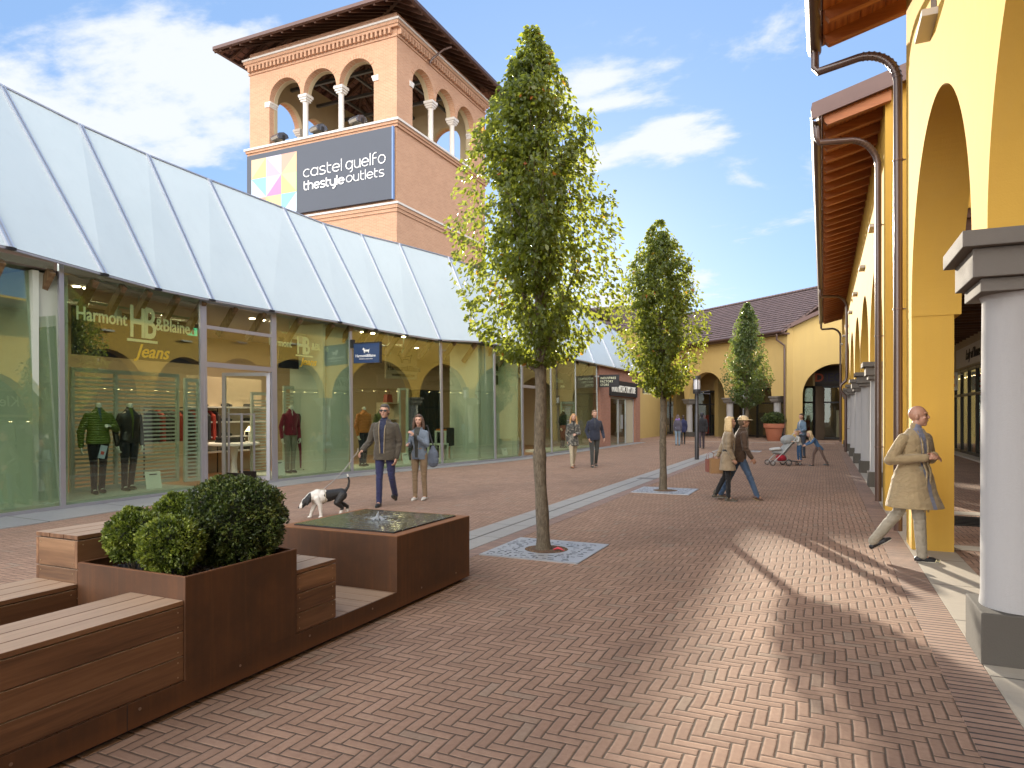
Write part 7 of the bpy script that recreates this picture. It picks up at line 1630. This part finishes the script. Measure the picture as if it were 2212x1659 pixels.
for z in (0.18,0.05,-0.08,-0.22): m.ball((0.055*s_, 0.150*s_, (0.93+z)*s_), 0.010, 0.006, 0.010)
m.build('coat_buttons', plain('horn_button',(0.14,0.09,0.05),0.4), BM, smooth=True, local=True)
# -- striding couple in the middle
p = gp(1597, 1079)
person('person in a straw hat, brown jacket and jeans striding to the right', p, rz_of(cam_dir(1,-0.12)), 1.66, legs=((0.42,0.05),(-0.36,0.12)), arms=(((0.05,0.05,-0.26),(0.02,0.20,-0.44)),((0.05,-0.12,-0.25),(0.03,-0.16,-0.49))), top=(0.065,0.040,0.026), coat=0.12, trousers=(0.055,0.095,0.17), hair=(0.12,0.08,0.05), cap=(0.55,0.42,0.24), shoe=(0.07,0.035,0.025), sole=(0.45,0.38,0.2), vox=0.009, bulk=1.08, lean=0.10, foot_pitch=(0.35,-0.25))
p = gp(1571, 1082)
LB = person('woman with blonde hair, beige coat and black tights beside the hat wearer', (p.x,p.y), rz_of(cam_dir(1,-0.25)), 1.58, legs=((0.04,0.04),(-0.10,0.35)), arms=(((0.05,0.0,-0.26),(0.02,0.12,-0.48)),((0.05,-0.10,-0.26),(0.02,-0.18,-0.47))), female=True, top=(0.24,0.185,0.12), coat=0.30, flare=0.03, trousers=(0.012,0.012,0.014), hair=(0.55,0.40,0.20), hairlen=0.18, shoe=(0.055,0.045,0.03), vox=0.009, legw=0.9, shoe_h=0.05, lean=0.06, open_=(0.02,-0.2), inner=(0.1,0.06,0.04))
q = gp(1550, 1080); 
for nm, lab, dx, z, w, h, colr in (('shopping_bag','brown paper shopping bag carried by the striding couple',0.0,0.50,0.28,0.28,(0.27,0.155,0.07)),('shopping_bag','small dull red shopping bag behind the brown one',-0.14,0.52,0.18,0.24,(0.22,0.08,0.06))):
    b_ = empty(nm, (q.x+CS*dx,q.y+SN*dx+ (0.12 if dx else 0),z), math.atan2(SN,CS), lab, 'bag'); m = MB(); mt = plain('paper_%d'%int(colr[0]*100), colr, 0.7, 0, 0.1)
    m.box(-w/2,w/2,-0.07,0.07,0,0.004)
    for s2 in (-1,1): m.box(-w/2,w/2,s2*0.07-0.002,s2*0.07+0.002,0.0041,h); m.box(s2*w/2-0.002,s2*w/2+0.002,-0.0679,0.0679,0.0042,h)
    m.build('bag_body', mt, b_, local=True); m = MB()
    for s2 in (-1,1): m.tube([(-0.07,s2*0.068,h-0.02),(-0.06,s2*0.05,h+0.10),(0,s2*0.03,h+0.14),(0.06,s2*0.05,h+0.10),(0.07,s2*0.068,h-0.02)],0.004,6)
    m.build('handle', mt, b_, smooth=True, local=True)
# -- children with the stroller, and the woman behind them
p = gp(1733, 989)
person('woman in a denim jacket standing behind the stroller', p, rz_of(cam_dir(-1,-0.35)), 1.66, female=True, top=(0.11,0.17,0.24), coat=0.05, trousers=(0.03,0.04,0.06), hair=(0.04,0.028,0.02), hairlen=0.02, head=(0,0), sk=(0.50,0.30,0.22), open_=(0.035,0.0), inner=(0.5,0.5,0.5), vox=0.011, arms=(((0.05,0.02,-0.26),(0.0,0.2,-0.30)),((0.05,0.02,-0.26),(0.0,0.2,-0.30))))
p = gp(1727, 1006)
person('small blonde child in a grey top and jeans riding on the stroller board', p, rz_of(cam_dir(-1,-0.1)), 0.98, legs=((0.1,0.15),(0.0,0.1)), arms=(((0.05,0.12,-0.18),(-0.02,0.36,-0.12)),((0.05,0.12,-0.18),(-0.02,0.36,-0.12))), child=True, top=(0.42,0.42,0.40), coat=0.06, trousers=(0.03,0.08,0.17), hair=(0.33,0.22,0.11), hairlen=0.05, vox=0.009, lean=0.22, shoe=(0.35,0.2,0.15), z0=0.14, sk=(0.50,0.30,0.22))
p = gp(1768, 1007)
person('blonde girl in blue dress and dark boots leaning on the stroller handle', p, rz_of(cam_dir(-1,0.05)), 1.22, legs=((0.42,0.30),(-0.38,0.10)), arms=(((0.03,0.20,-0.06),(-0.03,0.44,-0.02)),((0.03,0.20,-0.06),(-0.03,0.44,-0.02))), child=True, female=True, top=(0.045,0.105,0.21), coat=0.20, flare=0.03, trousers=(0.13,0.085,0.07), hair=(0.50,0.38,0.22), hairlen=0.26, vox=0.009, lean=0.60, head=(0,15), shoe=(0.05,0.06,0.06), shoe_h=0.07, legw=0.95, sk=(0.50,0.30,0.22), foot_pitch=(0.0,-0.1))
sp_ = gp(1692, 1005); st = empty('stroller', (sp_.x,sp_.y,0), math.atan2(SN,CS), 'grey and red folding stroller with a riding board pushed to the left', 'stroller')
GM = plain('stroller_tube',(0.38,0.40,0.41),0.35,0.5,0.05); GF = cloth('stroller_grey',(0.25,0.26,0.26)); RF = cloth('stroller_red',(0.32,0.015,0.03))
def wheel(x, y, r, par, nm='wheel'):
    m = MB(); m.tube([(x+r*0.86*math.cos(a),y,r+r*0.86*math.sin(a)) for a in [i*math.pi/10 for i in range(21)]], r*0.17, 8, caps=False); w = m.build(nm, M_LAMPMET, par, smooth=True, local=True)
    m = MB(); m.tube([(x,y-0.02,r),(x,y+0.02,r)], r*0.22, 10)
    for i in range(6): a = i*math.pi/3; m.tube([(x,y,r),(x+r*0.8*math.cos(a),y,r+r*0.8*math.sin(a))],0.007,5)
    m.build('rim', GM, w, smooth=True, local=True)
for sy in (-0.24,0.24):
    wheel(-0.42,sy,0.085,st); wheel(0.08,sy,0.10,st)
    m = MB(); m.tube([(-0.42,sy,0.085),(-0.32,sy,0.20),(-0.05,sy,0.46),(0.30,sy,0.86),(0.42,sy,1.0),(0.50,sy*0.9,1.02)], 0.014, 8); m.tube([(0.08,sy,0.10),(0.0,sy,0.30),(-0.12,sy,0.40)],0.013,8); m.tube([(-0.40,sy,0.12),(0.08,sy,0.14)],0.012,8); m.build('side_frame', GM, st, smooth=True, local=True)
m = MB(); m.tube([(0.50,-0.22,1.02),(0.50,0.22,1.02)],0.018,8); m.build('handlebar', plain('red_grip',(0.35,0.05,0.03),0.6), st, smooth=True, local=True)
m = MB(); limb(m, [(-0.30,0,0.42),(-0.05,0,0.40),(0.12,0,0.62),(0.25,0,0.80)], [0.06,0.09,0.10,0.08]); me = solid(m,0.012,3)
for v in me.vertices: v.co.y *= 2.1
put(me,'seat',GF,st)
m = MB(); m.ball((0.16,0,0.80),0.24,0.23,0.17); me = solid(m,0.012,2); put(me,'canopy',GF,st)
m = MB(); m.ball((-0.06,0,0.24),0.17,0.20,0.13); put(solid(m,0.012,2),'basket',RF,st)
m = MB(); limb(m,[(-0.38,0,0.50),(-0.15,0,0.52)],[0.05,0.06]); me = solid(m,0.012,2)
for v in me.vertices: v.co.y *= 3
put(me,'foot_muff',cloth('muff_light',(0.42,0.42,0.41)),st)
m = MB(); m.box(0.26,0.52,-0.17,0.17,0.12,0.14); m.box(0.10,0.27,-0.02,0.02,0.125,0.145); m.build('riding_board', M_BLACK, st, local=True)
wheel(0.48,-0.12,0.05,st,'board_wheel'); wheel(0.48,0.12,0.05,st,'board_wheel')
# -- far walkers
def far(px, py, lab, H, **k):
    p = gp(px, py); person(lab, p, rz_of(k.pop('dir', cam_dir(0.2,1))), H, vox=0.015, **k)
far(1464, 963, 'distant person with a purple hood and pale blue jeans walking away', 1.62, top=(0.075,0.07,0.095), trousers=(0.17,0.23,0.29), hair=(0.10,0.07,0.06), coat=0.10, legs=((0.1,0.1),(-0.1,0.15)), hairlen=0.05, female=True)
far(1476, 960, 'distant person in a navy coat and black leggings walking away', 1.62, top=(0.02,0.025,0.07), trousers=(0.02,0.02,0.022), hair=(0.05,0.03,0.02), coat=0.2, legs=((0.3,0.1),(-0.25,0.2)), female=True, legw=0.8)
m = MB(); pp = gp(1464,963); mm = MB(); limb(mm, [(-0.07,0,0),(0.07,0,0)],[0.07,0.07]); o = put(solid(mm,0.012,2),'hood',cloth('purple_cloth',(0.20,0.13,0.33)),None); o.location = (pp.x,pp.y,1.36); tag(o,'lilac hood lying on the shoulders of the distant walker','hood')
far(1516, 969, 'distant man in a black jacket and brown trousers behind the lamp post', 1.74, top=(0.018,0.017,0.02), trousers=(0.06,0.045,0.055), hair=(0.03,0.03,0.04), coat=0.12, legs=((0.25,0.1),(-0.22,0.3)), bulk=1.25)
far(1788, 948, 'distant woman in a tan top and black skirt entering the far store', 1.60, female=True, top=(0.28,0.17,0.11), trousers=(0.012,0.012,0.012), skirt=0.42, hair=(0.05,0.03,0.03), coat=0.04, legs=((0.2,0.1),(-0.2,0.25)), bulk=1.15, dir=cam_dir(-0.5,0.8), shoe=(0.3,0.25,0.2))
far(1802, 947, 'distant person in a white shirt and jeans entering the far store', 1.66, top=(0.48,0.50,0.52), trousers=(0.04,0.075,0.13), hair=(0.05,0.03,0.03), coat=0.04, legs=((0.3,0.1),(-0.25,0.25)), dir=cam_dir(-0.3,0.8))
# ================================================================ MANNEQUINS
def mq(px, b, lab, rzoff=0.0, **k):
    a = inside(px, b); d = Vector((1,-0.25,0)); k.setdefault('H',1.86)
    return person(lab, a, rz_of(d)+R(rzoff), mann=True, cat='mannequin', name='mannequin', z0=0.131, vox=0.010, group=None, sole=(0.3,0.28,0.2), **k)
QG = NT('quilted_green'); 
def quilt(name, col):
    s = NT(name); v = s.coord(); sp = s.n('ShaderNodeSeparateXYZ'); s.L.new(v, sp.inputs[0]); w = s.math('SINE', s.math('MULTIPLY', sp.outputs[2], 70)); a = s.math('ABSOLUTE', w)
    s.put(s.p.inputs['Base Color'], s.mix(s.noise(v, 12, 3, 0.6), c4([x*0.75 for x in col]), c4(col))); s.p.inputs['Roughness'].default_value = 0.4
    s.bump(s.math('ADD', a, s.math('MULTIPLY', s.noise(v, 30, 3, 0.6), 0.4)), 0.8, 0.02); return s.m
A1 = (((0.09,-0.03,-0.27),(0.10,0.02,-0.53)),((0.12,-0.02,-0.24),(-0.04,0.16,-0.18)))
mq(212, 0.62, 'headless mannequin in a green quilted jacket and black trousers', top_mat=quilt('quilted_green',(0.13,0.19,0.025)), coat=0.06, legs=((0.12,0.10),(-0.06,0.10)), arms=A1, open_=(0.022,0.34), inner=(0.05,0.09,0.13), trousers=(0.014,0.014,0.02), bulk=1.12)
mq(279, 0.55, 'headless mannequin in a black leather jacket over an olive shirt', rzoff=8, top_mat=plain('black_leather',(0.016,0.014,0.014),0.32,0,0.2,20,0.5,60), coat=0.04, legs=((0.02,0.05),(-0.05,0.15)), open_=(0.030,0.02), inner=(0.085,0.12,0.015), trousers=(0.012,0.012,0.016), arms=(((0.07,-0.03,-0.27),(0.06,0.03,-0.53)),((0.06,-0.03,-0.27),(0.05,0.03,-0.53))), shoe=(0.035,0.032,0.018), shoe_h=0.05)
mq(627, 0.55, 'headless mannequin in a burgundy varsity jacket with pale sleeves', top=(0.16,0.012,0.03), coat=0.04, legs=((0.03,0.05),(0.0,0.1)), open_=(0.012,0.0), inner=(0.5,0.48,0.42), trousers=(0.20,0.19,0.145), arms=(((0.07,-0.03,-0.27),(0.07,0.03,-0.53)),((0.07,-0.03,-0.27),(0.07,0.03,-0.53))))
mq(652, 0.95, 'headless mannequin in dark red trousers behind the varsity jacket', rzoff=10, top=(0.07,0.06,0.04), coat=0.06, legs=((0.18,0.15),(-0.08,0.10)), trousers=(0.16,0.012,0.045), arms=(((0.07,-0.03,-0.27),(0.07,0.03,-0.53)),((0.09,0.0,-0.26),(-0.06,0.2,-0.3))))
mq(785, 0.60, 'headless mannequin in an orange puffer jacket and dark jeans', top_mat=quilt('quilted_orange',(0.52,0.17,0.03)), coat=0.03, trousers=(0.02,0.022,0.035), legs=((0.04,0.05),(-0.04,0.08)), bulk=1.15)
mq(822, 0.95, 'headless mannequin in an olive top with pale collar behind the dog owner', top=(0.09,0.10,0.035), coat=0.06, trousers=(0.03,0.03,0.04), open_=(0.05,0.38), inner=(0.5,0.5,0.42))
mq(1053, 0.55, 'headless female mannequin in a short olive coat and black tights', rzoff=-12, H=1.74, female=True, top=(0.14,0.15,0.04), coat=0.26, flare=0.02, trousers=(0.01,0.01,0.012), legs=((0.05,0.05),(0.12,0.2)), arms=(((0.12,-0.06,-0.24),(0.0,0.1,-0.30)),((0.05,-0.03,-0.27),(0.04,0.05,-0.52))), legw=0.8, open_=(0.02,0.3), inner=(0.02,0.02,0.02))
mq(1216, 0.55, 'headless mannequin in a black coat in the last glass bay', top=(0.014,0.014,0.014), coat=0.2, trousers=(0.02,0.02,0.02))
mq(1107, 1.1, 'headless mannequin in a dark shirt beside the slatted screen', top=(0.02,0.02,0.03), coat=0.03, trousers=(0.14,0.08,0.04))
# phone-sized tag hanging on the first mannequin
a = inside(218, 0.40); m = MB(); m.box(-0.003,0.003,-0.06,0.06,0,0.24); o = m.build('price_tag', plain('tag_blue_white',(0.42,0.50,0.62),0.6), None); o.location = (a.x,a.y,0.80); o.rotation_euler = (R(-14),0,R(-10)); tag(o, 'pale blue swing ticket hanging on the green jacket mannequin', 'tag')
m = MB(); m.box(0.0032,0.0045,-0.03,0.03,0.07,0.13); q = m.build('printed_mark', plain('tag_red',(0.5,0.06,0.05),0.6), None); q.parent = o
